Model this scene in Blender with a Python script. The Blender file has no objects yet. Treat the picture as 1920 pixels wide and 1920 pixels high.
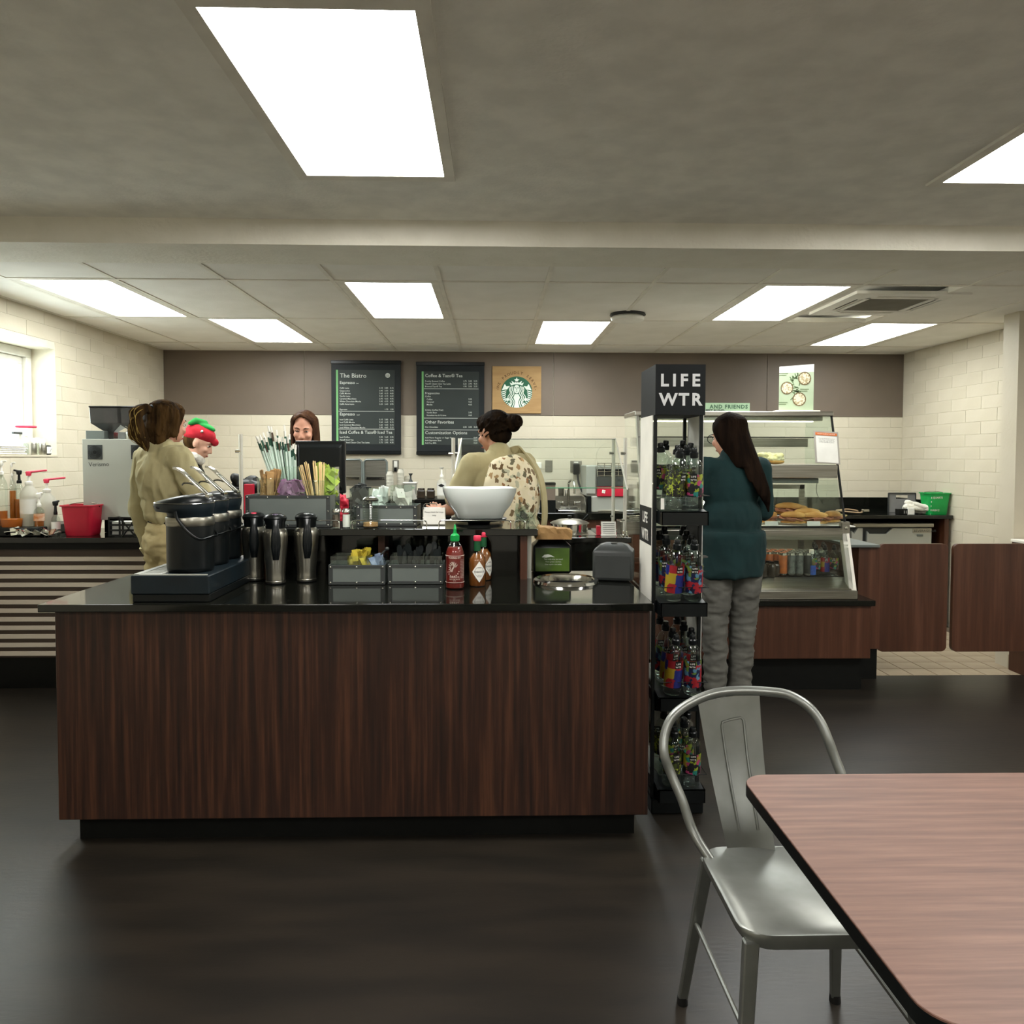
import bpy, bmesh, math, random
from mathutils import Vector, Matrix, noise, geometry
random.seed(7)
PI = math.pi
SC = bpy.context.scene
COL = SC.collection

# ---------------------------------------------------------------- camera
EYE = Vector((0, 0, 1.45))
FPX = 1450.0
PITCH, YAW, ROLL = math.radians(2.2), math.atan(35 / FPX), math.radians(0.15)
PPY = 913.0
CAMROT = Matrix.Rotation(-YAW, 4, 'Z') @ Matrix.Rotation(PI / 2 - PITCH, 4, 'X') @ Matrix.Rotation(ROLL, 4, 'Z')
cam = bpy.data.cameras.new('camera'); camo = bpy.data.objects.new('camera', cam); COL.objects.link(camo)
camo.matrix_world = Matrix.Translation(EYE) @ CAMROT
cam.sensor_width = 36; cam.lens = FPX / 1920 * 36
cam.shift_y = -(960 - PPY) / 1920
cam.clip_start = 0.05
SC.camera = camo

# ---------------------------------------------------------------- world and exposure
SC.view_settings.view_transform = 'Standard'
SC.view_settings.look = 'None'
SC.view_settings.gamma = 1
SC.view_settings.use_curve_mapping = False
SC.view_settings.exposure = 0.0
w = bpy.data.worlds.new('daylight'); SC.world = w; w.use_nodes = True
w.node_tree.nodes['Background'].inputs[0].default_value = (0.90, 0.97, 1.0, 1)
w.node_tree.nodes['Background'].inputs[1].default_value = 11.0
PANEL_POWER = 19
NEAR_POWER = 30

# ---------------------------------------------------------------- measuring
def ray(px, py):
    return (CAMROT.to_3x3() @ Vector(((px - 960) / FPX, (PPY - py) / FPX, -1)))
def P(px, py, Y):                      # the point at distance Y seen there in the photograph
    d = ray(px, py); return EYE + d * (Y / d.y)
def G(px, py, z):                      # the point at height z seen there
    d = ray(px, py); return EYE + d * ((z - EYE.z) / d.z)

# ---------------------------------------------------------------- materials
def lin(h):
    if isinstance(h, str):
        c = [int(h[i:i + 2], 16) / 255 for i in (0, 2, 4)]
        return tuple(x / 12.92 if x < .04045 else ((x + .055) / 1.055) ** 2.4 for x in c)
    return h
MATS = {}
def mat(name, col, rough=.5, metal=0, col2=None, nscale=8, stretch=(1, 1, 1), bump=0, bscale=60, bstretch=None, trans=0, ior=1.45,
        emit=0, coat=0, ramp=(.35, .65), detail=3, alpha=1, spec=None):
    if name in MATS: return MATS[name]
    m = bpy.data.materials.new(name); m.use_nodes = True; nt = m.node_tree; N = nt.nodes; L = nt.links
    b = N['Principled BSDF']; c = lin(col)
    b.inputs['Base Color'].default_value = (*c, 1); b.inputs['Roughness'].default_value = rough
    b.inputs['Metallic'].default_value = metal; b.inputs['IOR'].default_value = ior
    b.inputs['Transmission Weight'].default_value = trans; b.inputs['Alpha'].default_value = alpha
    b.inputs['Coat Weight'].default_value = coat; b.inputs['Coat Roughness'].default_value = .08
    if 'hair' in name and spec is None: spec = .1; b.inputs['IOR'].default_value = 1.12
    if spec is not None: b.inputs['Specular IOR Level'].default_value = spec
    if emit:
        b.inputs['Emission Color'].default_value = (*c, 1); b.inputs['Emission Strength'].default_value = emit
    tc = N.new('ShaderNodeTexCoord')
    c2 = lin(col2) if col2 else tuple(x * .88 for x in c)
    mp = N.new('ShaderNodeMapping'); mp.inputs['Scale'].default_value = stretch; L.new(tc.outputs['Object'], mp.inputs[0])
    n = N.new('ShaderNodeTexNoise'); n.inputs['Scale'].default_value = nscale; n.inputs['Detail'].default_value = detail
    L.new(mp.outputs[0], n.inputs['Vector'])
    r = N.new('ShaderNodeValToRGB'); r.color_ramp.elements[0].position = ramp[0]; r.color_ramp.elements[1].position = ramp[1]
    r.color_ramp.elements[0].color = (*c, 1); r.color_ramp.elements[1].color = (*c2, 1)
    L.new(n.outputs['Fac'], r.inputs[0]); L.new(r.outputs[0], b.inputs['Base Color'])
    if bump:
        mp2 = N.new('ShaderNodeMapping'); mp2.inputs['Scale'].default_value = bstretch or stretch; L.new(tc.outputs['Object'], mp2.inputs[0])
        n2 = N.new('ShaderNodeTexNoise'); n2.inputs['Scale'].default_value = bscale; n2.inputs['Detail'].default_value = 4
        L.new(mp2.outputs[0], n2.inputs['Vector'])
        bp = N.new('ShaderNodeBump'); bp.inputs['Strength'].default_value = bump; bp.inputs['Distance'].default_value = .01
        L.new(n2.outputs['Fac'], bp.inputs['Height']); L.new(bp.outputs[0], b.inputs['Normal'])
    MATS[name] = m; return m

def voro(name, cols, scale, rough=.8, stretch=(1, 1, 1), base=None, edge=.0, square=False):   # printed cloth or label: patches of several colours
    m = bpy.data.materials.new(name); m.use_nodes = True; nt = m.node_tree; N = nt.nodes; L = nt.links
    b = N['Principled BSDF']; b.inputs['Roughness'].default_value = rough
    tc = N.new('ShaderNodeTexCoord'); mp = N.new('ShaderNodeMapping'); mp.inputs['Scale'].default_value = stretch
    L.new(tc.outputs['Object'], mp.inputs[0])
    nz = N.new('ShaderNodeTexNoise'); nz.inputs['Scale'].default_value = scale * .8; L.new(mp.outputs[0], nz.inputs['Vector'])
    mx = N.new('ShaderNodeMix'); mx.data_type = 'RGBA'; mx.inputs[0].default_value = .25 / max(scale * .15, 1)
    L.new(mp.outputs[0], mx.inputs[6]); L.new(nz.outputs['Color'], mx.inputs[7])
    v = N.new('ShaderNodeTexVoronoi'); v.inputs['Scale'].default_value = scale; L.new(mx.outputs[2], v.inputs['Vector'])
    if square: v.distance = 'CHEBYCHEV'; v.inputs['Randomness'].default_value = .45; mx.inputs[0].default_value = 0
    sp = N.new('ShaderNodeSeparateColor'); L.new(v.outputs['Color'], sp.inputs[0])
    r = N.new('ShaderNodeValToRGB'); r.color_ramp.interpolation = 'CONSTANT'
    e = r.color_ramp.elements
    while len(e) < len(cols): e.new(.5)
    for i, c in enumerate(cols):
        e[i].position = i / len(cols); e[i].color = (*lin(c), 1)
    L.new(sp.outputs[0], r.inputs[0])
    if base:
        rr = N.new('ShaderNodeValToRGB'); rr.color_ramp.interpolation = 'CONSTANT'
        rr.color_ramp.elements[0].color = (0, 0, 0, 1); rr.color_ramp.elements[1].position = edge; rr.color_ramp.elements[1].color = (1, 1, 1, 1)
        L.new(v.outputs['Distance'], rr.inputs[0])
        m2 = N.new('ShaderNodeMix'); m2.data_type = 'RGBA'; L.new(rr.outputs[0], m2.inputs[0]); L.new(r.outputs[0], m2.inputs[6])
        m2.inputs[7].default_value = (*lin(base), 1); L.new(m2.outputs[2], b.inputs['Base Color'])
    else: L.new(r.outputs[0], b.inputs['Base Color'])
    MATS[name] = m; return m

M = dict(
 block=mat('painted_block', 'c6beaa', .6, col2='c0b8a3', nscale=3, bump=.12, bscale=40),
 mortar=mat('mortar', 'd9d2be', .8, bump=.1),
 plaster=mat('plaster', 'eae6d9', .8, col2='e4e0d2', bump=.35, bscale=55),
 white_ceiling=mat('white_ceiling', 'efece2', .9, bump=.15, bscale=70),
 tile_c=mat('ceiling_tile', 'eeebe3', .95, col2='e7e4db', nscale=4, bump=.2, bscale=150),
 tbar=mat('grid_bar_paint', 'e6e1d4', .5),
 brownwall=mat('brown_board', '6c5f52', .55, col2='605549', nscale=1.3, bump=.04, bscale=30),
 darkfloor=mat('dark_vinyl', '241f19', .36, col2='1a1713', nscale=3, stretch=(.6, 3, 1), bump=.05, bscale=25),
 floortile=mat('beige_floor_tile', 'a3937c', .45, col2='96866f', nscale=5, bump=.05),
 grout=mat('grout', '5b4f40', .9),
 black=mat('black_stone', '0b0c0a', .07, col2='12130f', nscale=60, spec=.6),
 blackmatte=mat('black_laminate', '090a08', .5, col2='0c0d0b', nscale=20, spec=.2),
 blackplastic=mat('black_plastic', '090c0d', .3, col2='0c1011', nscale=10, spec=.35),
 blueblack=mat('blueblack_plastic', '0d1519', .38, col2='111c22', nscale=10, spec=.35),
 darkgrey=mat('dark_grey', '2c2f2e', .5, col2='313433'),
 steel=mat('brushed_steel', 'a09d92', .32, 1, col2='8d8a80', nscale=4, stretch=(1, 1, 30)),
 steelh=mat('brushed_steel_flat', 'a5a298', .3, 1, col2='908d83', nscale=4, stretch=(1, 30, 30)),
 steelsmooth=mat('polished_steel', 'a5a298', .3, 1, col2='928f85', nscale=2),
 chrome=mat('chrome', 'd6d6d0', .12, 1),
 steeldull=mat('galvanised_sheet', '6e7571', .42, .45, col2='656c69', nscale=6),
 chairmetal=mat('grey_metal_paint', '868884', .38, .75, col2='7b7d78', nscale=12),
 silverpaint=mat('silver_panel', 'a9aba2', .42, .3, col2='a1a39a', nscale=2),
 alu=mat('white_aluminium', 'cfccc0', .35, .3),
 white=mat('white_plastic', 'e4e2d8', .4),
 ceramic=mat('white_ceramic', 'e2e8e4', .12, col2='dfe6e2', coat=.4),
 paper=mat('white_paper', 'dcdad2', .8),
 kraft=mat('kraft_paper', 'ab8858', .85, col2='957247', nscale=14, bump=.6, bscale=22),
 green_plastic=mat('green_plastic', '0f9a48', .4, col2='0d8e41'),
 red_plastic=mat('red_plastic', 'bb1f37', .4, col2='ae1a31'),
 pink_plastic=mat('pinkred_plastic', 'd03350', .4),
 orange=mat('orange_print', 'c8692f', .7),
 glass=mat('clear_glass', 'f2fbf6', .02, trans=1, ior=1.12),
 bottleglass=mat('clear_plastic', 'eef4f2', .03, trans=1, ior=1.18),
 greenglass=mat('glass_edge', '54a97e', .2, alpha=.9),
 amber=mat('amber_syrup', 'c9742c', .25, col2='b5621f', trans=.35),
 frosted=mat('translucent_plastic', 'd6d3c4', .35, trans=.35),
 sauce=mat('red_sauce', '6f120b', .3, col2='5f0f09'),
 tabasco=mat('orange_sauce', '7d4a1e', .25, col2='6b3a16'),
 stripe=mat('slat_laminate', 'c8bdb0', .5, col2='bfb4a6', nscale=3, stretch=(.3, 1, 10)),
 stripebk=mat('dark_brown_laminate', '3a2c22', .5),
 khaki=mat('khaki_cotton', 'a89e78', .9, col2='9d936c', nscale=10, bump=.35, bscale=18, bstretch=(1, 1, .4)),
 khaki2=mat('khaki_trousers', 'b3a479', .9, col2='a4956b', nscale=8, bump=.35, bscale=14, bstretch=(1, 1, .5)),
 teal=mat('dark_teal_knit', '092a2b', .95, col2='072425', nscale=6, bump=.2, bscale=12),
 jeans=mat('grey_denim', '5c5b55', .9, col2='4b4a45', nscale=9, bump=.4, bscale=12, bstretch=(.5, .5, 1.6)),
 skin=mat('skin', 'c58f75', .55, col2='bd866d', nscale=8),
 skin2=mat('tan_skin', 'a5755a', .55, col2='9b6d53', nscale=8),
 hairbrown=mat('brown_hair', '241a11', .65, col2='4c3820', nscale=30, stretch=(1, 1, .15), bump=.6, bscale=90, bstretch=(1, 1, .1)),
 hairdark=mat('dark_hair', '120e0b', .6, col2='20170f', nscale=30, stretch=(1, 1, .15), bump=.6, bscale=90, bstretch=(1, 1, .1)),
 hairlong=mat('dark_brown_hair', '130e0b', .6, col2='211812', nscale=34, stretch=(1, 1, .08), bump=.5, bscale=110, bstretch=(1, 1, .06)),
 hairtip=mat('painted_lit_hair', '9a8349', .5, col2='7a6335', nscale=30, bump=.5, bscale=80),  # blond stands for light on the brown ponytail tips, painted into the colour
 felt_red=mat('red_felt', 'b51e2c', .95, col2='a31826', bump=.3, bscale=50),
 felt_green=mat('green_felt', '1f8a3c', .95, col2='197a33', bump=.3, bscale=50),
 fur=mat('white_fleece', 'd9d5c8', .95, bump=.8, bscale=45),
 menu=mat('menu_print', '363c3a', .5, col2='2f3533', nscale=2, spec=.25),
 menuframe=mat('menu_frame', '1e2224', .5, spec=.25),
 menutext=mat('menu_lettering', 'c9cec6', .6),
 menugreen=mat('menu_green_stripe', '6fae6c', .6),
 bread=mat('bread_crust', 'b8803c', .7, col2='d3a560', nscale=14, bump=.3, bscale=30),
 ham=mat('ham', 'b97b5e', .6, col2='a5694f', nscale=20),
 lettuce=mat('pale_filling', 'dfd59a', .7, col2='e9e3bd', nscale=25, bump=.5),
 logo_green=mat('logo_green', '12593b', .6), logo_white=mat('logo_white', 'dfeade', .6),
 signwood=mat('kraft_board', '9b7a4e', .7, col2='ab8a5b', nscale=3, stretch=(1, 1, 6)),
 brownprint=mat('brown_print', '5f4326', .8),
 violet=mat('purple_packets', '8f5f88', .6, col2='b08bab', nscale=30),
 lime=mat('lime_packets', '93a83a', .6, col2='a9bf4e', nscale=30),
 yellow=mat('yellow_packets', 'b9a832', .6, col2='8f7d22', nscale=30),
 blue=mat('blue_packets', '5a6b8a', .6, col2='8a97ab', nscale=30),
 stick=mat('birch_stick', 'dcc08a', .8),
 straw=mat('wrapped_straw', 'c0d2c6', .7), strawg=mat('green_straw_band', '1d4a38', .6), strawb=mat('brown_straw_band', '4a3a2c', .6),
 rubber=mat('black_rubber', '0a0a0a', .6),
 dark=mat('dark_cavity', '070707', .8),
 diffuser=mat('light_diffuser', 'f8fcfa', .5, emit=PANEL_POWER),
 addedpanel=mat('added_light_diffuser', 'faf8f2', .5, emit=NEAR_POWER),  # glow of the panels added to the seating room
 lime_print=mat('green_print', '1f330f', .35, col2='4a661c', nscale=5),
)
# thin clear glass and plastic: see-through with a fresnel reflection on top
def thin(name, tint, refl=1.0, rough=.02):
    m = bpy.data.materials.new(name); m.use_nodes = True; nt = m.node_tree; N = nt.nodes; L = nt.links
    N.remove(N['Principled BSDF']); tr = N.new('ShaderNodeBsdfTransparent'); tr.inputs[0].default_value = (*tint, 1)
    gl = N.new('ShaderNodeBsdfGlossy'); gl.inputs['Roughness'].default_value = rough; gl.inputs[0].default_value = (refl, refl, refl, 1)
    lw = N.new('ShaderNodeLayerWeight'); lw.inputs[0].default_value = .5; mx = N.new('ShaderNodeMixShader')      # Schlick's fresnel
    pw = N.new('ShaderNodeMath'); pw.operation = 'POWER'; pw.inputs[1].default_value = 5; ma = N.new('ShaderNodeMath'); ma.operation = 'MULTIPLY_ADD'
    ma.inputs[1].default_value = .93; ma.inputs[2].default_value = .04; L.new(lw.outputs['Facing'], pw.inputs[0]); L.new(pw.outputs[0], ma.inputs[0]); L.new(ma.outputs[0], mx.inputs[0]); L.new(tr.outputs[0], mx.inputs[1]); L.new(gl.outputs[0], mx.inputs[2]); L.new(mx.outputs[0], N['Material Output'].inputs[0])
    MATS[name] = m; return m
M['glass'] = thin('clear_glass_sheet', (.93, .965, .945)); M['bottleglass'] = thin('clear_bottle_plastic', (.88, .92, .90))
# wood laminate with fine vertical streaks
def wood(name, c1, c2, c3, rough, sc=(55, 55, 1.6), spec=.4):
    m = bpy.data.materials.new(name); m.use_nodes = True; nt = m.node_tree; N = nt.nodes; L = nt.links
    b = N['Principled BSDF']; b.inputs['Roughness'].default_value = rough; b.inputs['Specular IOR Level'].default_value = spec
    tc = N.new('ShaderNodeTexCoord'); mp = N.new('ShaderNodeMapping'); mp.inputs['Scale'].default_value = sc
    L.new(tc.outputs['Object'], mp.inputs[0])
    n = N.new('ShaderNodeTexNoise'); n.inputs['Scale'].default_value = 1; n.inputs['Detail'].default_value = 6; n.inputs['Roughness'].default_value = .65
    L.new(mp.outputs[0], n.inputs['Vector'])
    r = N.new('ShaderNodeValToRGB'); e = r.color_ramp.elements; e[0].position = .32; e[0].color = (*lin(c1), 1)
    e[1].position = .68; e[1].color = (*lin(c3), 1); k = e.new(.5); k.color = (*lin(c2), 1)
    L.new(n.outputs['Fac'], r.inputs[0]); L.new(r.outputs[0], b.inputs['Base Color'])
    MATS[name] = m; return m
M['wood'] = wood('dark_zebrano_laminate', '190e0a', '301a11', '4b2d1d', .45)
M['wood2'] = wood('red_brown_laminate', '381d10', '452718', '543425', .4, (22, 22, .9))
M['tablewood'] = wood('table_laminate', '5e4238', '6d4e42', '7c5c4f', .5, (3, 60, 60))
M['wrap'] = voro('leaf_print_cloth', ['5d4729', '9a7d55', 'd6cbb0', '5f5a44', 'b08d60', 'cfc3a0', '6f5c40', 'a9a78e', '8a6440'], 36, .9, (1, 1, .8), base='d3c8a8', edge=.47)
M['labelA'] = voro('lime_line_label', ['1b1c14', '12130f', '3c451a', '101010'], 75, .4, base='8f9c33', edge=.62)
M['labelB'] = voro('pink_teal_label', ['101114', '9c3862', '101114', '1b6f68', '18191c', '7f9026', '14151a', '8a702a'], 60, .4)
M['labelC'] = voro('red_blue_yellow_label', ['861a22', '182266', '96801f', '861a22', '182266', '861a22'], 24, .4, square=True)
M['labelD'] = voro('red_lightblue_label', ['141a3c', '8e1b24', '4d7890', '141a3c', '57702c', '8e1b24', '101028'], 48, .4)
M['tapestry'] = voro('mixed_can_print', ['2b2e2a', '8c8f87', '3c3f3a', '20221f'], 40, .4)

# ---------------------------------------------------------------- mesh collecting
class MB:
    def __init__(s): s.v = []; s.f = []; s.m = []
    def add(s, v, f, mi=0):
        k = len(s.v); s.v += [tuple(x) for x in v]; s.f += [tuple(i + k for i in q) for q in f]; s.m += [mi] * len(f); return s
    def box(s, c, d, rot=None, mi=0):
        x, y, z = d[0] / 2, d[1] / 2, d[2] / 2
        v = [Vector((a * x, b * y, e * z)) for a in (-1, 1) for b in (-1, 1) for e in (-1, 1)]
        if rot is not None: v = [rot @ q for q in v]
        v = [q + Vector(c) for q in v]
        return s.add(v, [(0, 1, 3, 2), (4, 6, 7, 5), (0, 4, 5, 1), (2, 3, 7, 6), (0, 2, 6, 4), (1, 5, 7, 3)], mi)
    def bb(s, a, b, mi=0):             # box between two corners
        return s.box([(a[i] + b[i]) / 2 for i in range(3)], [abs(b[i] - a[i]) for i in range(3)], None, mi)
    def loft(s, rings, cap=True, mi=0, closed=False):
        n = len(rings[0]); v = [q for r in rings for q in r]; f = []
        k = len(rings)
        for i in range(k if closed else k - 1):
            a, b = i * n, ((i + 1) % k) * n
            for j in range(n): f.append((a + j, a + (j + 1) % n, b + (j + 1) % n, b + j))
        if cap and not closed:
            f.append(tuple(range(n))[::-1]); f.append(tuple(range((k - 1) * n, k * n)))
        return s.add(v, f, mi)
    def cyl(s, p0, p1, r0, r1=None, n=14, cap=True, mi=0):
        p0, p1 = Vector(p0), Vector(p1); r1 = r0 if r1 is None else r1
        q = (p1 - p0).to_track_quat('Z', 'Y')
        R = lambda p, r: [p + q @ Vector((r * math.cos(2 * PI * j / n), r * math.sin(2 * PI * j / n), 0)) for j in range(n)]
        return s.loft([R(p0, r0), R(p1, r1)], cap, mi)
    def lathe(s, prof, c=(0, 0, 0), n=20, sx=1, sy=1, mi=0, cap=True):
        c = Vector(c)
        return s.loft([[c + Vector((max(r, .0002) * sx * math.cos(2 * PI * j / n), max(r, .0002) * sy * math.sin(2 * PI * j / n), z)) for j in range(n)] for r, z in prof], cap, mi)
    def tube(s, pts, r, n=8, closed=False, mi=0, sq=1):
        pts = [Vector(p) for p in pts]; k = len(pts); rings = []; up = None
        for i, p in enumerate(pts):
            a = pts[(i - 1) % k] if (closed or i > 0) else p; b = pts[(i + 1) % k] if (closed or i < k - 1) else p
            t = (b - a).normalized()
            if up is None:
                up = Vector((0, 0, 1)) if abs(t.z) < .9 else Vector((0, 1, 0))
            sd = t.cross(up)
            if sd.length < 1e-4: sd = t.orthogonal()
            sd.normalize(); up = sd.cross(t).normalized()
            rr = r[i] if isinstance(r, (list, tuple)) else r
            rings.append([p + sd * rr * math.cos(2 * PI * j / n) + up * rr * sq * math.sin(2 * PI * j / n) for j in range(n)])
        return s.loft(rings, True, mi, closed)
    def ell(s, c, r, n=14, m=9, rot=None, mi=0):
        c = Vector(c); r = (r, r, r) if isinstance(r, (int, float)) else r; rings = []
        for i in range(m):
            a = -PI / 2 + PI * (i + .0) / (m - 1); a = max(min(a, PI / 2 - .02), -PI / 2 + .02)
            q = [Vector((r[0] * math.cos(a) * math.cos(2 * PI * j / n), r[1] * math.cos(a) * math.sin(2 * PI * j / n), r[2] * math.sin(a))) for j in range(n)]
            if rot is not None: q = [rot @ x for x in q]
            rings.append([c + x for x in q])
        return s.loft(rings, True, mi)
    def cap(s, p0, p1, r0, r1, n=12, mi=0):   # tapered capsule
        p0, p1 = Vector(p0), Vector(p1); d = (p1 - p0); q = d.to_track_quat('Z', 'Y'); ln = d.length; rings = []
        for t in (-1, -.8, -.4, 0): rings.append((t * r0, r0 * math.sqrt(max(1 - t * t, .0009))))
        for t in (0, .4, .8, 1): rings.append((ln + t * r1, r1 * math.sqrt(max(1 - t * t, .0009))))
        return s.loft([[p0 + q @ Vector((r * math.cos(2 * PI * j / n), r * math.sin(2 * PI * j / n), z)) for j in range(n)] for z, r in rings], True, mi)
    def prism(s, poly, a, b, axis='y', mi=0):  # polygon (x,z) extruded along y, or (x,y) along z, or (y,z) along x
        F = {'y': lambda p, t: (p[0], t, p[1]), 'z': lambda p, t: (p[0], p[1], t), 'x': lambda p, t: (t, p[0], p[1])}[axis]
        n = len(poly); v = [F(p, a) for p in poly] + [F(p, b) for p in poly]
        tri = geometry.tessellate_polygon([[Vector((p[0], p[1], 0)) for p in poly]])
        f = [tuple(t) for t in tri] + [tuple(i + n for i in t[::-1]) for t in tri]
        f += [(j, (j + 1) % n, n + (j + 1) % n, n + j) for j in range(n)]
        return s.add(v, f, mi)
    def ribbon(s, pts, wd, y0, y1, mi=0):      # stroke in the xz plane with thickness in y
        pts = [Vector((p[0], p[1])) for p in pts]; L_, R_ = [], []
        for i, p in enumerate(pts):
            a = pts[max(i - 1, 0)]; b = pts[min(i + 1, len(pts) - 1)]; t = (b - a).normalized(); nn = Vector((-t.y, t.x)) * wd / 2
            L_.append(p + nn); R_.append(p - nn)
        for i in range(len(pts) - 1):
            s.prism([L_[i], L_[i + 1], R_[i + 1], R_[i]], y0, y1, 'y', mi)
        return s

def smooth_curve(pts, k=6):
    pts = [Vector(p) for p in pts]; o = []
    for i in range(len(pts) - 1):
        p0 = pts[max(i - 1, 0)]; p1 = pts[i]; p2 = pts[i + 1]; p3 = pts[min(i + 2, len(pts) - 1)]
        for j in range(k):
            t = j / k
            o.append(.5 * ((2 * p1) + (p2 - p0) * t + (2 * p0 - 5 * p1 + 4 * p2 - p3) * t * t + (3 * p1 - p0 - 3 * p2 + p3) * t ** 3))
    o.append(pts[-1]); return o

def build(name, mb, mats, parent=None, smooth=False, bev=0, seg=1, loc=None, label=None):
    me = bpy.data.meshes.new(name)
    me.from_pydata(mb.v, [], mb.f)
    for k in (mats if isinstance(mats, (list, tuple)) else [mats]): me.materials.append(M[k] if isinstance(k, str) else k)
    if any(mb.m):
        me.polygons.foreach_set('material_index', mb.m)
    bm = bmesh.new(); bm.from_mesh(me)
    bmesh.ops.recalc_face_normals(bm, faces=bm.faces)
    if bev: bmesh.ops.bevel(bm, geom=[e for e in bm.edges if e.calc_face_angle(0) > .5], offset=bev, segments=seg, affect='EDGES', profile=.6, clamp_overlap=True)
    bm.to_mesh(me); bm.free()
    if smooth:
        me.polygons.foreach_set('use_smooth', [True] * len(me.polygons))
        me.set_sharp_from_angle(angle=math.radians(smooth if smooth > 1 else 40))
    o = bpy.data.objects.new(name, me); COL.objects.link(o)
    if parent: o.parent = parent
    if loc is not None: o.location = loc
    if label: o['label'] = label
    return o
def place(name, src, parent, loc, rz=0, rot=None):     # another piece sharing a mesh
    o = bpy.data.objects.new(name, src.data if hasattr(src, 'data') else src); COL.objects.link(o); o.parent = parent; o.location = loc
    if rot is not None: o.rotation_euler = rot
    elif rz: o.rotation_euler = (0, 0, rz)
    return o
def tag(o, label, cat, group=None, kind=None):
    if label: o['label'] = label
    if cat: o['category'] = cat
    if group: o['group'] = group
    if kind: o['kind'] = kind
    return o
def thing(name, label, cat, loc=(0, 0, 0), rz=0, group=None):
    o = bpy.data.objects.new(name, None); COL.objects.link(o); o.location = loc; o.rotation_euler = (0, 0, rz); o.empty_display_size = .05
    return tag(o, label, cat, group)
def structure(name, mb, mats, label=None, **k):
    o = build(name, mb, mats, **k); o['kind'] = 'structure'
    if label: o['label'] = label
    return o
def dup(root, loc, rz=None, label=None, scale=None, sub=None, reset=False):
    r = root.copy(); COL.objects.link(r); r.location = loc
    if rz is not None: r.rotation_euler = (0, 0, rz)
    if label: r['label'] = label
    r.scale = scale or ((1, 1, 1) if reset else root.scale)
    def kids(a, b):
        for ch in list(a.children):
            c = ch.copy(); COL.objects.link(c); c.parent = b
            if sub and ch.name.split('.')[0] in sub:
                c.data = ch.data.copy(); c.data.materials.clear(); c.data.materials.append(M[sub[ch.name.split('.')[0]]])
            kids(ch, c)
    kids(root, r); return r

def text_into(mb, s, size, x, z, y, align='LEFT', mi=0, ang=0, spacing=1, bold=0, thick=.0015, plane='xz'):
    cu = bpy.data.curves.new('t', 'FONT'); cu.body = s; cu.size = size; cu.align_x = align; cu.space_character = spacing
    cu.offset = bold; cu.resolution_u = 2
    ob = bpy.data.objects.new('t', cu); COL.objects.link(ob)
    bpy.context.view_layer.update()
    me = bpy.data.meshes.new_from_object(ob.evaluated_get(bpy.context.evaluated_depsgraph_get()))
    ca, sa = math.cos(ang), math.sin(ang); v = []
    for q in me.vertices:
        u, w_ = q.co.x * ca - q.co.y * sa + x, q.co.x * sa + q.co.y * ca + z
        v.append((u, y, w_) if plane == 'xz' else (y, u, w_))
    mb.add(v, [tuple(p.vertices) for p in me.polygons], mi)
    bpy.data.objects.remove(ob); bpy.data.curves.remove(cu); bpy.data.meshes.remove(me)

def remesh(name, mb, mats, parent, voxel, it=4, fold=0, fscale=(9, 9, 5), loc=None, label=None, fac=.5):
    o = build(name, mb, mats, None)
    r = o.modifiers.new('r', 'REMESH'); r.mode = 'VOXEL'; r.voxel_size = voxel; r.use_smooth_shade = True
    if it:
        s = o.modifiers.new('s', 'SMOOTH'); s.iterations = it; s.factor = fac
    bpy.context.view_layer.update()
    me = bpy.data.meshes.new_from_object(o.evaluated_get(bpy.context.evaluated_depsgraph_get()))
    old = o.data; o.modifiers.clear(); o.data = me; bpy.data.meshes.remove(old); me.name = name
    if not me.materials: me.materials.append(M[mats])
    if fold:
        nn = [v.normal.copy() for v in me.vertices]
        for v, q in zip(me.vertices, nn):
            c = v.co; p = Vector((c.x * fscale[0], c.y * fscale[1], c.z * fscale[2]))
            a = 1 - abs(noise.noise(p)) * 2.4; b = 1 - abs(noise.noise(p * 2.1 + Vector((3, 7, 1)))) * 2.4
            v.co += q * fold * (a * .7 + b * .35)
    me.polygons.foreach_set('use_smooth', [True] * len(me.polygons)); me.update()
    if parent: o.parent = parent
    if loc is not None: o.location = loc
    if label: o['label'] = label
    return o
# ================================================================ THE SETTING
YW, XL, XR, ZC = 7.36, -3.09, 3.93, 2.45
YN, XN, YB, ZN = -3.0, 5.5, 3.95, 2.53       # rear of seating room, its right wall, back of beam, near ceiling
# floors
structure('floor', MB().bb((XL - .3, YN, -.06), (XN, 5.05, 0)), 'darkfloor', label='dark glossy vinyl floor of the seating side')
fl = structure('floor', MB().bb((XL - .3, 5.05, -.06), (XN, YW, -.006)), 'grout', label='beige ceramic tiled floor behind the half doors')
T = .165
tile_src = build('floor_tile', MB().bb((-T / 2 + .003, -T / 2 + .003, -.006), (T / 2 - .003, T / 2 - .003, 0)), 'floortile', fl, bev=.0015)
first = True
for j in range(14):
    for i in range(9):
        x, y = 2.40 + T * i + (T / 2 if 0 else 0), 5.05 + T / 2 + T * j
        if y + T / 2 > YW: continue
        if first: tile_src.location = (x, y, 0); first = False
        else: place('floor_tile', tile_src, fl, (x, y, 0))
rest = MB()
for j in range(14):
    for i in range(33):
        x, y = 2.40 - T * (i + 1), 5.05 + T / 2 + T * j
        if y + T / 2 < YW: rest.bb((x - T / 2 + .003, y - T / 2 + .003, -.006), (x + T / 2 - .003, y + T / 2 - .003, 0))
o = build('floor_tiles_behind_counters', rest, 'floortile', fl); o['kind'] = 'stuff'

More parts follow.
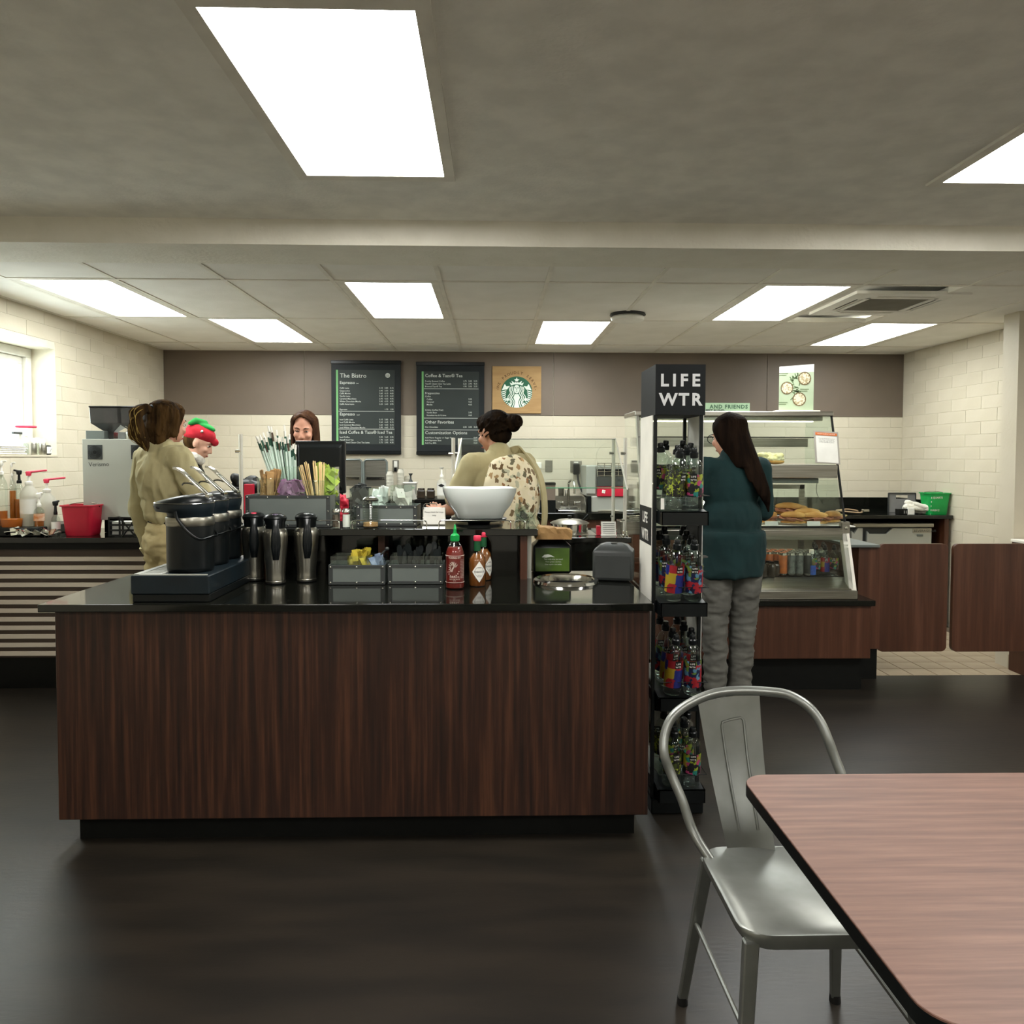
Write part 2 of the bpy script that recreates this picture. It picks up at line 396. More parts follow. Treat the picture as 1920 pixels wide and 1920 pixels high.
# concrete blocks, each one its own piece
CACHE = {}
def blocks(parent, axis, a0, a1, z0, z1, plane, sgn, holes=(), course=.1016, length=.406, off=0):
    r = 0; z = z0
    while z < z1 - .02:
        h = min(course, z1 - z); a = a0 - (length / 2 if (r % 2) else 0) - off
        while a < a1 - .01:
            lo, hi = max(a, a0), min(a + length, a1); a += length
            if hi - lo < .03: continue
            segs = [(lo, hi)]
            for (h0, h1, hz0, hz1) in holes:
                if z + h / 2 > hz0 and z + h / 2 < hz1:
                    ns = []
                    for s0, s1 in segs:
                        if s1 <= h0 or s0 >= h1: ns.append((s0, s1))
                        else:
                            if s0 < h0 - .02: ns.append((s0, h0))
                            if s1 > h1 + .02: ns.append((h1, s1))
                    segs = ns
            for s0, s1 in segs:
                key = (axis, sgn, round(s1 - s0, 3), round(h, 3))
                if key not in CACHE:
                    d = (s1 - s0 - .003) / 2; hh = (h - .003) / 2; t = .0062
                    mb = MB().bb((-d, 0, -hh), (d, -t, hh)) if axis == 'x' else MB().bb((0, -d, -hh), (sgn * t, d, hh))
                    CACHE[key] = build('block', mb, 'block', parent, bev=.0012)
                    CACHE[key].location = ((s0 + s1) / 2, plane, z + h / 2) if axis == 'x' else (plane, (s0 + s1) / 2, z + h / 2)
                else:
                    place('block', CACHE[key], parent, ((s0 + s1) / 2, plane, z + h / 2) if axis == 'x' else (plane, (s0 + s1) / 2, z + h / 2))
        z += h; r += 1
wb = structure('wall_back', MB().bb((XL - .3, YW + .003, -.05), (XR + .3, YW + .15, 2.6)), 'mortar', label='back wall of painted blocks below brown boards')
blocks(wb, 'x', XL, XR, .93, 1.843, YW + .006, 1)
for a, b in ((XL, -1.78), (-1.78, .57), (.57, 2.61), (2.61, XR)):
    build('panel', MB().bb((a + .0015, YW - .006, 1.845), (b - .0015, YW + .006, ZC)), 'brownwall', wb, bev=.002, label='brown wall board')
WY0, WY1, WZ0, WZ1 = 4.25, 5.56, 1.455, 2.20
mb = MB()
XB = XL - .006; XW = XL - .0028
mb.bb((XB - .24, YN, -.05), (XW, YW + .1, WZ0)); mb.bb((XB - .24, YN, WZ1), (XW, YW + .1, 2.7))
mb.bb((XB - .24, YN, WZ0), (XW, WY0, WZ1)); mb.bb((XB - .24, WY1, WZ0), (XW, YW + .1, WZ1))
wl = structure('wall_left', mb, 'mortar', label='left wall of cream painted blocks with the window')
blocks(wl, 'y', 4.72, YW, .93, ZC, XB, 1, holes=[(WY0, WY1, WZ0 - .02, WZ1 + .02)], off=.1)
wr = structure('wall_right', MB().bb((XR + .0028, 5.3, -.05), (XR + .2, YW + .1, 2.6)), 'mortar', label='right wall of cream painted blocks')
blocks(wr, 'y', 5.35, YW, .02, ZC, XR + .006, -1)
structure('trim_1', MB().bb((3.565, 5.20, 0), (XN, 5.36, 2.62)), 'block', label='cream pier beside the half doors')
structure('trim_2', MB().bb((XL - .2, 3.585, 2.415), (XN, YB, 2.9)), 'plaster', label='plastered ceiling beam across the opening')
structure('wall_rear', MB().bb((XL - .2, YN - .1, 0), (XN, YN, 2.7)), 'plaster', label='wall behind the camera')
structure('wall_side', MB().bb((XN, YN, 0), (XN + .1, 5.36, 2.7)), 'plaster', label='far right wall of the seating room')
structure('ceiling', MB().bb((XL - .2, YN, ZN), (XN, 3.59, ZN + .1)), 'white_ceiling', label='flat white ceiling of the seating room')
# baseboard left counter side, pier skirting
structure('baseboard_right', MB().bb((3.55, 5.185, 0), (XN, 5.2, .1)), 'floortile', label='beige tile skirting of the pier')

# suspended ceiling: bars and separate tiles
YR = [YB, 4.45, 5.67, 6.89, YW]
XG = [XL] + [-2.745 + .61 * k for k in range(14)]
LIGHTS = {(0, 1): 1, (1, 2): 2, (3, 1): 3, (5, 2): 4, (7, 1): 5, (9, 2): 6}
cl = structure('ceiling', MB().bb((XL - .2, YB - .02, ZC + .05), (XN, YW + .1, ZC + .1)), 'tile_c', label='suspended ceiling of pale square-edged tiles')
tiles = {}
def ctile(x0, x1, y0, y1):
    key = (round(x1 - x0, 3), round(y1 - y0, 3))
    if key not in tiles:
        dx, dy = (x1 - x0) / 2 - .010, (y1 - y0) / 2 - .010
        tiles[key] = build('ceiling_tile', MB().bb((-dx, -dy, 0), (dx, dy, .016)), 'tile_c', cl, bev=.003)
        tiles[key].location = ((x0 + x1) / 2, (y0 + y1) / 2, ZC)
    else: place('ceiling_tile', tiles[key], cl, ((x0 + x1) / 2, (y0 + y1) / 2, ZC))
for j in range(4):
    y0, y1 = YR[j], YR[j + 1]
    for i in range(len(XG) - 1):
        x0, x1 = XG[i], XG[i + 1]
        if (i - 1, j) in LIGHTS: continue
        if x0 > XR and y0 > 5.4: continue
        if j == 1 and i in (9,): continue                     # the air conditioner's bay
        ctile(x0, x1, y0, y1)
for x in XG[1:]:
    if x > XN: continue
    build('grid_bar', MB().bb((x - .012, YB, ZC - .004), (x + .012, YW, ZC + .03)), 'tbar', cl)
for y in YR[1:-1]:
    build('grid_bar', MB().bb((XL, y - .012, ZC - .005), (XN, y + .012, ZC + .029)), 'tbar', cl)
build('edge_bar', MB().bb((XL, YW - .022, ZC - .006), (XR, YW - .006, ZC + .02)), 'tbar', cl)
build('edge_bar', MB().bb((XL, YB, ZC - .006), (XL + .02, YW, ZC + .02)), 'tbar', cl)

LL = {1: 'fluorescent ceiling light panel nearest the window wall', 2: 'second ceiling light panel from the left, close to the back wall',
      3: 'ceiling light panel above the two menu boards, nearer the beam', 4: 'ceiling light panel beside the round ceiling speaker, near the back wall',
      5: 'ceiling light panel directly left of the air conditioner', 6: 'rightmost ceiling light panel, near the back wall'}
for (i, j), n in LIGHTS.items():
    x0, y0 = XG[i + 1], YR[j]; y1 = YR[j + 1]
    t = thing('ceiling_light', LL[n], 'light', ((x0 + .305), (y0 + y1) / 2, ZC), 0, 'fluorescent ceiling panels')
    f = MB(); a, b = .293, (y1 - y0) / 2 - .012
    f.bb((-a, -b, -.004), (a, -b + .03, .012)); f.bb((-a, b - .04, -.004), (a, b, .012)); f.bb((-a, -b + .03, -.004), (-a + .05, b - .04, .012)); f.bb((a - .045, -b + .03, -.004), (a, b - .04, .012))
    build('frame', f, 'tbar', t, bev=.002)
    build('diffuser', MB().bb((-a + .05, -b + .03, .004), (a - .045, b - .04, .010)), 'diffuser', t)
# light panels added, flush in the seating room ceiling, to brighten beam and foreground
for k, (x, y) in enumerate(((-.45, 2.45), (2.0, 2.45), (4.4, 2.45), (-1.6, -.6), (.8, -.6), (3.2, -.6))):
    t = thing('ceiling_light', 'added flush light panel in the seating room ceiling, ' + ('over the island counter', 'over the aisle beside the drink rack', 'far right near the beam', 'behind the camera on the left', 'straight behind the camera', 'behind the camera on the right')[k], 'light', (x, y, ZN - .004), 0, 'added seating room light panels')
    build('diffuser', MB().bb((-.26, -.55, -.004), (.26, .55, .003)), 'addedpanel', t)
    f = MB(); f.bb((-.30, -.60, -.008), (.30, -.55, .003)); f.bb((-.30, .55, -.008), (.30, .60, .003)); f.bb((-.30, -.55, -.008), (-.26, .55, .003)); f.bb((.26, -.55, -.008), (.30, .55, .003))
    build('frame', f, 'tbar', t)

# air conditioner cassette in the ceiling
t = thing('air_conditioner', 'square ceiling air conditioner cassette with central grille', 'air conditioner', (2.535, 4.99, ZC)); t.scale = (.88, .88, .4)
mb = MB(); S = .40
mb.bb((-S, -S, -.03), (S, -.31, .02)); mb.bb((-S, .31, -.03), (S, S, .02)); mb.bb((-S, -.31, -.03), (-.31, .31, .02)); mb.bb((.31, -.31, -.03), (S, .31, .02))
mb.bb((-.255, -.255, -.028), (-.22, .255, .02)); mb.bb((.22, -.255, -.028), (.255, .255, .02)); mb.bb((-.255, -.255, -.028), (.255, -.22, .02)); mb.bb((-.255, .22, -.028), (.255, .255, .02))
for sx, sy in ((1, 1), (1, -1), (-1, 1), (-1, -1)): mb.bb((sx * .20, sy * .255, -.028), (sx * .31, sy * .31, .02)); mb.bb((sx * .255, sy * .20, -.028), (sx * .31, sy * .255, .02))
build('housing', mb, 'tile_c', t, bev=.003)
build('cavity', MB().bb((-.31, -.31, -.004), (.31, .31, .018)), 'dark', t)
for i, (a, b) in enumerate((((-.2, -.285), (.2, -.275)), ((-.2, .275), (.2, .285)))):
    build('louvre', MB().bb((a[0], a[1], -.026), (b[0], b[1] + .01, -.02)), 'tbar', t)
for s in (-1, 1): build('louvre', MB().bb((s * .275, -.2, -.026), (s * .29, .2, -.02)), 'tbar', t)
g = MB(); g.bb((-.22, -.22, -.012), (.22, .22, -.004))
for k in range(20): g.bb((-.21, -.21 + .0221 * k - .003, -.022), (.21, -.21 + .0221 * k + .003, -.012))
build('grille', g, mat('grille_grey', '8d887c', .6), t)
# round ceiling speaker
t = thing('ceiling_speaker', 'round white speaker hanging slightly below the ceiling tiles', 'speaker', (P(1177, 590, 5.4).x, 5.4, ZC))
build('base_ring', MB().lathe([(.12, 0), (.125, -.012), (.10, -.02)], n=32), 'darkgrey', t, smooth=True)
build('cover', MB().lathe([(.10, -.014), (.118, -.03), (.11, -.048), (.07, -.06), (.0, -.062)], n=32), 'white', t, smooth=True)

# window
wn = structure('window_1', MB().bb((XL - .235, WY0, WZ0), (XL - .215, WY1, WZ1)), 'glass', label='bright window in the deep recess of the left wall')
x0, x1 = XL - .245, XL - .165
f = MB(); fw = .06
f.bb((x0, WY0, WZ0), (x1, WY1, WZ0 + fw)); f.bb((x0, WY0, WZ1 - fw), (x1, WY1, WZ1)); f.bb((x0, WY0, WZ0 + fw), (x1, WY0 + fw, WZ1 - fw)); f.bb((x0, WY1 - fw, WZ0 + fw), (x1, WY1, WZ1 - fw))
build('frame', f, 'white', wn, bev=.004)
f = MB(); a = fw; b = fw + .05; x1 -= .03
f.bb((x0, WY0 + a, WZ0 + a), (x1, WY1 - a, WZ0 + b)); f.bb((x0, WY0 + a, WZ1 - b), (x1, WY1 - a, WZ1 - a)); f.bb((x0, WY0 + a, WZ0 + b), (x1, WY0 + b, WZ1 - b)); f.bb((x0, WY1 - b, WZ0 + b), (x1, WY1 - a, WZ1 - b))
build('sash', f, 'white', wn, bev=.004)
build('window_latch', MB().bb((x1, 5.36, 1.60), (x1 + .02, 5.47, 1.615)), 'darkgrey', wn, bev=.003)
build('sill', MB().bb((XL - .165, WY0, WZ0 - .01), (XL + .004, WY1, WZ0 + .002)), 'block', wn)
# ================================================================ THE ISLAND COUNTER
CT = .91                                   # its top
IX0, IX1, IY0, IY1 = -1.655, .595, 2.83, 3.66
t = thing('island_counter', 'dark streaked wood island counter with a black stone top in the foreground', 'counter', (0, 0, 0))
build('body', MB().bb((IX0 + .045, IY0 + .03, .10), (IX1 - .01, IY1 - .02, CT - .028)), 'wood', t, bev=.002)
build('kick_board', MB().bb((IX0 + .09, IY0 + .09, 0), (IX1 - .05, IY1 - .06, .10)), 'blackmatte', t)
TRX, TRY, TRR = G(1061, 1091, CT).x, G(1061, 1091, CT).y, .130
# worktop with the round rubbish hole cut in
def top_with_hole():
    mb = MB(); n = 40; A = CT - .028; B = CT
    rect = []
    for k in range(n):
        a = 2 * PI * k / n; c, s_ = math.cos(a), math.sin(a)
        tx = ((IX1 - TRX) if c > 0 else (TRX - IX0)) / max(abs(c), 1e-6); ty = ((IY1 - TRY) if s_ > 0 else (TRY - IY0)) / max(abs(s_), 1e-6)
        q = min(tx, ty); rect.append((TRX + c * q, TRY + s_ * q))
    hole = [(TRX + TRR * math.cos(2 * PI * k / n), TRY + TRR * math.sin(2 * PI * k / n)) for k in range(n)]
    cor = [(IX0, IY0), (IX1, IY0), (IX1, IY1), (IX0, IY1)]
    ring = []
    for k in range(n):
        ring.append(rect[k]); a0 = 2 * PI * k / n; a1 = 2 * PI * (k + 1) / n
        for c in cor:
            a = math.atan2(c[1] - TRY, c[0] - TRX) % (2 * PI)
            if a0 < a < a1: ring.append(c)
    v = [(x, y, B) for x, y in ring] + [(x, y, A) for x, y in ring]; m = len(ring); h0 = 2 * m
    v += [(x, y, B) for x, y in hole] + [(x, y, A) for x, y in hole]; f = []
    f.extend((j, (j + 1) % m, m + (j + 1) % m, m + j) for j in range(m))
    f.extend((h0 + j, h0 + (j + 1) % n, h0 + n + (j + 1) % n, h0 + n + j) for j in range(n))
    j = 0
    for k in range(n):
        nxt = rect[(k + 1) % n]; poly = [j % m]; jj = j + 1
        while ring[jj % m] != nxt: poly.append(jj % m); jj += 1
        poly.append(jj % m)
        f.append(tuple(poly + [h0 + (k + 1) % n, h0 + k])); f.append(tuple([p + m for p in poly] + [h0 + n + (k + 1) % n, h0 + n + k])); j = jj
    return mb.add(v, f)
build('worktop', top_with_hole(), 'black', t, bev=.003, seg=2)
t = thing('waste_chute', 'round polished steel ring of the rubbish hole in the black island top', 'waste chute', (TRX, TRY, CT))
build('ring', MB().lathe([(.115, -.025), (.119, .012), (.128, .018), (.140, .012), (.144, .001), (.123, .001), (.1155, -.025)], n=48, cap=False), 'chrome', t, smooth=True)
build('chute', MB().lathe([(.114, -.012), (.113, -.026), (.0, -.0265)], n=40, cap=False), 'dark', t, smooth=True)

# raised ledge
LZ, LX0, LX1, LY0, LY1 = 1.135, -1.08, .195, 3.38, 3.80
t = thing('raised_ledge', 'raised black serving ledge along the back of the island', 'ledge', (0, 0, 0))
build('shelf', MB().bb((LX0, LY0, LZ - .03), (LX1, LY1, LZ)), 'black', t, bev=.003, seg=2)
build('back_panel', MB().bb((LX0 + .05, 3.64, CT), (LX1 - .04, 3.66, LZ - .03)), 'black', t)
build('end_panel', MB().bb((LX1 - .075, 3.40, CT), (LX1 - .045, 3.64, LZ - .03)), 'wood2', t, label='brown wood end panel')
build('end_panel', MB().bb((LX1 - .043, 3.43, CT), (LX1 - .025, 3.66, LZ - .03)), 'silverpaint', t, label='pale outer strip of the end panel')
build('bracket', MB().bb((P(715, 1000, 3.6).x, 3.5, CT + .06), (P(727, 1000, 3.6).x, 3.64, LZ - .03)), 'wood2', t)
build('end_panel', MB().bb((LX0 + .04, 3.40, CT), (LX0 + .07, 3.64, LZ - .03)), 'wood2', t)

# wire rails on the ledge
def rail(x0, x1, lab):
    a, b = P(x0, 980, 3.40).x, P(x1, 980, 3.40).x; z0, z1, r = LZ, LZ + .036, .0028
    pts = [(a, 3.40, z0), (a, 3.40, z1 - .01), (a + .004, 3.40, z1 - .003), (a + .012, 3.40, z1), (b - .012, 3.40, z1), (b - .004, 3.40, z1 - .003), (b, 3.40, z1 - .01), (b, 3.40, z0)]
    tag(build('wire_rail', MB().tube(pts, r, 8), 'chrome', smooth=True), lab, 'rail', 'wire guard rails on the ledge')
rail(497, 636, 'bent wire rail in front of the studded jar box, leftmost on the ledge')
rail(660, 800, 'bent wire rail in front of the tea box and sugar pourer')
rail(823, 958, 'bent wire rail in front of the white bowl')
rail(965, 985, 'short bent wire rail at the right end of the ledge')

# ---- coffee stand with three airpots
TH = .062
TX0, TX1 = G(245, 1130, CT).x, G(392, 1130, CT).x
BY0 = G(300, 1130, CT).y
t = thing('drip_stand', 'low black box stand with a slotted drip tray under the airpots', 'stand', (0, 0, 0))
BX1 = TX1; BY1 = BY0 + .60
build('base', MB().bb((TX0 + .004, BY0 + .006, CT + .001), (BX1, BY1, CT + .03)), 'blackplastic', t, bev=.002)
build('box', MB().bb((TX0, BY0, CT + .03), (BX1, BY1, CT + .10)), 'blueblack', t, bev=.004)
s = MB(); z = CT + .1
s.bb((TX0 + .006, BY0 + .006, z - .006), (TX0 + .028, BY1 - .01, z + .004)); s.bb((TX0 + .006, BY0 + .006, z - .006), (BX1 - .01, BY0 + .016, z + .004)); s.bb((TX0 + .098, BY0 + .016, z - .006), (TX0 + .108, BY1 - .01, z + .004))
for k in range(34): s.bb((TX0 + .028, BY0 + .03 + k * .02, z - .005), (TX0 + .098, BY0 + .041 + k * .02, z + .0025))
build('drip_grid', s, 'silverpaint', t)

def airpot(loc, lab):
    t = thing('airpot', lab, 'airpot', loc, 0, 'black airpots on the drip stand')
    b = MB().lathe([(.078, 0), (.084, .006), (.086, .02), (.086, .205)], n=36)
    build('body', b, 'blackplastic', t, smooth=True)
    build('steel_band', MB().lathe([(.0868, .204), (.0885, .208), (.0885, .238), (.086, .244)], n=36, cap=False), 'steel', t, smooth=True, label='bright steel band')
    # head: long spout nose towards -x
    def ring(z, nose, r, back=0): 
        q = []
        for j in range(32):
            a = 2 * PI * j / 32; x, y = r * math.cos(a), r * math.sin(a)
            if x < 0: x = x * (1 + nose / r); y = y * (1 - .42 * min(1, (-x / (r + nose)) ** 2) * (nose > .01))
            q.append((x, y, z))
        return q
    h = MB().loft([ring(.238, 0, .080), ring(.262, .0, .084), ring(.266, .045, .086), ring(.290, .050, .089), ring(.302, .046, .089)])
    build('pump_head', h, 'blueblack', t, smooth=True)
    h = MB().loft([ring(.302, .047, .0885), ring(.312, .036, .087), ring(.328, -.012, .080), ring(.337, -.03, .060), ring(.340, -.02, .03)])
    build('lid', h, 'blackplastic', t, smooth=50)
    rim = [(x, y, z + .001) for x, y, z in ring(.3035, .048, .0895)]
    build('trim_ring', MB().tube(rim, .0016, 6, closed=True), 'chrome', t, smooth=True)
    build('hinge_button', MB().ell((-.10, -.048, .286), (.010, .003, .006)), 'rubber', t, smooth=True)
    lv = MB()
    for s_ in (-1, 1):
        lv.tube(smooth_curve([(.045, .014 * s_, .328), (.015, .014 * s_, .350), (-.02, .012 * s_, .375), (-.055, .009 * s_, .400)]), .0042, 8)
    lv.loft([[(x, y, z) for x, y, z in ((a, -w_, h0), (a, w_, h0), (a, w_, h0 + .007), (a, -w_, h0 + .007))] for a, w_, h0 in ((-.03, .012, .380), (-.05, .015, .395), (-.072, .016, .405), (-.088, .012, .408))])
    lv.tube(smooth_curve([(-.005, 0, .36), (-.03, 0, .366), (-.05, 0, .366), (-.058, 0, .360)]), .003, 6)
    lv.cyl((.045, -.022, .326), (.045, .022, .326), .008, n=12)
    lv.v = [(x + .028, y, .335 + (z - .328) * 1.5) for x, y, z in lv.v]
    build('lever', lv, 'chrome', t, smooth=True); t.scale = (1, 1, .86)
    # carrying handle folded down on the near side
    hp = smooth_curve([(-.02, -.089, .272), (-.01, -.097, .240), (.02, -.100, .195), (.055, -.100, .160), (.075, -.09, .150), (.085, -.05, .152), (.088, 0, .155), (.085, .05, .152), (.06, .096, .165), (.0, .098, .215), (-.02, .089, .272)], 5)
    build('handle', MB().tube(hp, .0055, 8, sq=.55), 'blackplastic', t, smooth=True)
    return t
a0 = P(357, 1050, 3.17)
AY = BY0 + .135
ax = P(357, 1000, AY).x
ap = airpot((ax, AY, CT + .10), 'nearest black airpot, chrome lever raised over a steel band')
dup(ap, (ax - .008, AY + .19, CT + .10), None, 'middle black airpot, half hidden behind the nearest one')
dup(ap, (ax - .016, AY + .375, CT + .10), None, 'farthest black airpot at the back of the drip stand')

# ---- three steel thermos jugs
def jug(loc, lab, btn):
    t = thing('thermal_jug', lab, 'jug', loc, 0, 'steel thermal jugs in a row')
    build('body', MB().lathe([(.040, .003), (.0415, .006), (.0415, .012), (.0395, .014), (.0405, .018), (.0395, .021), (.0405, .026), (.0395, .03), (.040, .05), (.044, .10), (.049, .16), (.052, .20), (.051, .215), (.046, .230), (.036, .238)], n=40), 'steelsmooth', t, smooth=35)
    build('foot', MB().lathe([(.037, 0), (.041, .003), (.041, .005)], n=40), 'rubber', t, smooth=True)
    build('lid', MB().lathe([(.038, .232), (.040, .238), (.041, .262), (.046, .270), (.047, .280), (.040, .290), (.024, .297), (.0, .299)], n=36, sx=1.02, sy=1.0), 'blackplastic', t, smooth=True)
    build('lid_button', MB().ell((0, -.022, .292), (.016, .012, .006)), btn, t, smooth=True)
    h = MB(); sec = []
    for y, z, w_, d in ((-.030, .285, .018, .010), (-.052, .262, .013, .009), (-.060, .240, .014, .009), (-.064, .205, .019, .010), (-.063, .165, .020, .010), (-.058, .130, .016, .010), (-.050, .105, .012, .008)):
        sec.append([(w_ * math.cos(2 * PI * j / 16), y + d * math.sin(2 * PI * j / 16) * .7, z) for j in range(16)])
    h.loft(sec); build('handle', h, 'blackplastic', t, smooth=True)
    build('pour_spout', MB().loft([[(x * .016, .036 + y * .01, z) for x, y in ((-1, 0), (1, 0), (.6, 1), (-.6, 1))] for z in (.235, .262)]), 'blackplastic', t)
    return t
def jl(px, py): q = G(px, py, CT); return (q.x, q.y, CT + .001)
j1 = jug(jl(477, 1088), 'steel thermal jug with the red lid button, leftmost of the row', 'pink_plastic')
M['dull_violet'] = mat('dull_violet', '4a3f55', .3)
M['silverdot'] = mat('silver_dot', '8f9394', .3)
j1.rotation_euler.z = .30
dup(j1, jl(517, 1094), None, 'steel thermal jug with the dark violet lid button, middle of the row', sub={'lid_button': 'dull_violet'})
dup(j1, jl(575, 1090), None, 'steel thermal jug with the silver lid button, nearest the packet bin', sub={'lid_button': 'silverdot'})

# ---- riveted sheet metal bins
def metal_bin(name, lab, cat, loc, wx, dy, h, cols, rows, window=True, group=None, jars=()):
    t = thing(name, lab, cat, loc, 0, group)
    b = MB(); e = .002
    b.bb((-wx / 2, 0, 0), (wx / 2, e, h)); b.bb((-wx / 2, dy - e, 0), (wx / 2, dy, h)); b.bb((-wx / 2, e, 0), (-wx / 2 + e, dy - e, h)); b.bb((wx / 2 - e, e, 0), (wx / 2, dy - e, h)); b.bb((-wx / 2, e, 0), (wx / 2, dy - e, e))
    build('box', b, 'steeldull', t)
    fr = MB(); f = .018
    fr.bb((-wx / 2, -.0025, 0), (wx / 2, 0, f * .7)); fr.bb((-wx / 2, -.0025, h - f * .7), (wx / 2, 0, h)); fr.bb((-wx / 2, -.0025, f * .7), (-wx / 2 + f, 0, h - f * .7)); fr.bb((wx / 2 - f, -.0025, f * .7), (wx / 2, 0, h - f * .7))
    build('front_frame', fr, 'darkgrey', t, bev=.0006)
    rv = MB()
    for i in range(cols):
        for k in range(rows):
            if 0 < k < rows - 1 and 0 < i < cols - 1: continue
            x = -wx / 2 + .009 + (wx - .018) * i / (cols - 1); z = .009 + (h - .018) * k / (rows - 1)
            rv.ell((x, -.003, z), (.0045, .003, .0045), 8, 5)
    o = build('rivets', rv, 'chrome', t, smooth=True); o['kind'] = 'stuff'
    return t
def clear_box(parent, x0, x1, y0, y1, z0, z1):
    e = .0025; b = MB()
    b.bb((x0, y0, z0), (x1, y0 + e, z1)); b.bb((x0, y1 - e, z0), (x1, y1, z1)); b.bb((x0, y0 + e, z0), (x0 + e, y1 - e, z1)); b.bb((x1 - e, y0 + e, z0), (x1, y1 - e, z1))
    build('clear_insert', b, 'bottleglass', parent)
q = G(669, 1097, CT)
bin1 = metal_bin('packet_bin', 'riveted grey metal bin holding yellow and blue sweetener packets', 'bin', (q.x, q.y, CT + .002), .236, .15, .083, 3, 2, group='riveted metal bins on the island')
for i in range(3): clear_box(bin1, -.112 + i * .076, -.040 + i * .076, .012, .135, .004, .118)
q2 = G(779, 1096, CT)
bin2 = metal_bin('cutlery_bin', 'riveted grey metal bin holding dark plastic cutlery', 'bin', (q2.x, q2.y, CT + .002), .232, .15, .083, 3, 2, group='riveted metal bins on the island')
for i in range(3): clear_box(bin2, -.110 + i * .075, -.038 + i * .075, .012, .135, .004, .118)
R = random.Random(3)
def packets(x0, x1, y0, y1, z0, z1, n, m, nm, lab, sz=(.028, .05)):
    b = MB()
    for _ in range(n):
        rot = (Matrix.Rotation(R.uniform(-.7, .7), 3, 'Y') @ Matrix.Rotation(R.uniform(-.5, .5), 3, 'X') @ Matrix.Rotation(R.uniform(-1, 1), 3, 'Z'))
        b.box((R.uniform(x0, x1), R.uniform(y0, y1), R.uniform(z0, z1)), (sz[0], .0018, sz[1]), rot)
    tag(build(nm, b, m), lab, 'packets', None, 'stuff')
packets(q.x - .022, q.x + .032, q.y + .035, q.y + .115, CT + .05, CT + .125, 46, 'yellow', 'sweetener_packets', 'yellow sweetener packets heaped in the middle of the riveted bin')
packets(q.x + .058, q.x + .098, q.y + .035, q.y + .115, CT + .045, CT + .10, 46, 'blue', 'sweetener_packets', 'blue and white sweetener packets in the right side of the riveted bin')
packets(q.x - .095, q.x - .058, q.y + .035, q.y + .115, CT + .03, CT + .07, 16, 'darkgrey', 'sweetener_packets', 'grey packets low in the left side of the riveted bin')
b = MB(); b.cyl((q.x + .06, q.y + .06, CT + .09), (q.x + .118, q.y + .05, CT + .145), .004, .004, 8); b.ell((q.x + .121, q.y + .05, CT + .148), (.010, .009, .008), 10, 7)
tag(build('dark_spoon', b, 'darkgrey', smooth=True), 'dark plastic spoon leaning out above the blue packets', 'spoon')
# plastic cutlery: each one a thing
ck = MB(); ck.loft([[(x * w_, y * .0012, z) for x, y in ((-1, -1), (1, -1), (1, 1), (-1, 1))] for z, w_ in ((0, .0045), (.05, .004), (.08, .0045), (.095, .0075), (.13, .008), (.155, .006), (.163, .002))])
sp = MB(); sp.loft([[(x * w_, y * .0012, z) for x, y in ((-1, -1), (1, -1), (1, 1), (-1, 1))] for z, w_ in ((0, .0045), (.09, .0035), (.115, .004), (.125, .011), (.145, .014), (.16, .010), (.165, .003))])
M['smoke'] = mat('smoky_plastic', '191c1c', .2, col2='222627')
ks = build('plastic_knife', ck, 'smoke', bev=0); ss = build('plastic_spoon', sp, 'smoke')
for k in range(17):
    i = k % 3; x = q2.x - .110 + i * .075 + R.uniform(.012, .062); y = q2.y + R.uniform(.03, .12)
    o = ks if k == 0 else ss if k == 1 else place('plastic_knife' if k % 2 == 0 else 'plastic_spoon', ks if k % 2 == 0 else ss, None, (0, 0, 0))
    o.location = (x, y, CT + .006); o.rotation_euler = (R.uniform(-.15, .15), R.uniform(-.22, .22), R.uniform(-.6, .6))
    o.scale = (1, 1, R.uniform(.8, 1.05))
    tag(o, 'smoky plastic %s standing in the %s part of the cutlery bin' % ('knife' if k % 2 == 0 else 'spoon', ('left', 'middle', 'right')[i]), 'cutlery', 'plastic cutlery in the riveted bin')

# ---- sauce bottles
q = G(853, 1103, CT); t = thing('sauce_bottle', 'red chili sauce squeeze bottle with green nozzle cap', 'bottle', (q.x, q.y, CT + .001))
build('bottle', MB().lathe([(.034, 0), (.038, .004), (.0385, .13), (.037, .15), (.030, .172), (.019, .188), (.014, .192), (.014, .200)], n=32), 'bottleglass', t, smooth=True)
build('sauce', MB().lathe([(.033, .002), (.0368, .006), (.0370, .13), (.0355, .150), (.028, .170)], n=32), 'sauce', t, smooth=True)
c = MB().lathe([(.016, .194), (.0175, .196), (.0175, .218), (.014, .222), (.008, .226), (.006, .240), (.0075, .243), (.005, .249), (.003, .262), (.0, .263)], n=24)
for k in range(20): a = 2 * PI * k / 20; c.box((.0176 * math.cos(a), .0176 * math.sin(a), .207), (.002, .002, .02), Matrix.Rotation(a, 3, 'Z'))
build('cap', c, 'green_plastic', t, smooth=True)
M['inkwhite'] = mat('white_ink', 'd9c9bd', .6)
def wrap_text(parent, name, items, r, m, y0=0, flip=1):   # printing that follows a round bottle
    mb = MB()
    for s_, size, ang, z in items: text_into(mb, s_, size, 0, z, 0, 'CENTER', bold=size * .01); 
    mb.v = [(r * math.sin(x / r + y0), -r * math.cos(x / r + y0), z) for x, y, z in mb.v]
    return build(name, mb, m, parent)
wrap_text(t, 'printed_label', [('TUONG OT', .010, 0, .126), ('SRIRACHA', .009, 0, .048), ('HOT CHILI SAUCE', .0055, 0, .040), ('28 OZ', .004, 0, .034)], .0387, 'inkwhite')
lb = MB()      # round rooster-like crest kept as simple plumes and rings
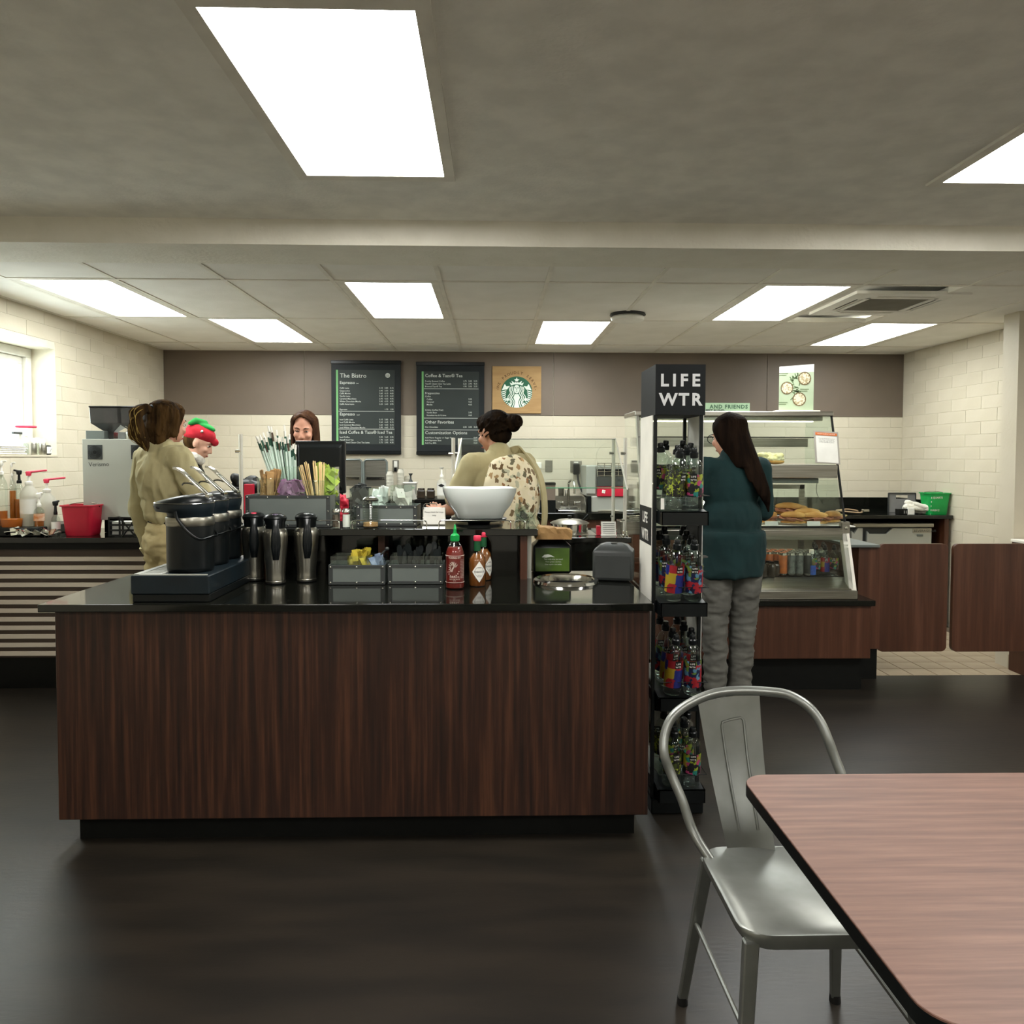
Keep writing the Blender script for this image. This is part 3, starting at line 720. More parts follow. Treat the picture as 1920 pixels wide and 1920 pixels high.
for k in range(9):
    a = .3 + k * .42; lb.ribbon([(.010 * math.cos(a), .088 + .012 * math.sin(a)), (.021 * math.cos(a + .25), .088 + .026 * math.sin(a + .25))], .0035, 0, .0004)
lb.ribbon([(-.006, .072), (-.002, .085), (.004, .093), (.002, .105), (-.006, .112)], .006, 0, .0004)
for k in range(8): a = -2.7 + k * .32; lb.ribbon([(.024 * math.cos(a), .086 + .030 * math.sin(a)), (.029 * math.cos(a + .08), .086 + .035 * math.sin(a + .08))], .004, 0, .0004)
lb.v = [(.0388 * math.sin(x / .0388 - .15), -.0388 * math.cos(x / .0388 - .15), z) for x, y, z in lb.v]
build('crest_print', lb, 'inkwhite', t)
wrap_text(t, 'side_print', [('NUTRITION', .0042, 0, .118 - .006 * k) for k in range(13)], .0387, 'inkwhite', .95)
lr = MB(); lr.tube([(.0387 * math.cos(2 * PI * k / 40), .0387 * math.sin(2 * PI * k / 40), .137) for k in range(40)], .0007, 4, True); lr.tube([(.0387 * math.cos(2 * PI * k / 40), .0387 * math.sin(2 * PI * k / 40), .028) for k in range(40)], .0007, 4, True)
build('printed_border', lr, 'inkwhite', t)

def pepper_sauce(loc, lab, rz=0):
    t = thing('pepper_sauce_bottle', lab, 'bottle', loc, rz, 'pepper sauce bottles')
    build('bottle', MB().lathe([(.034, 0), (.036, .004), (.036, .105), (.033, .118), (.018, .140), (.0135, .150), (.013, .186)], n=32), 'bottleglass', t, smooth=True)
    build('sauce', MB().lathe([(.032, .002), (.0342, .006), (.0342, .10), (.031, .116), (.016, .136)], n=32), 'tabasco', t, smooth=True)
    build('neck_foil', MB().lathe([(.0142, .146), (.0145, .15), (.0138, .188)], n=24), M['green_plastic'] if 0 else mat('dark_green_foil', '124a2a', .35), t, smooth=True)
    build('cap', MB().lathe([(.015, .188), (.0165, .190), (.0165, .208), (.014, .211), (0, .211)], n=20), 'pink_plastic', t, smooth=40)
    d = MB(); n = 14
    for s_ in (1,):
        pts = []
        for i in range(n + 1): x = -.031 + .062 * i / n; pts.append((x, .062 + .044 * (1 - abs(x) / .031))) 
        for i in range(n - 1, 0, -1): x = -.031 + .062 * i / n; pts.append((x, .062 - .044 * (1 - abs(x) / .031)))
        d.v = [(.0362 * math.sin(x / .0362), -.0362 * math.cos(x / .0362), z) for x, z in pts]
        m_ = len(pts); d.f = [(0, 1, m_ - 1)] + [(i, i + 1, m_ - i - 1, m_ - i) for i in range(1, n - 1)] + [(n - 1, n, n + 1)]; d.m = [0] * len(d.f)
    build('diamond_label', d, 'paper', t)
    o = wrap_text(t, 'label_print', [('TABASCO', .0105, 0, .0585), ('PEPPER', .005, 0, .077), ('SAUCE', .005, 0, .046), ('AVERY ISLAND', .003, 0, .040)], .0366, 'blackmatte')
    rg = MB(); rg.tube([(.019 * math.cos(2 * PI * k / 30), .062 + .020 * math.sin(2 * PI * k / 30), 0) for k in range(30)], .0005, 4, True)
    rg.v = [(.0366 * math.sin(x / .0366), -.0366 * math.cos(x / .0366), y) for x, y, z in rg.v]
    build('label_ring', rg, 'blackmatte', t)
    return t
q = G(895, 1098, CT); ps = pepper_sauce((q.x, q.y, CT + .001), 'front pepper sauce bottle with diamond label and red cap', .25)
q = G(903, 1090, CT); dup(ps, (q.x + .008, q.y + .045, CT + .001), .9, 'pepper sauce bottle hidden behind the front one')

# ---- napkin dispensers
def napkins(loc, rz, lab, front):
    t = thing('napkin_dispenser', lab, 'napkin dispenser', loc, rz, 'napkin dispensers on the island')
    b = MB(); W, D, H = .088, .072, .134
    def rr(w_, d, z, c=.008, y=0):
        o = []
        for cx, cy, a0 in ((w_ - c, d - c, 0), (-w_ + c, d - c, PI / 2), (-w_ + c, -d + c, PI), (w_ - c, -d + c, 1.5 * PI)):
            for k in range(5): a = a0 + PI / 2 * k / 4; o.append((cx + c * math.cos(a), cy + c * math.sin(a) + y, z))
        return o
    b.loft([rr(W - .004, D - .004, .004), rr(W, D, .010), rr(W, D, H - .012), rr(W - .002, D - .003, H - .004), rr(W - .012, D - .014, H + .004), rr(W * .70, D * .55, H + .018, .006, .01), rr(W * .40, D * .25, H + .026, .005, .02)])
    build('housing', b, 'blackplastic' if front != 'plain' else 'darkgrey', t, smooth=35)
    build('top_slot', MB().lathe([(.02, 0), (.02, .0015)], (0, .004, H + .0195), 20, 1.5, .55), 'dark', t)
    build('napkin', MB().loft([[(-.022, .01, H + .018), (.022, .01, H + .018), (.022, .0115, H + .018), (-.022, .0115, H + .018)], [(-.012, -.004, H + .028), (.014, -.002, H + .030), (.014, -.0005, H + .030), (-.012, -.0025, H + .028)]]), 'paper', t)
    if front == 'print':
        build('front_card', MB().bb((-W + .009, -D - .002, .012), (W - .009, -D, H - .014)), 'lime_print', t, bev=.0008)
        tx = MB(); yy = -D - .0026
        for k, s_ in enumerate(('Take only what you need.', 'Think global, use less.', 'One napkin, one smile.')): text_into(tx, s_, .0085, .004, .066 - .012 * k, yy, 'CENTER')
        build('card_print', tx, 'menutext', t)
        lf = MB(); lf.prism([(-.05, .078), (-.038, .089), (-.02, .092), (-.004, .086), (.01, .078), (-.008, .080), (-.03, .076)], yy, yy + .0004); build('leaf_print', lf, 'strawlike' if 0 else 'menutext', t)
    else:
        build('front_panel', MB().bb((-W + .012, -D - .002, .014), (W - .012, -D, H - .022)), 'darkgrey', t, bev=.0008)
    return t
q = G(1035, 1076, CT); napkins((q.x, q.y + .065, CT + .001), .02, 'napkin dispenser with the green printed card on its front', 'print')
q = G(1153, 1090, CT); napkins((q.x + .004, q.y + .062, CT + .001), -.22, 'plain dark grey napkin dispenser beside the drink rack', 'plain')
# crumpled paper bag on top of the green one
b = MB(); q = P(1038, 1000, 3.60); zt = CT + .162; RG = []; Rb = random.Random(5)
for i in range(9):
    u = i / 8; hh = .024 * (1.25 - .35 * u) * (.25 if i == 0 else 1); ring = []
    for yy, zz in ((-1, -1), (-.5, -1), (0, -1), (.5, -1), (1, -1), (1, 0), (1, 1), (.5, 1), (0, 1), (-.5, 1), (-1, 1), (-1, 0)):
        ring.append((q.x - .088 + .165 * u + Rb.uniform(-.006, .006), 3.60 + yy * .062 + Rb.uniform(-.007, .007), zt + hh + zz * hh + Rb.uniform(-.004, .005) * (zz > -1)))
    RG.append(ring)
b.loft(RG); bag = build('paper_bag', b, 'kraft')
tag(bag, 'crumpled brown paper bag lying on the green-fronted napkin dispenser', 'paper bag')

# ================================================================ THINGS ON THE LEDGE
q = P(540, 985, 3.46)
jb = metal_bin('jar_box', 'wide studded grey metal box holding glass jars, at the left of the ledge', 'box', (q.x, 3.46, LZ + .001), .375, .22, .142, 5, 3)
jx = lambda px, Y=3.52: P(px, 950, Y).x
def jar(px, Y, r, h, lab, z0=LZ + .006, sq=False, m='glass'):
    t = thing('glass_jar', lab, 'jar', (jx(px, Y), Y, z0), 0, 'glass jars in the studded box')
    if sq:
        e = .003; bmb = MB(); bmb.bb((-r, -r, 0), (r, -r + e, h)); bmb.bb((-r, r - e, 0), (r, r, h)); bmb.bb((-r, -r + e, 0), (-r + e, r - e, h)); bmb.bb((r - e, -r + e, 0), (r, r - e, h)); bmb.bb((-r, -r, -.001), (r, r, .003))
        build('wall', bmb, m, t)
    else:
        build('wall', MB().lathe([(r - .004, 0), (r, .004), (r, h * .9), (r + .002, h), (r - .001, h), (r - .003, h * .9), (r - .003, .006), (.001, .005)], n=28, cap=False), m, t, smooth=True)
    build('rim', MB().tube([((r + .0005) * math.cos(2 * PI * k / 28) * (1 if not sq else 1), (r + .0005) * math.sin(2 * PI * k / 28), h) for k in range(28)], .002, 6, True) if not sq else MB().bb((-r, -r - .001, h - .003), (r, -r + .003, h)), m, t, smooth=not sq)
    return t
jar(505, 3.53, .052, .21, 'glass jar holding the folded brown paper bags')
jar(547, 3.60, .050, .262, 'tall glass jar holding the long wrapped straws')
jar(549, 3.52, .044, .20, 'square glass jar holding the purple packets', sq=True)
jar(590, 3.53, .046, .20, 'glass jar holding the wooden stir sticks')
jar(612, 3.61, .05, .262, 'square glass jar holding the lime green packets', sq=True)
# brown bags
b = MB()
for k in range(12):
    a = R.uniform(-.5, .5); cx, cy = jx(506) + R.uniform(-.028, .028), 3.53 + R.uniform(-.03, .03); pts = []
    b.box((cx, cy, LZ + .135 + R.uniform(-.01, .04)), (.035, .004, .17), Matrix.Rotation(a * .5, 3, 'Y') @ Matrix.Rotation(R.uniform(0, 3), 3, 'Z'))
o = remesh('sugar_bags', b, 'kraft', None, .003, 2, .004, (30, 30, 20)); tag(o, 'crumpled brown sugar packets in the leftmost glass jar', 'packets', None, 'stuff')
packets(jx(531), jx(567), 3.49, 3.55, LZ + .04, LZ + .19, 60, 'violet', 'purple_packets', 'purple paper packets in the square glass jar', (.03, .055))
packets(jx(598, 3.61), jx(626, 3.61), 3.59, 3.64, LZ + .10, LZ + .275, 60, 'lime', 'lime_packets', 'lime green packets in the tall square jar', (.034, .06))
# wrapped straws: each a thing
st = MB(); st.cyl((0, 0, 0), (0, 0, .235), .0034, n=6)
base = build('paper_straw_sleeve', st, 'straw')
def straw(k, px, py, pbx, band, far=3.60):
    p1 = P(px, py, far + R.uniform(-.03, .03)); p0 = Vector((jx(pbx, 3.60), 3.60 + R.uniform(-.03, .03), LZ + .03)); d = (p1 - p0)
    t = thing('wrapped_straw', 'pale wrapped straw with a dark %s band, in the %s of the tall jar fan' % ('green' if band == 'strawg' else 'brown', ('left', 'middle', 'right')[min(2, int(k / 11.5))]), 'straw', p0, 0, 'wrapped straws in the tall jar')
    t.rotation_mode = 'QUATERNION'; t.rotation_quaternion = d.to_track_quat('Z', 'Y')
    L = d.length; t.scale = (1, 1, L / .28)
    if k == 0:
        build('sleeve', MB().cyl((0, 0, 0), (0, 0, .28), .0044, n=7), 'straw', t)
        build('band', MB().cyl((0, 0, .235), (0, 0, .262), .0047, n=7), band, t)
        build('tip', MB().cyl((0, 0, .262), (0, 0, .2801), .0046, n=7), 'white', t)
    else:
        for nm, m_ in (('sleeve', 'straw'), ('band', band), ('tip', 'white')): 
            src = [c for c in STRAW.children if c.name.split('.')[0] == nm][0]
            if nm == 'band' and band != 'strawg':
                if 'bandb' not in CACHE: me = src.data.copy(); me.materials.clear(); me.materials.append(M['strawb']); CACHE['bandb'] = me
                place(nm, CACHE['bandb'], t, (0, 0, 0))
            else: place(nm, src, t, (0, 0, 0))
    return t
bpy.data.objects.remove(base)
for k in range(34):
    u = k / 33; px = 480 + 76 * u + R.uniform(-4, 4); py = 823 - 10 * math.sin(u * PI) + R.uniform(-7, 8)
    if k == 9: px, py = 503, 799
    if k == 11: px, py = 508, 800
    if k == 18: px, py = 533, 797
    if k > 27: px, py = 548 + R.uniform(-3, 8), 832 + R.uniform(-8, 14)
    tt = straw(k, px, py, 533 + 22 * u, 'strawg' if k % 4 != 3 else 'strawb')
    if k == 0: STRAW = tt
# stir sticks
for k in range(24):
    u = k / 23; p1 = P(557 + 52 * u + R.uniform(-4, 4), 868 + R.uniform(-5, 9) + 12 * abs(u - .55) ** 2, 3.53 + R.uniform(-.02, .03))
    p0 = Vector((jx(597 + 12 * (u - .5)), 3.53 + R.uniform(-.025, .025), LZ + .012)); d = p1 - p0
    if k == 0: SK = build('stir_stick', MB().box((0, 0, .09), (.0062, .0016, .18)), 'stick', bev=.0004); o = SK
    else: o = place('stir_stick', SK, None, (0, 0, 0))
    o.location = p0; o.rotation_mode = 'QUATERNION'; o.rotation_quaternion = d.to_track_quat('Z', 'Y'); o.scale = (1, 1, d.length / .18)
    tag(o, 'flat birch stir stick in the %s part of the fan beside the lime packets' % ('left', 'middle', 'right')[min(2, k // 8)], 'stir stick', 'wooden stir sticks')
# second studded box with tea bag jars
q = P(731, 985, 3.5)
metal_bin('tea_box', 'studded grey metal box of tea bag jars behind the sugar pourer', 'box', (P(725, 985, 3.52).x, 3.52, LZ + .001), .275, .18, .094, 5, 3)
for px, lab in ((677, 'glass canister behind the salt shaker, grey packets inside'), (712, 'glass canister holding blue and teal packets'), (755, 'wide glass canister of wrapped white tea bags')):
    jar(px, 3.60, .045 if px != 755 else .05, .165 if px != 755 else .178, lab, LZ + .006, sq=True)
packets(jx(667, 3.6), jx(690, 3.6), 3.57, 3.63, LZ + .05, LZ + .17, 30, 'darkgrey', 'tea_bags', 'grey packets in the canister behind the salt shaker', (.04, .05))
packets(jx(703, 3.6), jx(722, 3.6), 3.57, 3.63, LZ + .05, LZ + .16, 22, 'ceramic', 'tea_bags', 'pale blue packets in the middle canister', (.03, .05))
packets(jx(742, 3.6), jx(770, 3.6), 3.57, 3.63, LZ + .04, LZ + .15, 22, 'paper', 'tea_bags', 'wrapped white tea bags in the wide canister', (.045, .045))
# shakers
def shaker(px, Y, lab, m, h=.085):
    t = thing('shaker', lab, 'shaker', (P(px, 970, Y).x, Y, LZ + .001), 0, 'salt and pepper shakers'); r = .0175
    build('glass', MB().lathe([(r, 0), (r + .001, .004), (r, .055), (r - .003, .062), (r - .004, .068)], n=8), 'glass', t, smooth=20)
    build('contents', MB().lathe([(r - .002, .003), (r - .002, .045 if m == 'dark' else .058)], n=8), m, t)
    build('cap', MB().lathe([(r - .002, .066), (r + .001, .068), (r + .001, .076), (r - .003, .083), (.004, .086), (0, .086)], n=20), 'chrome', t, smooth=True)
M['peppergrain'] = mat('ground_pepper', '3c3229', .9, col2='5e5245', nscale=80)
shaker(630, 3.44, 'pepper shaker with a chrome cap and dark contents', 'peppergrain'); shaker(649, 3.44, 'salt shaker with a chrome cap, full of white salt', 'paper')
t = thing('sugar_pourer', 'ribbed glass sugar pourer with brown sugar at the bottom', 'pourer', (P(695, 970, 3.46).x, 3.46, LZ + .001))
pr = [(.034, 0), (.036, .004)]
for k in range(13): pr += [(.0365, .010 + k * .0075), (.0340, .0137 + k * .0075)]
pr += [(.032, .112), (.034, .118)]
build('glass', MB().lathe(pr, n=24), 'glass', t, smooth=True)
build('sugar', MB().lathe([(.031, .003), (.0335, .006), (.033, .022), (0, .026)], n=20), 'kraft', t, smooth=True)
build('cap', MB().lathe([(.034, .117), (.0355, .119), (.0355, .126), (.026, .134), (.008, .137), (0, .137)], n=24), 'chrome', t, smooth=True)
# card sign in wire stand
t = thing('card_sign', 'small white card sign in a wire stand beside the white bowl', 'sign', (P(814, 985, 3.46).x, 3.46, LZ))
build('card', MB().bb((-.048, 0, .014), (.048, .003, .088)), 'paper', t); tx = MB()
text_into(tx, 'Please check for trays', .0095, 0, .066, -.001, 'CENTER'); text_into(tx, 'away', .0095, 0, .052, -.001, 'CENTER')
build('card_print', tx, 'menuframe', t); wr_ = MB()
wr_.tube([(-.046, -.002, .082), (-.046, -.004, .1), (-.038, -.004, .107), (.008, -.004, .107), (.014, -.004, .098)], .0022, 6); wr_.tube([(-.05, .004, .0), (-.05, .004, .088), (.05, .004, .088), (.05, .004, 0)], .0018, 6); wr_.tube([(-.05, -.02, .002), (.05, -.02, .002)], .002, 6); wr_.tube([(-.05, -.02, .002), (-.05, .03, .002)], .002, 6); wr_.tube([(.05, -.02, .002), (.05, .03, .002)], .002, 6)
build('wire_stand', wr_, 'chrome', t, smooth=True)
# bowl on black stand
bx, bY = P(898, 950, 3.60).x, 3.60
t = thing('bowl_stand', 'low black round stand carrying the white bowl', 'stand', (bx, bY, LZ))
build('plate', MB().lathe([(.125, .022), (.13, .027), (.13, .032), (.125, .034)], n=40), 'blackplastic', t, smooth=True)
f = MB(); f.lathe([(.11, .0), (.11, .006)], n=40); f.lathe([(.05, .006), (.06, .022)], n=30)
build('foot', f, 'blackplastic', t, smooth=40)
t = thing('serving_bowl', 'large square-rimmed white ceramic bowl on the ledge', 'bowl', (bx, bY, LZ + .034))
def sqring(a, z, p=4.2, sag=0):
    o = []
    for j in range(64):
        th = 2 * PI * j / 64; c, s_ = math.cos(th), math.sin(th); r_ = a / ((abs(c) ** p + abs(s_) ** p) ** (1 / p))
        o.append((r_ * c, r_ * s_, z + sag * abs(c * s_) * 2))
    return o
prof = [(.098, 0, 5), (.104, .003, 5), (.118, .03, 4), (.140, .058, 4), (.154, .088, 4), (.165, .120, 4), (.168, .138, 4)]
inn = [(.164, .138, 4), (.160, .120, 4), (.147, .088, 4), (.112, .03, 4), (.09, .010, 4), (.01, .008, 4)]
build('bowl', MB().loft([sqring(a, z, p, .003 * (z / .138)) for a, z, p in prof + inn]), 'ceramic', t, smooth=60)
t.rotation_euler.z = .12
# crumpled cellophane wrap by the bowl
b = MB()
for k in range(14): b.box((P(985, 970, 3.6).x + R.uniform(-.04, .04), 3.6 + R.uniform(-.03, .03), LZ + .04 + R.uniform(-.025, .04)), (.05, .002, .06), Matrix.Rotation(R.uniform(-1, 1), 3, 'Y') @ Matrix.Rotation(R.uniform(-2, 2), 3, 'Z'))
tag(build('cutlery_packs', b, 'bottleglass'), 'clear cellophane wrapped packs piled right of the white bowl', 'packs', None, 'stuff')
# ================================================================ LEFT COUNTER, STRIPED FRONT
CH = .95
def slab_counter(t, x0, x1, y0, y1, z, front=None):
    build('worktop', MB().bb((x0, y0, z - .032), (x1, y1, z)), 'black', t, bev=.003, seg=2)
FY = 4.80
t = thing('striped_counter', 'left service counter faced with pale horizontal slats over a black kick board', 'counter', (0, 0, 0))
slab_counter(t, XL + .004, -1.75, FY - .02, 5.44, CH)
build('body', MB().bb((XL + .004, FY + .03, .20), (-1.77, 5.40, CH - .033)), 'stripebk', t)
build('kick_board', MB().bb((XL + .004, FY + .05, 0), (-1.80, 5.38, .20)), 'blackmatte', t)
z = .212; SL = None; k = 0
while z + .027 < CH - .07:
    if SL is None: SL = build('slat', MB().bb((XL + .004, 0, 0), (-1.77, -.012, .0275)), 'stripe', t, bev=.0015); SL.location = (0, FY + .03, z)
    else: place('slat', SL, t, (0, FY + .03, z))
    z += .0535
build('top_rail', MB().bb((XL + .004, FY + .01, CH - .075), (-1.77, FY + .03, CH - .034)), 'blackmatte', t)

# ---- service counter in the middle with the soup well
t = thing('service_counter', 'black fronted service counter with a stone top below the sneeze guard', 'counter', (0, 0, 0))
slab_counter(t, -1.74, .86, FY - .02, 5.44, CH)
build('body', MB().bb((-1.72, FY + .02, .20), (.84, 5.40, CH - .033)), 'black', t)
build('kick_board', MB().bb((-1.70, FY + .08, 0), (.82, 5.38, .20)), 'blackmatte', t)
# sneeze guard
t = thing('sneeze_guard', 'glass sneeze guard on white posts over the service counter', 'sneeze guard', (0, 0, 0))
def guard_pair(pb, pf, ptop):
    Yb, Yf = 5.25, 4.92
    xb, xf = P(pb, 900, Yb).x, P(pf, 900, Yf).x; zt = P(pf, 821, Yf).z
    for x, Y, ztop in ((xb, Yb, P(pb, 822, Yb).z), (xf, Yf, zt)):
        build('post', MB().cyl((x, Y, CH), (x, Y, ztop), .0115, n=16), 'alu', t, smooth=True)
        build('flange', MB().lathe([(.032, 0), (.032, .006), (.018, .010), (.016, .03), (.012, .032)], (x, Y, CH), 20), 'chrome', t, smooth=40)
        build('knob', MB().cyl((x - .03, Y - .004, ztop - .10), (x, Y - .004, ztop - .10), .009, n=12), 'chrome', t, smooth=40)
        build('knob', MB().cyl((x - .02, Y - .004, CH + .10), (x, Y - .004, CH + .10), .008, n=12), 'chrome', t, smooth=40)
    a = Vector((xb + .012, Yb - .01, zt)); b = Vector((xf - .01, Yf - .12, P(pf, 915, Yf - .12).z))
    d = (b - a); q = MB(); s_ = Vector((0, .022, .008))
    q.loft([[a - s_ + Vector((-.004, 0, 0)), a + s_ + Vector((-.004, 0, 0)), a + s_ + Vector((.004, 0, 0)), a - s_ + Vector((.004, 0, 0))], [b - s_ + Vector((-.004, 0, 0)), b + s_ + Vector((-.004, 0, 0)), b + s_ + Vector((.004, 0, 0)), b - s_ + Vector((.004, 0, 0))]])
    build('bracket', q, 'alu', t)
    return a, b
aR, bR = guard_pair(1150, 1172, 822); aL, bL = guard_pair(862, 850, 822)
g = MB(); th = Vector((0, .003, .0012))
g.loft([[aL - th, aL + th, bL + th, bL - th], [aR - th, aR + th, bR + th, bR - th]]); build('glass_pane', g, 'glass', t)
build('pane_edge', MB().tube([bL, bR], .0032, 6), 'greenglass', t, label='green lower edge of the glass'); build('pane_edge', MB().tube([aL, aR], .0028, 6), 'steeldull', t, label='dark upper edge of the glass')
# single post at the left
t = thing('guard_post', 'lone white post with a side knob left of the straws', 'post', (P(452, 900, 4.95).x, 4.95, CH))
h = P(452, 814, 4.95).z - CH
build('tube', MB().cyl((0, 0, 0), (0, 0, h), .0125, n=18), 'alu', t, smooth=True); build('flange', MB().lathe([(.032, 0), (.032, .006), (.014, .02)], n=20), 'chrome', t, smooth=40)
build('knob', MB().cyl((-.032, -.002, h - .108), (0, -.002, h - .108), .011, n=14), 'chrome', t, smooth=40)
# soup kettle
Y = 5.12; x = P(1068, 980, Y).x
t = thing('soup_kettle', 'steel soup kettle with a domed lid and ladle on the service counter', 'kettle', (x, Y, CH + .001))
build('pot', MB().lathe([(.118, 0), (.122, .004), (.122, .055), (.126, .057), (.126, .061)], n=40), 'chrome', t, smooth=40)
build('lid', MB().lathe([(.128, .061), (.132, .064), (.115, .074), (.07, .088), (.02, .094), (0, .095)], n=40), 'steel', t, smooth=True)
build('lid_knob', MB().lathe([(.008, .093), (.012, .10), (.014, .112), (.0, .114)], n=16), 'rubber', t, smooth=True)
build('ladle_handle', MB().tube([(.085, .02, .07), (.105, .0, .10), (.122, -.01, .120)], .006, 8), 'blackplastic', t, smooth=True)
build('well_box', MB().bb((-.16, -.17, -.0005), (.16, .17, .0005)), 'steelh', t)
q = P(1122, 995, 4.95); tag(build('red_packet', MB().bb((q.x - .012, 4.93, CH + .001), (q.x + .012, 4.98, CH + .06)), 'red_plastic', bev=.002), 'small dark red box beside the soup kettle', 'box')
q = P(1141, 995, 4.93); t = thing('card_holder', 'small white printed card stand left of the front guard post', 'sign', (q.x, 4.93, CH + .001))
m_ = MB(); rt = Matrix.Rotation(-.25, 3, 'X'); m_.box((0, 0, .045), (.095, .004, .088), rt); build('card', m_, 'paper', t)
m_ = MB(); [m_.box((0, -.008 + .0255 * (k / 5 - .5) * .8, .045 + (k - 2.5) * .012), (.075, .0015, .002), rt) for k in range(6)]; build('card_print', m_, 'darkgrey', t); build('foot', MB().bb((-.05, -.03, 0), (.05, .03, .004)), 'paper', t)
for k, (px, Y, h) in enumerate(((1181, 5.05, .085), (1196, 5.2, .10))):
    q = P(px, 990, Y); t = thing('steel_pan', ('front' if k == 0 else 'rear') + ' rectangular steel food pan near the drink rack', 'pan', (q.x, Y, CH + .001), 0, 'steel food pans')
    m_ = MB(); W, D, e = .075, .07, .002
    m_.bb((-W, -D, 0), (W, -D + e, h)); m_.bb((-W, D - e, 0), (W, D, h)); m_.bb((-W, -D, 0), (-W + e, D, h)); m_.bb((W - e, -D, 0), (W, D, h)); m_.bb((-W, -D, 0), (W, D, e)); build('pan', m_, 'steelh', t)
    build('rim', MB().tube([(-W, -D, h), (W, -D, h), (W, D, h), (-W, D, h)], .004, 6, True), 'chrome', t, smooth=True)

# ---- cash register
Y = 5.20; x = P(602, 880, Y).x; S_ = 1450 / Y
t = thing('register_screen', 'back of a black till screen on a stand behind the straws', 'register', (x, Y, CH + .001))
zt, zb = P(602, 827, Y).z - CH, P(602, 925, Y).z - CH; W = 46 / S_
m_ = MB(); m_.loft([[(-W, -.03, zb), (W, -.03, zb), (W, -.03, zt), (-W, -.03, zt)], [(-W, .02, zb), (W, .02, zb), (W, .02, zt), (-W, .02, zt)]]); build('screen', m_, 'blackplastic', t, bev=.008, seg=2)
m_ = MB(); a = W * .82; m_.loft([[(-W * .9, -.03, zb + .02), (W * .9, -.03, zb + .02), (W * .9, -.03, zt - .02), (-W * .9, -.03, zt - .02)], [(-a, -.055, zb + .05), (a, -.055, zb + .05), (a, -.055, zt - .045), (-a, -.055, zt - .045)]]); build('back_cover', m_, 'blackplastic', t, bev=.004)
m_ = MB(); m_.loft([[(-.06, -.02, .02), (.06, -.02, .02), (.06, .03, .02), (-.06, .03, .02)], [(-.05, -.02, zb + .08), (.05, -.02, zb + .08), (.05, .0, zb + .08), (-.05, .0, zb + .08)]]); m_.bb((-.13, -.11, 0), (.13, .13, .022)); build('stand', m_, 'blackplastic', t, bev=.003)
build('printer', MB().bb((-.02, -.16, .02), (.12, -.06, .12)), 'dark', t, bev=.01); 
m_ = MB().bb((.0, -.15, .12), (.05, -.149, .20)); 
q = P(470, 895, 5.25); m_ = MB()
for k in range(16): m_.ell((q.x + R.uniform(-.10, .13), 5.25 + R.uniform(-.07, .07), CH + .30 + R.uniform(-.03, .05)), (.05, .045, .028), 10, 6, Matrix.Rotation(R.uniform(-.8, .8), 3, 'Y'))
m_.cap((q.x + .10, 5.2, CH + .33), (q.x + .19, 5.2, CH + .36), .006, .005)
m_.bb((q.x - .10, 5.18, CH + .002), (q.x + .02, 5.30, CH + .29))
o = remesh('heaped_jacket', m_, 'blackmatte', None, .008, 3, .01); tag(o, 'black jacket heaped behind the counter post, right of the elf hat', 'jacket')
q = P(462, 920, 5.1); tag(build('red_box', MB().bb((q.x - .01, 5.08, CH + .001), (q.x + .045, 5.13, CH + .32)), 'red_plastic', bev=.003), 'tall red packet beside the lone white post', 'box')
q = P(640, 925, 5.0); b = MB()
for k in range(10): b.box((q.x + R.uniform(-.02, .03), 5.0 + R.uniform(-.03, .03), CH + .18 + R.uniform(-.07, .07)), (.03, .03, .04), Matrix.Rotation(R.uniform(-1, 1), 3, 'Y'))
b.bb((q.x - .025, 4.97, CH + .001), (q.x + .03, 5.03, CH + .14))
o = remesh('candy_bag', b, 'red_plastic', None, .006, 2, .006, (30, 30, 30)); tag(o, 'shiny red crinkled bag right of the till screen', 'bag')

# ---- espresso machine seen from behind
Y = 5.00; S_ = 1450 / Y
xa, xb = P(156, 900, Y).x, P(286, 900, Y).x; zt, zb = P(200, 824, Y).z, P(200, 975, Y).z; W = (xb - xa) / 2
t = thing('coffee_machine', 'large silver coffee machine seen from the back, two round fans and bean hoppers', 'coffee machine', ((xa + xb) / 2, Y, CH + .001)); z0 = zb - CH; z1 = zt - CH
build('body', MB().bb((-W + .003, .004, z0), (W - .003, .32, z1)), 'silverpaint', t, bev=.005)
build('back_panel', MB().bb((-W, -.004, z0), (W, .004, z1 + .002)), 'silverpaint', t, bev=.002)
for k, px in enumerate((179, 260)):
    cx = P(px, 848, Y).x - (xa + xb) / 2; cz = P(px, 848, Y).z - CH; r = .046
    fn = build('fan_vent', MB().bb((cx - r, -.008, cz - r), (cx + r, -.004, cz + r)), 'darkgrey', t, bev=.001)
    rr = MB()
    for q_ in (.42, .55, .7, .86): rr.tube([(cx + r * q_ * math.cos(2 * PI * j / 28), -.009, cz + r * q_ * math.sin(2 * PI * j / 28)) for j in range(28)], .0012, 5, True)
    rr.lathe([(.012, 0), (.012, .002)], (0, 0, 0), 12); rr.v[-24:] = [(cx + x, -.009 - z, cz + y) for x, y, z in rr.v[-24:]]
    build('fan_guard', rr, 'blackplastic', fn)
m_ = MB(); text_into(m_, 'Verismo', .038, P(167, 870, Y).x - (xa + xb) / 2, P(167, 875, Y).z - CH, -.0052, ang=.03)
build('maker_badge', m_, 'darkgrey', t)
for sx in (-1, 1):
    for y in (.05, .28): build('foot', MB().lathe([(.022, 0), (.024, .01), (.018, z0)], (sx * (W - .04), y, 0), 14), 'rubber', t, smooth=True)
build('drip_base', MB().bb((-W + .07, .12, 0), (W - .07, .30, z0)), 'blackplastic', t)
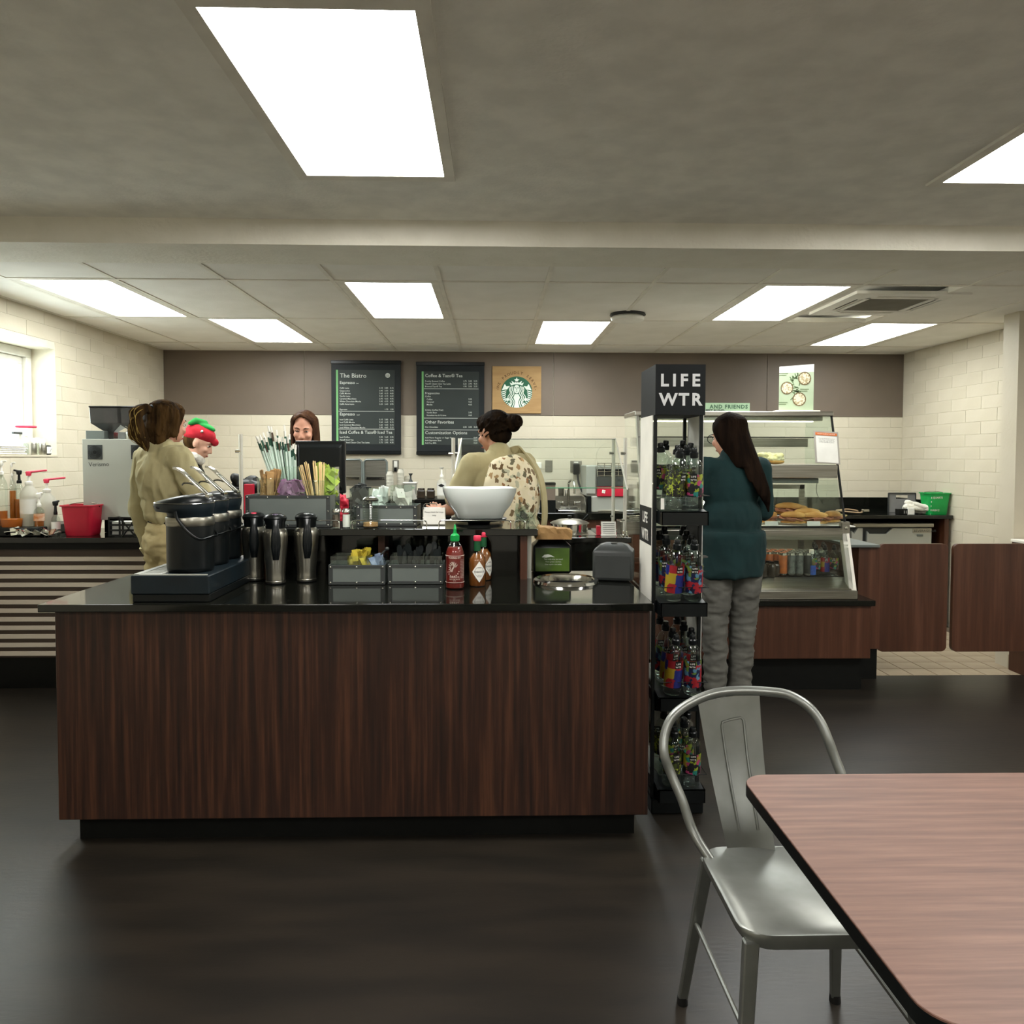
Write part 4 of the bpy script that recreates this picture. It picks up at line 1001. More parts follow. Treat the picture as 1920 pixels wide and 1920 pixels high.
def hop(cx, w_, top, m='darkgrey'):
    b = MB(); h0 = z1 + .004; hh = top
    b.loft([[(cx + a * .028, .10 + c * .03, h0) for a, c in ((-1, -1), (1, -1), (1, 1), (-1, 1))], [(cx + a * .028, .10 + c * .03, h0 + .045) for a, c in ((-1, -1), (1, -1), (1, 1), (-1, 1))],
            [(cx + a * w_, .10 + c * .07, h0 + .10) for a, c in ((-1, -1), (1, -1), (1, 1), (-1, 1))], [(cx + a * w_ * 1.03, .10 + c * .075, hh) for a, c in ((-1, -1), (1, -1), (1, 1), (-1, 1))]])
    return b
tz = P(200, 764, Y).z - CH
M['hopper'] = mat('smoky_hopper', '343433', .18, col2='3d3b3a', coat=.3)
h1 = build('bean_hopper', hop(-W + .135, .10, tz), 'hopper', t, bev=.003); build('hopper_lid', MB().bb((-W + .03, .02, tz), (-W + .24, .18, tz + .010)), 'blackplastic', h1, bev=.003)
h2 = build('bean_hopper', hop(W - .13, .10, tz), 'hopper', t, bev=.003); build('hopper_lid', MB().bb((W - .235, .02, tz), (W - .02, .18, tz + .010)), 'blackplastic', h2, bev=.003)
build('cup_tray', MB().bb((-W + .015, .012, z1), (-W + .13, .30, z1 + .055)), 'steeldull', t, bev=.002)
build('bean_jar', MB().lathe([(.055, 0), (.057, .005), (.057, .045), (.045, .052), (.01, .062), (0, .063)], (W - .13, .05, z1 + .002), 26), 'steel', t, smooth=35)
build('spoon', MB().tube([(W - .14, .05, z1 + .06), (W - .185, .04, z1 + .085)], .0025, 6), 'chrome', t)

# ---- bottles, syrups and the buckets on the left counter
rz = .055
t = thing('bottle_riser', 'low black riser tray under the syrup bottles by the window wall', 'tray', (0, 0, 0))
build('tray', MB().bb((XL + .02, 4.86, CH + .001), (P(100, 980, 5.02).x, 5.36, CH + rz)), 'blackplastic', t, bev=.004)
def lx(px, Y): return P(px, 950, Y).x
def pump(px, Y, r, htop, lab, body='frosted', fill=None, cap='pink_plastic', arm=.11, label=False, base=CH + .056, fh=.4, neck=.035, ry=0, armz=0):
    h = P(px, htop, Y).z - base
    t = thing('pump_bottle', lab, 'bottle', (lx(px, Y), Y, base + .001), 0, 'syrup pump bottles'); hb = h - .085
    build('bottle', MB().lathe([(r - .003, 0), (r, .004), (r, hb * .72), (r * .9, hb * .84), (r * .42, hb * .97), (r * .40, hb)], n=26), body, t, smooth=True)
    if fill: build('syrup', MB().lathe([(r - .006, .004), (r - .005, .006), (r - .005, hb * fh)], n=24), fill, t, smooth=40)
    build('pump_neck', MB().lathe([(r * .42, hb), (r * .45, hb + .004), (r * .42, hb + .018), (.009, hb + .022), (.007, h - .018)], n=18), 'white' if cap == 'pink_plastic' else cap, t, smooth=40)
    a = MB(); a.lathe([(.014, h - .028), (.018, h - .006), (.014, h)], n=16); a.v = [(x * math.cos(0), y, z) for x, y, z in a.v]
    a.cap((-.01, 0, h - .006), (arm, 0, h + armz), .007, .006); build('pump_head', a, cap, t, smooth=45)
    if label: build('label', MB().lathe([(r + .0006, hb * .30), (r + .0006, hb * .66)], n=26, cap=False), label, t, smooth=True)
    return t
pump(88, 5.00, .055, 898, 'big translucent jug with a pink pump arm, nearest the red bucket', arm=.115, base=CH, armz=.006)
pump(55, 4.98, .052, 884, 'translucent jug with a pink pump arm, second from the red bucket', arm=.11, label='paper', base=CH + .055, armz=.006)
M['labelO'] = mat('orange_label', 'c77a45', .7, col2='e0cdb5', nscale=22)
pump(37, 5.06, .034, 882, 'clear syrup bottle with a black pump and amber syrup', 'bottleglass', 'amber', 'blackplastic', arm=-.03, label=False, fh=.62)
pump(20, 5.04, .036, 868, 'clear syrup bottle with a white pump and amber syrup', 'bottleglass', 'amber', 'white', arm=.03, fh=.7)
pump(3, 4.93, .036, 865, 'syrup bottle with a white pump cut by the left edge of the frame', 'bottleglass', 'amber', 'white', arm=.03, fh=.3)
pump(73, 4.90, .030, 925, 'small bottle with an orange and white label before the pink pump jugs', 'bottleglass', 'amber', 'white', arm=.02, label='labelO', fh=.5)
pump(104, 4.93, .026, 940, 'small clear syrup bottle with a black cap, touching the red bucket', 'bottleglass', None, 'blackplastic', arm=.02, label='paper', base=CH)
tag(build('syrup_tub', MB().lathe([(.055, 0), (.058, .004), (.062, .05), (.06, .052)], (lx(22, 4.92), 4.92, CH + .056), 26), 'amber', smooth=40), 'low amber tub in front of the syrup bottles', 'tub')
b = MB()
for k in range(26): b.box((lx(60, 4.86) + R.uniform(-.13, .14), 4.86 + R.uniform(-.03, .04), CH + .012 + R.uniform(0, .02)), (.06, .04, .004), Matrix.Rotation(R.uniform(-.6, .6), 3, 'Y') @ Matrix.Rotation(R.uniform(-1, 1), 3, 'X') @ Matrix.Rotation(R.uniform(0, 3), 3, 'Z'))
tag(build('foil_wrap', b, 'chrome'), 'crumpled shiny foil and cloth at the front edge of the striped counter', 'foil', None, 'stuff')
def bucket(loc, m, lab, r=.095, h=.19, rz=.0, marks=False):
    t = thing('bucket', lab, 'bucket', loc, rz)
    def rr(w_, d, z, c=.03):
        o = []
        for cx, cy, a0 in ((w_ - c, d - c, 0), (-w_ + c, d - c, PI / 2), (-w_ + c, -d + c, PI), (w_ - c, -d + c, 1.5 * PI)):
            for k in range(6): a = a0 + PI / 2 * k / 5; o.append((cx + c * math.cos(a), cy + c * math.sin(a), z))
        return o
    b = MB().loft([rr(r * .82, r * .72, 0), rr(r * .85, r * .75, .01), rr(r, r * .9, h), rr(r + .008, r * .9 + .008, h), rr(r + .008, r * .9 + .008, h + .008), rr(r - .004, r * .9 - .004, h + .008), rr(r * .84, r * .72, .012)])
    build('pail', b, m, t, smooth=45)
    build('handle', MB().tube(smooth_curve([(-r - .006, 0, h - .005), (-r * .8, .03, h + .012), (0, .055, h + .018), (r * .8, .03, h + .012), (r + .006, 0, h - .005)], 4), .003, 6), 'chrome', t, smooth=True)
    if marks:
        tx = MB(); 
        for k, s_ in enumerate(('6 QUARTS', '4', '3', 'WASH 2', '1')): text_into(tx, s_, .022, -r * .86, h * .78 - k * .036, -r * .915 + k * .003, bold=.0004)
        tx.v = [(x, -r * (.75 + .15 * z / h) - .002, z) for x, y, z in tx.v]
        build('printed_marks', tx, 'paper', t)
    return t
bucket((P(156, 990, 4.95).x, 4.95, CH + .001), 'red_plastic', 'red plastic sanitiser bucket on the striped counter', r=.098, h=.185)
# black crate with openings
q = P(240, 985, 4.93); t = thing('milk_crate', 'black plastic crate with an open lattice, between the coffee machine and the khaki shirt', 'crate', (q.x, 4.93, CH + .001))
b = MB(); W = .085; H = .115
for z in (0, .033, .066, .099): b.bb((-W, -.08, z), (W, -.074, z + .012)); 
for x in (-W, -.02, .0, W - .01): b.bb((x, -.081, 0), (x + .01, -.073, H))
b.tube([(-.015, -.077, H), (.04, -.077, .05), (.08, -.077, H)], .006, 6); b.tube([(-.0, -.077, 0), (.04, -.077, .05), (.08, -.077, 0)], .006, 6)
b.bb((-W, -.08, 0), (-W + .005, .08, H)); b.bb((W - .005, -.08, 0), (W, .08, H)); b.bb((-W, .075, 0), (W, .08, H)); b.bb((-W, -.08, H - .012), (W, -.072, H + .006))
build('lattice', b, 'blackplastic', t); build('contents', MB().bb((-W + .01, -.05, .005), (W - .01, .06, .09)), 'paper', t)

# ---- window sill
sx = XL - .08; sz = WZ0 + .003
def sy(px, x=sx): 
    d = ray(px, 850); return d.y * x / d.x
t = thing('sill_pump_bottle', 'white bottle with a pink pump lever on the window sill', 'bottle', (sx, sy(49), sz))
build('bottle', MB().lathe([(.030, 0), (.033, .004), (.033, .085), (.016, .115), (.014, .125)], n=24), 'frosted', t, smooth=True); build('pump_neck', MB().lathe([(.017, .125), (.019, .16), (.02, .18)], n=16), 'white', t, smooth=True)
build('pump_head', MB().cap((-.045, -.03, .19), (.05, .03, .19), .008, .008), 'pink_plastic', t, smooth=True)
for k, (px, h, dx) in enumerate(((47, .11, .05), (62, .115, .03), (70, .12, -.03), (80, .11, .04))):
    x = sx + dx; t = thing('sill_jar', ('glass shaker jar before the pink pump bottle on the sill', 'slim shaker jar in the middle of the window sill', 'shaker jar set back by the window, second from the clock', 'white-capped shaker jar next to the little clock')[k], 'jar', (x, sy(px, x), sz), 0, 'shaker jars on the window sill')
    build('jar', MB().lathe([(.021, 0), (.023, .004), (.022, h * .62), (.018, h * .7)], n=16), 'steel' if k % 2 else 'bottleglass', t, smooth=40); build('cap', MB().lathe([(.019, h * .7), (.02, h * .72), (.02, h * .9), (.012, h), (0, h)], n=16), 'white', t, smooth=40)
x = sx + .03; t = thing('sill_clock', 'tiny dark desk clock with a white face at the end of the sill', 'clock', (x, sy(95, x), sz), .5)
build('case', MB().bb((-.03, -.012, 0), (.03, .018, .068)), 'blackplastic', t, bev=.008, seg=2); build('face', MB().bb((-.022, -.0135, .010), (.022, -.012, .058)), 'paper', t, bev=.0004)
hm = MB(); hm.ribbon([(0, .034), (.010, .046)], .002, -.0145, -.0137); hm.ribbon([(0, .034), (-.004, .020)], .002, -.0145, -.0137); build('hands', hm, 'dark', t)
x = sx + .02; b = MB(); y_ = sy(14, x)
for k in range(5): b.bb((x - .06, y_ - .16 + R.uniform(-.01, .01), sz + .012 * k), (x + .055, y_ + .12 + R.uniform(-.02, .02), sz + .012 * k + .010))
tag(build('folded_cloths', b, 'fur', bev=.003), 'stack of folded white cloths on the window sill', 'cloths')
x = sx + .0; tag(build('grey_tub', MB().lathe([(.03, 0), (.035, .05), (.028, .055)], (x, sy(33, x), sz), 20), 'darkgrey', smooth=40), 'small grey tub between the folded cloths and the pump bottle', 'tub')

# ================================================================ BACK WALL
def wallbox(name, lab, cat, px0, px1, py0, py1, th=.02, m='menuframe', Y=YW, bev=.002):
    a = P(px0, py1, Y - th); b = P(px1, py0, Y - th)
    t = thing(name, lab, cat, ((a.x + b.x) / 2, Y - .001, (a.z + b.z) / 2)); w_, h = (b.x - a.x) / 2, (b.z - a.z) / 2
    build('board', MB().bb((-w_, -th, -h), (w_, 0, h)), m, t, bev=bev); return t, w_, h
def menu(px0, px1, py0, py1, ip, lab, lines, rules, badge=False):
    t, w_, h = wallbox('menu_board', lab, 'menu board', px0, px1, py0, py1, .035)
    cx, cz = t.location.x, t.location.z; Y = YW - .036
    F = lambda px, py: (P(px, py, Y).x - cx, P(px, py, Y).z - cz)
    a, b = F(ip[0], ip[3]), F(ip[1], ip[2])
    build('poster', MB().bb((a[0], -.038, a[1]), (b[0], -.0365, b[1])), 'menu', t)
    build('green_stripe', MB().bb((a[0], -.0395, a[1]), (a[0] + .018, -.0385, b[1])), 'menugreen', t)
    build('top_rail', MB().bb((-w_ - .004, -.045, h - .03), (w_ + .004, .0, h + .004)), 'blackplastic', t, bev=.004)
    build('bottom_rail', MB().bb((-w_ - .002, -.045, -h - .004), (w_ + .002, .0, -h + .03)), 'blackplastic', t, bev=.004)
    tx = MB()
    for px, py, size, s_, al in lines: x, z = F(px, py); text_into(tx, s_, size * .93, x, z, -.0392, al, bold=size * .004)
    build('lettering', tx, 'menutext', t)['kind'] = 'stuff'
    r = MB()
    for py in rules: x, z = F(ip[0] + 4, py); r.bb((x, -.0396, z - .002), (b[0] - .004, -.0386, z + .002))
    build('rule_lines', r, 'menutext', t)
    if badge:
        x, z = F(727, 704); m_ = MB(); n = 30
        m_.prism([(x + .022 * math.cos(2 * PI * k / n), z + .022 * math.sin(2 * PI * k / n)) for k in range(n)], -.0398, -.0388); build('round_badge', m_, 'menutext', t)
        m_ = MB(); 
        for k in range(5): m_.ribbon([(x - .012 + .006 * k, z - .016), (x - .015 + .0075 * k, z - .004), (x - .012 + .006 * k, z + .008)], .0025, -.0404, -.0399)
        build('badge_print', m_, 'menu', t)
S1, S2, S3 = .036, .0215, .05
P3 = lambda y, ps, xs=(718, 728, 738): [(x, y, S2, p, 'RIGHT') for x, p in zip(xs, ps)]
L = [(637.5, 708, .062, 'The Bistro', 'LEFT'), (637, 720, .043, 'Espresso', 'LEFT'), (668, 720, .018, 'hot', 'LEFT')]
for y, s_, ps in ((729, 'Caffè Latte', ('3.15', '3.85', '4.15')), (734, 'Cappuccino', ('2.95', '3.55', '3.95')), (739, 'Caffè Mocha', ('3.65', '4.15', '4.65')), (744, 'Vanilla Latte', ('3.65', '4.15', '4.65')), (749, 'Caramel Macchiato', ('3.95', '4.35', '4.95')), (754, 'White Chocolate Mocha', ('3.95', '4.35', '4.95')), (759, 'Caffè Americano', ('2.25', '2.65', '2.95')), (769, 'Espresso', ('', '1.75', '1.95'))):
    L.append((637, y, S2, s_, 'LEFT')); L += P3(y, ps)
L += [(637, 779, .043, 'Espresso', 'LEFT'), (669, 779, .018, 'iced', 'LEFT')]
for y, s_, ps in ((788, 'Iced Caffè Latte', ('3.15', '3.85', '4.25')), (793, 'Iced Caffè Mocha', ('3.65', '4.45', '5.15')), (798, 'Iced Caramel Macchiato', ('3.65', '4.35', '5.15')), (803, 'Iced White Chocolate Mocha', ('3.95', '4.65', '5.15'))):
    L.append((637, y, S2, s_, 'LEFT')); L += P3(y, ps)
L.append((637, 813, .043, 'Iced Coffee & Tazo® Iced Tea', 'LEFT'))
for y, s_, ps in ((821, 'Iced Coffee', ('2.25', '2.65', '3.25')), (826, 'Tazo® Iced Tea', ('1.95', '2.25', '2.65')), (831, 'Tazo® Iced Classic Chai Tea Latte', ('3.75', '3.95', '4.35'))):
    L.append((637, y, S2, s_, 'LEFT')); L += P3(y, ps)
menu(622, 751, 677, 851, (631, 740, 694, 833), 'left menu board headed The Bistro, with a green stripe', L, (771, 804.5), True)
X2 = (875, 885, 895)
L = [(797, 707, .045, 'Coffee & Tazo® Tea', 'LEFT')]
for y, s_, ps in ((716, 'Freshly Brewed Coffee', ('1.75', '2.05', '2.35')), (721, 'Tazo® Classic Chai Tea Latte', ('3.25', '3.95', '4.35')), (726, 'Brewed Tazo® Tea', ('1.95', '2.05', '2.35'))):
    L.append((797, y, S2, s_, 'LEFT')); L += P3(y, ps, X2)
L += [(797, 739, .03, 'Frappuccino', 'LEFT'), (797, 744.5, S2, 'Coffee', 'LEFT')]
for y, s_, p in ((750, 'Coffee', '3.95'), (755, 'Caramel', '4.65'), (760, 'Mocha', '4.65'), (775, 'Vanilla Bean', '3.95'), (780, 'Strawberries & Crème', '4.65')):
    L += [(800, y, S2, s_, 'LEFT'), (885, y, S2, p, 'RIGHT')]
L += [(797, 770, S2, 'Crème (Coffee Free)', 'LEFT'), (797, 794, .045, 'Other Favorites', 'LEFT'), (797, 802, S2, 'Hot Chocolate', 'LEFT')] + P3(802, ('2.55', '3.05', '3.25'), X2)
L += [(797, 814, .045, 'Customization Options', 'LEFT'), (797, 822, S2, 'Add Flavor Regular or Sugar Free', 'LEFT'), (797, 827, S2, 'Add Espresso Shot', 'LEFT'), (797, 832, S2, 'Add Soy Milk', 'LEFT'), (895, 822, S2, '0.60', 'RIGHT'), (895, 827, S2, '0.80', 'RIGHT'), (895, 832, S2, '0.60', 'RIGHT')]
menu(781, 908, 680, 852, (791, 898, 697, 834), 'right menu board headed Coffee and Tea, with a green stripe', L, (729, 784, 806))

# wood board with the round green emblem
t, w_, h = wallbox('wood_sign', 'square tan board with a round green and white emblem and brown lettering', 'sign', 923, 1015, 687, 775, .02, 'signwood')
cx, cz = t.location.x, t.location.z
c_ = P(968.8, 735.3, YW - .02); ox, oz = c_.x - cx, c_.z - cz; RR = 29.2 / 197.5
F = lambda x, y: (ox + (x - 938) / 510 * RR, oz + (965 - y) / 510 * RR)
m_ = MB(); m_.prism([(ox + RR * math.cos(2 * PI * k / 64), oz + RR * math.sin(2 * PI * k / 64)) for k in range(64)], -.0215, -.0203); build('green_disc', m_, 'logo_green', t)
m_ = MB(); A, B = -.0228, -.0217
def poly(pts, mir=False):
    m_.prism([F(*p) for p in pts], A, B)
    if mir: m_.prism([F(1876 - p[0], p[1]) for p in pts][::-1], A, B)
def stroke(pts, w_, mir=True):
    c = smooth_curve([Vector((p[0], p[1], 0)) for p in pts], 4)
    m_.ribbon([F(p.x, p.y) for p in c], w_ / 510 * RR, A, B)
    if mir: m_.ribbon([F(1876 - p.x, p.y) for p in c], w_ / 510 * RR, A, B)
star = []
for k in range(10): r_ = 95 if k % 2 == 0 else 42; a = PI / 2 + k * PI / 5; star.append((938 + r_ * math.cos(a), 580 - r_ * math.sin(a)))
poly(star)
poly([(755, 752), (708, 650), (800, 690), (765, 595), (868, 662), (890, 610), (986, 610), (1008, 662), (1111, 595), (1076, 690), (1168, 650), (1121, 752), (1030, 718), (938, 706), (846, 718)])
poly([(938 + 98 * math.cos(2 * PI * k / 28), 868 + 138 * math.sin(2 * PI * k / 28)) for k in range(28)])
poly([(880, 1025), (996, 1025), (1048, 1140), (985, 1290), (1035, 1465), (938, 1474), (841, 1465), (891, 1290), (828, 1140)])
stroke([(815, 770), (795, 880), (845, 1010), (770, 1140), (850, 1290), (790, 1455)], 30)
stroke([(772, 780), (745, 890), (780, 1010), (715, 1140), (785, 1290), (725, 1440)], 26)
stroke([(728, 800), (705, 890), (730, 1000), (650, 1130), (740, 1270), (680, 1400)], 24)
poly([(450, 905), (548, 700), (600, 775), (715, 768), (625, 880), (540, 885)], True)
for k in range(5):
    y = 935 + k * 62; xo = 938 - math.sqrt(max(505 ** 2 - (y + 35 - 965) ** 2, 0)); stroke([(xo, y + 38), (xo + 75, y + 15), (600 - k * 8 if k < 3 else 560 + k * 6, y - 15)], 30)
poly([(575, 1180), (650, 1150), (690, 1230), (640, 1262)], True)
for k in range(5):
    a = 2.75 + .0 + k * .19; r0, r1 = 505, 425; a = PI + .50 + k * .145
    stroke([(938 + r0 * math.cos(a), 965 - r0 * math.sin(a)), (938 + r1 * math.cos(a + .03), 965 - r1 * math.sin(a + .03))], 26)
build('emblem', m_, 'logo_white', t)
m_ = MB(); A, B = -.0236, -.023
for x in (893, 983): poly([(x + 32 * math.cos(2 * PI * k / 12), 825 + 13 * math.sin(2 * PI * k / 12)) for k in range(12)])
poly([(938 + 26 * math.cos(2 * PI * k / 12), 932 + 11 * math.sin(2 * PI * k / 12)) for k in range(12)]); poly([(930, 840), (946, 840), (950, 890), (926, 890)])
poly([(915, 665), (938, 640), (961, 665)])
build('emblem_face', m_, 'logo_green', t)
m_ = MB(); word = 'WE PROUDLY SERVE'; a0, a1 = math.radians(164), math.radians(16)
for k, ch in enumerate(word):
    if ch == ' ': continue
    a = a0 + (a1 - a0) * k / (len(word) - 1); r_ = RR * 1.16
    text_into(m_, ch, .036, ox + r_ * math.cos(a), oz + r_ * math.sin(a), -.0205, 'CENTER', ang=a - PI / 2, bold=.0006)
for s_ in (-1, 1): m_.prism([(ox + s_ * 1.2 * RR + .004 * math.cos(k), oz + .16 * RR + .004 * math.sin(k)) for k in range(6)], -.0212, -.0204)
build('lettering', m_, 'brownprint', t)['kind'] = 'stuff'

# steel trays standing against the wall, outlets
CZ = .965; CY = 6.70
def tray(px0, px1, lab):
    a, b = P(px0, 915, 7.2), P(px1, 862, 7.2); t = thing('steel_tray', lab, 'tray', ((a.x + b.x) / 2, 7.22, CZ + .21), 0, 'steel trays leaning on the back wall'); w_ = (b.x - a.x) / 2; z0, z1 = .005, b.z - CZ - .21
    m_ = MB(); m_.bb((-w_, 0, z0), (w_, .004, z1)); build('sheet', m_, 'steel', t)
    rim = MB(); rim.tube([(-w_, -.004, z0), (-w_, -.004, z1 - .02), (-w_ + .02, -.004, z1), (w_ - .02, -.004, z1), (w_, -.004, z1 - .02), (w_, -.004, z0)], .010, 8); build('rolled_rim', rim, 'steeldull', t, smooth=True)
    build('brace', MB().bb((-w_ * .8, -.02, z0 + .06), (w_ * .8, -.002, z0 + .085)), 'chrome', t, bev=.003)
tray(640, 678, 'upright steel tray right behind the till screen'); tray(682, 725, 'upright steel tray left of the wall outlet')
def outlet(px, py, w_, h, lab, m='steel', Y=YW):
    q = P(px, py, Y); t = thing('wall_outlet', lab, 'outlet', (q.x, Y - .001, q.z), 0, 'outlet plates on the back wall')
    build('plate', MB().bb((-w_, -.007, -h), (w_, 0, h)), m, t, bev=.002); return t
t = outlet(742, 874, .030, .056, 'outlet with a white and black plug, right of the steel trays')
build('socket', MB().bb((-.016, -.011, -.01), (.016, -.007, .048)), 'white', t, bev=.002); build('plug', MB().bb((-.012, -.03, -.048), (.012, -.007, -.014)), 'blackplastic', t, bev=.004)
t = outlet(1029, 874, .034, .055, 'blank steel cover plate right of the bun-haired customer'); build('screw', MB().lathe([(.003, 0), (.003, .001)], (0, -.008, .045), 8), 'darkgrey', t)
t = outlet(1080, 875, .055, .055, 'steel outlet plate with a large black plug and cord'); build('socket', MB().bb((-.02, -.010, .035), (.02, -.007, .048)), 'white', t)
pl = build('plug', MB().bb((-.03, -.06, -.075), (.03, -.007, .03)), 'blackplastic', t, bev=.01, seg=2)
cord = smooth_curve([P(1083, 890, 7.28), P(1085, 905, 7.2), P(1090, 918, 7.15), P(1098, 930, 7.1), P(1110, 935, 7.05)], 6)
tag(build('power_cord', MB().tube(cord, .010, 8), 'rubber', smooth=True), 'thick black power cord curving from the plug to the grey oven', 'cord')
q = P(1003, 871, 7.3); t = thing('towel_dispenser', 'small white dispenser on the wall beside the bun-haired customer', 'dispenser', (q.x, 7.30, q.z)); build('housing', MB().bb((-.06, -.05, -.035), (.06, .06, .02)), 'white', t, bev=.01, seg=2); build('dark_foot', MB().bb((-.03, -.04, -.05), (.02, .0, -.036)), 'darkgrey', t)

# back counter, left low fridge, centre sink run, right run
t = thing('back_fridge', 'black under-counter fridge with chrome shelf edges along the back wall', 'fridge', (0, 0, 0))
FX0, FX1 = P(640, 950, 6.7).x, P(995, 950, 6.7).x; FZ = P(800, 937, 6.7).z
build('cabinet', MB().bb((FX0, 6.72, 0), (FX1, YW - .01, FZ - .02)), 'blackmatte', t); build('top', MB().bb((FX0, 6.70, FZ - .02), (FX1, YW - .005, FZ)), 'blackmatte', t, bev=.003); build('top_edge', MB().bb((FX0, 6.695, FZ - .004), (FX1, 6.70, FZ + .001)), 'chrome', t)
for k in range(3): build('shelf_edge', MB().bb((FX0 + .02, 6.70, FZ - .09 - .065 * k), (FX1 - .02, 6.718, FZ - .082 - .065 * k)), 'chrome', t)
FB = FZ + .001
q = P(770, 905, 6.95); t = thing('sauce_warmer', 'white square pump container with a dark pump on the back fridge', 'container', (q.x, 6.95, FB))
build('tub', MB().loft([[(a * .045, b_ * .045, 0) for a, b_ in ((-1, -1), (1, -1), (1, 1), (-1, 1))], [(a * .055, b_ * .055, .13) for a, b_ in ((-1, -1), (1, -1), (1, 1), (-1, 1))]]), 'silverpaint', t, bev=.004); build('lid', MB().bb((-.062, -.062, .13), (.062, .062, .145)), 'white', t, bev=.004)
build('pump', MB().lathe([(.022, .145), (.008, .17), (.007, .20), (.018, .215), (.018, .222)], n=14), 'darkgrey', t, smooth=True)
M['cocoa'] = mat('dark_glass_jar', '2c251e', .15, col2='3a3128')
for k, px in enumerate((790, 808)):
    q = P(px, 925, 6.9); t = thing('spice_jar', ('left' if k == 0 else 'right') + ' of the two squat dark jars on the back fridge', 'jar', (q.x, 6.9, FB), 0, 'squat dark jars'); build('jar', MB().bb((-.037, -.035, 0), (.037, .035, .075)), 'cocoa', t, bev=.01, seg=2); build('cap', MB().lathe([(.03, .075), (.032, .078), (.030, .092), (0, .094)], n=20), 'cocoa', t, smooth=40)
q = P(828, 905, 6.85); t = thing('syrup_bottle', 'tall syrup bottle with white pump and black diamond label, behind the bowl', 'bottle', (q.x, 6.85, FB))
build('bottle', MB().lathe([(.038, 0), (.04, .004), (.04, .145), (.036, .155), (.016, .175), (.015, .19)], n=24), M['frosted'], t, smooth=True); build('pump', MB().lathe([(.017, .19), (.018, .205), (.008, .22), (.007, .262), (.016, .268), (.02, .278), (0, .28)], n=16), 'white', t, smooth=40)
build('label', MB().lathe([(.0406, .03), (.0406, .138)], n=24, cap=False), 'paper', t, smooth=True); m_ = MB().prism([(-.028, .118), (-.012, .128), (0, .134), (.012, .128), (.028, .118), (.012, .108), (0, .102), (-.012, .108)], -.0418, -.041); build('label_badge', m_, 'dark', t)
m_ = MB()
for k, (px, h) in enumerate(((731, .24), (750, .26), (762, .20))):
    q = P(px, 905, 6.9); t = thing('cup_stack', ('stack of clear cups left of the white pump container', 'tallest stack of clear cups on the back fridge', 'short stack of clear cups touching the pump container')[k], 'cups', (q.x, 6.9 + .05 * k, FB), 0, 'stacks of clear cups'); pr = []
    for j in range(8): pr += [(.030 + .004, j * h / 8), (.031, j * h / 8 + .004)]
    pr += [(.022, h)]; build('cups', MB().lathe(pr, n=18), 'frosted', t, smooth=True)

t = thing('sink_counter', 'black topped back counter with the steel hand sink', 'counter', (0, 0, 0)); SX0, SX1 = P(1000, 962, CY).x, P(1215, 962, CY).x
build('worktop', MB().bb((FX1 + .004, CY, CZ - .06), (2.30, YW - .005, CZ)), 'black', t, bev=.003); build('front', MB().bb((FX1 + .004, CY + .03, .12), (2.30, YW - .01, CZ - .06)), 'wood2', t); build('kick_board', MB().bb((FX1 + .004, CY + .08, 0), (2.30, YW - .01, .12)), 'blackmatte', t)
Y = 6.80; xs0, xs1 = P(1046, 950, Y).x, P(1096, 950, Y).x; t = thing('hand_sink', 'small steel hand sink with splash guards and a gooseneck tap', 'sink', ((xs0 + xs1) / 2, Y, CZ + .001)); W = (xs1 - xs0) / 2
m_ = MB(); m_.bb((-W, .28, .0), (W, .29, .13)); m_.bb((-W, -.05, .0), (-W + .004, .28, .025)); build('splash_back', m_, 'steel', t)
m_ = MB(); m_.prism([(-.06, 0), (.29, 0), (.29, .13), (.05, .13), (-.06, .07)], W, W + .006, 'x'); build('side_splash', m_, 'steelh', t)
m_ = MB(); m_.bb((-W, -.06, .0), (W, -.02, .02)); m_.bb((-W, .2, .0), (W, .28, .02)); m_.bb((-W, -.02, 0), (-W + .03, .2, .02)); m_.bb((W - .03, -.02, 0), (W, .2, .02)); m_.bb((-W + .03, -.02, .0), (W - .03, .2, .003)); build('basin_rim', m_, 'chrome', t, bev=.003)
tp = MB(); tp.bb((-.075, .20, .02), (.075, .25, .045)); 
for s_ in (-1, 1): tp.cap((s_ * .055, .225, .045), (s_ * .055, .225, .075), .012, .009); tp.cap((s_ * .055, .225, .075), (s_ * .10, .20, .08), .006, .005)
tp.tube(smooth_curve([(0, .225, .04), (0, .225, .20), (.0, .215, .255), (.02, .15, .28), (.035, .09, .25), (.037, .08, .16)], 6), .010, 10); build('tap', tp, 'chrome', t, smooth=40)
Y = 6.95; q = P(1028, 945, Y); t = thing('dispenser_box', 'tall brown and black box dispenser left of the hand sink', 'dispenser', (q.x, Y, CZ + .001)); build('cabinet', MB().bb((-.075, -.05, 0), (.06, .1, .25)), 'brownwall', t, bev=.003); build('dark_base', MB().bb((-.077, -.054, 0), (.062, -.05, .10)), 'blackmatte', t); build('dark_top', MB().bb((-.077, -.054, .235), (.062, .1, .258)), 'blackmatte', t); build('white_side', MB().bb((-.105, -.045, .03), (-.078, .09, .23)), 'white', t, bev=.003)
for k, (px, w_, h) in enumerate(((1052, .026, .075), (1062, .014, .06))): q = P(px, 930, 7.2); tag(build('steel_cup', MB().lathe([(w_, 0), (w_ * 1.1, h), (w_, h + .002)], (q.x, 7.2, CZ + .12), 18), 'steel', smooth=40), ('wide' if k == 0 else 'narrow') + ' steel cup on the shelf behind the sink', 'cup', 'cups behind the sink')
tag(build('sink_shelf', MB().bb((xs0 - .01, 7.12, CZ + .11), (xs1 + .01, 7.34, CZ + .12)), 'blackmatte'), 'thin black shelf behind the hand sink', 'shelf')
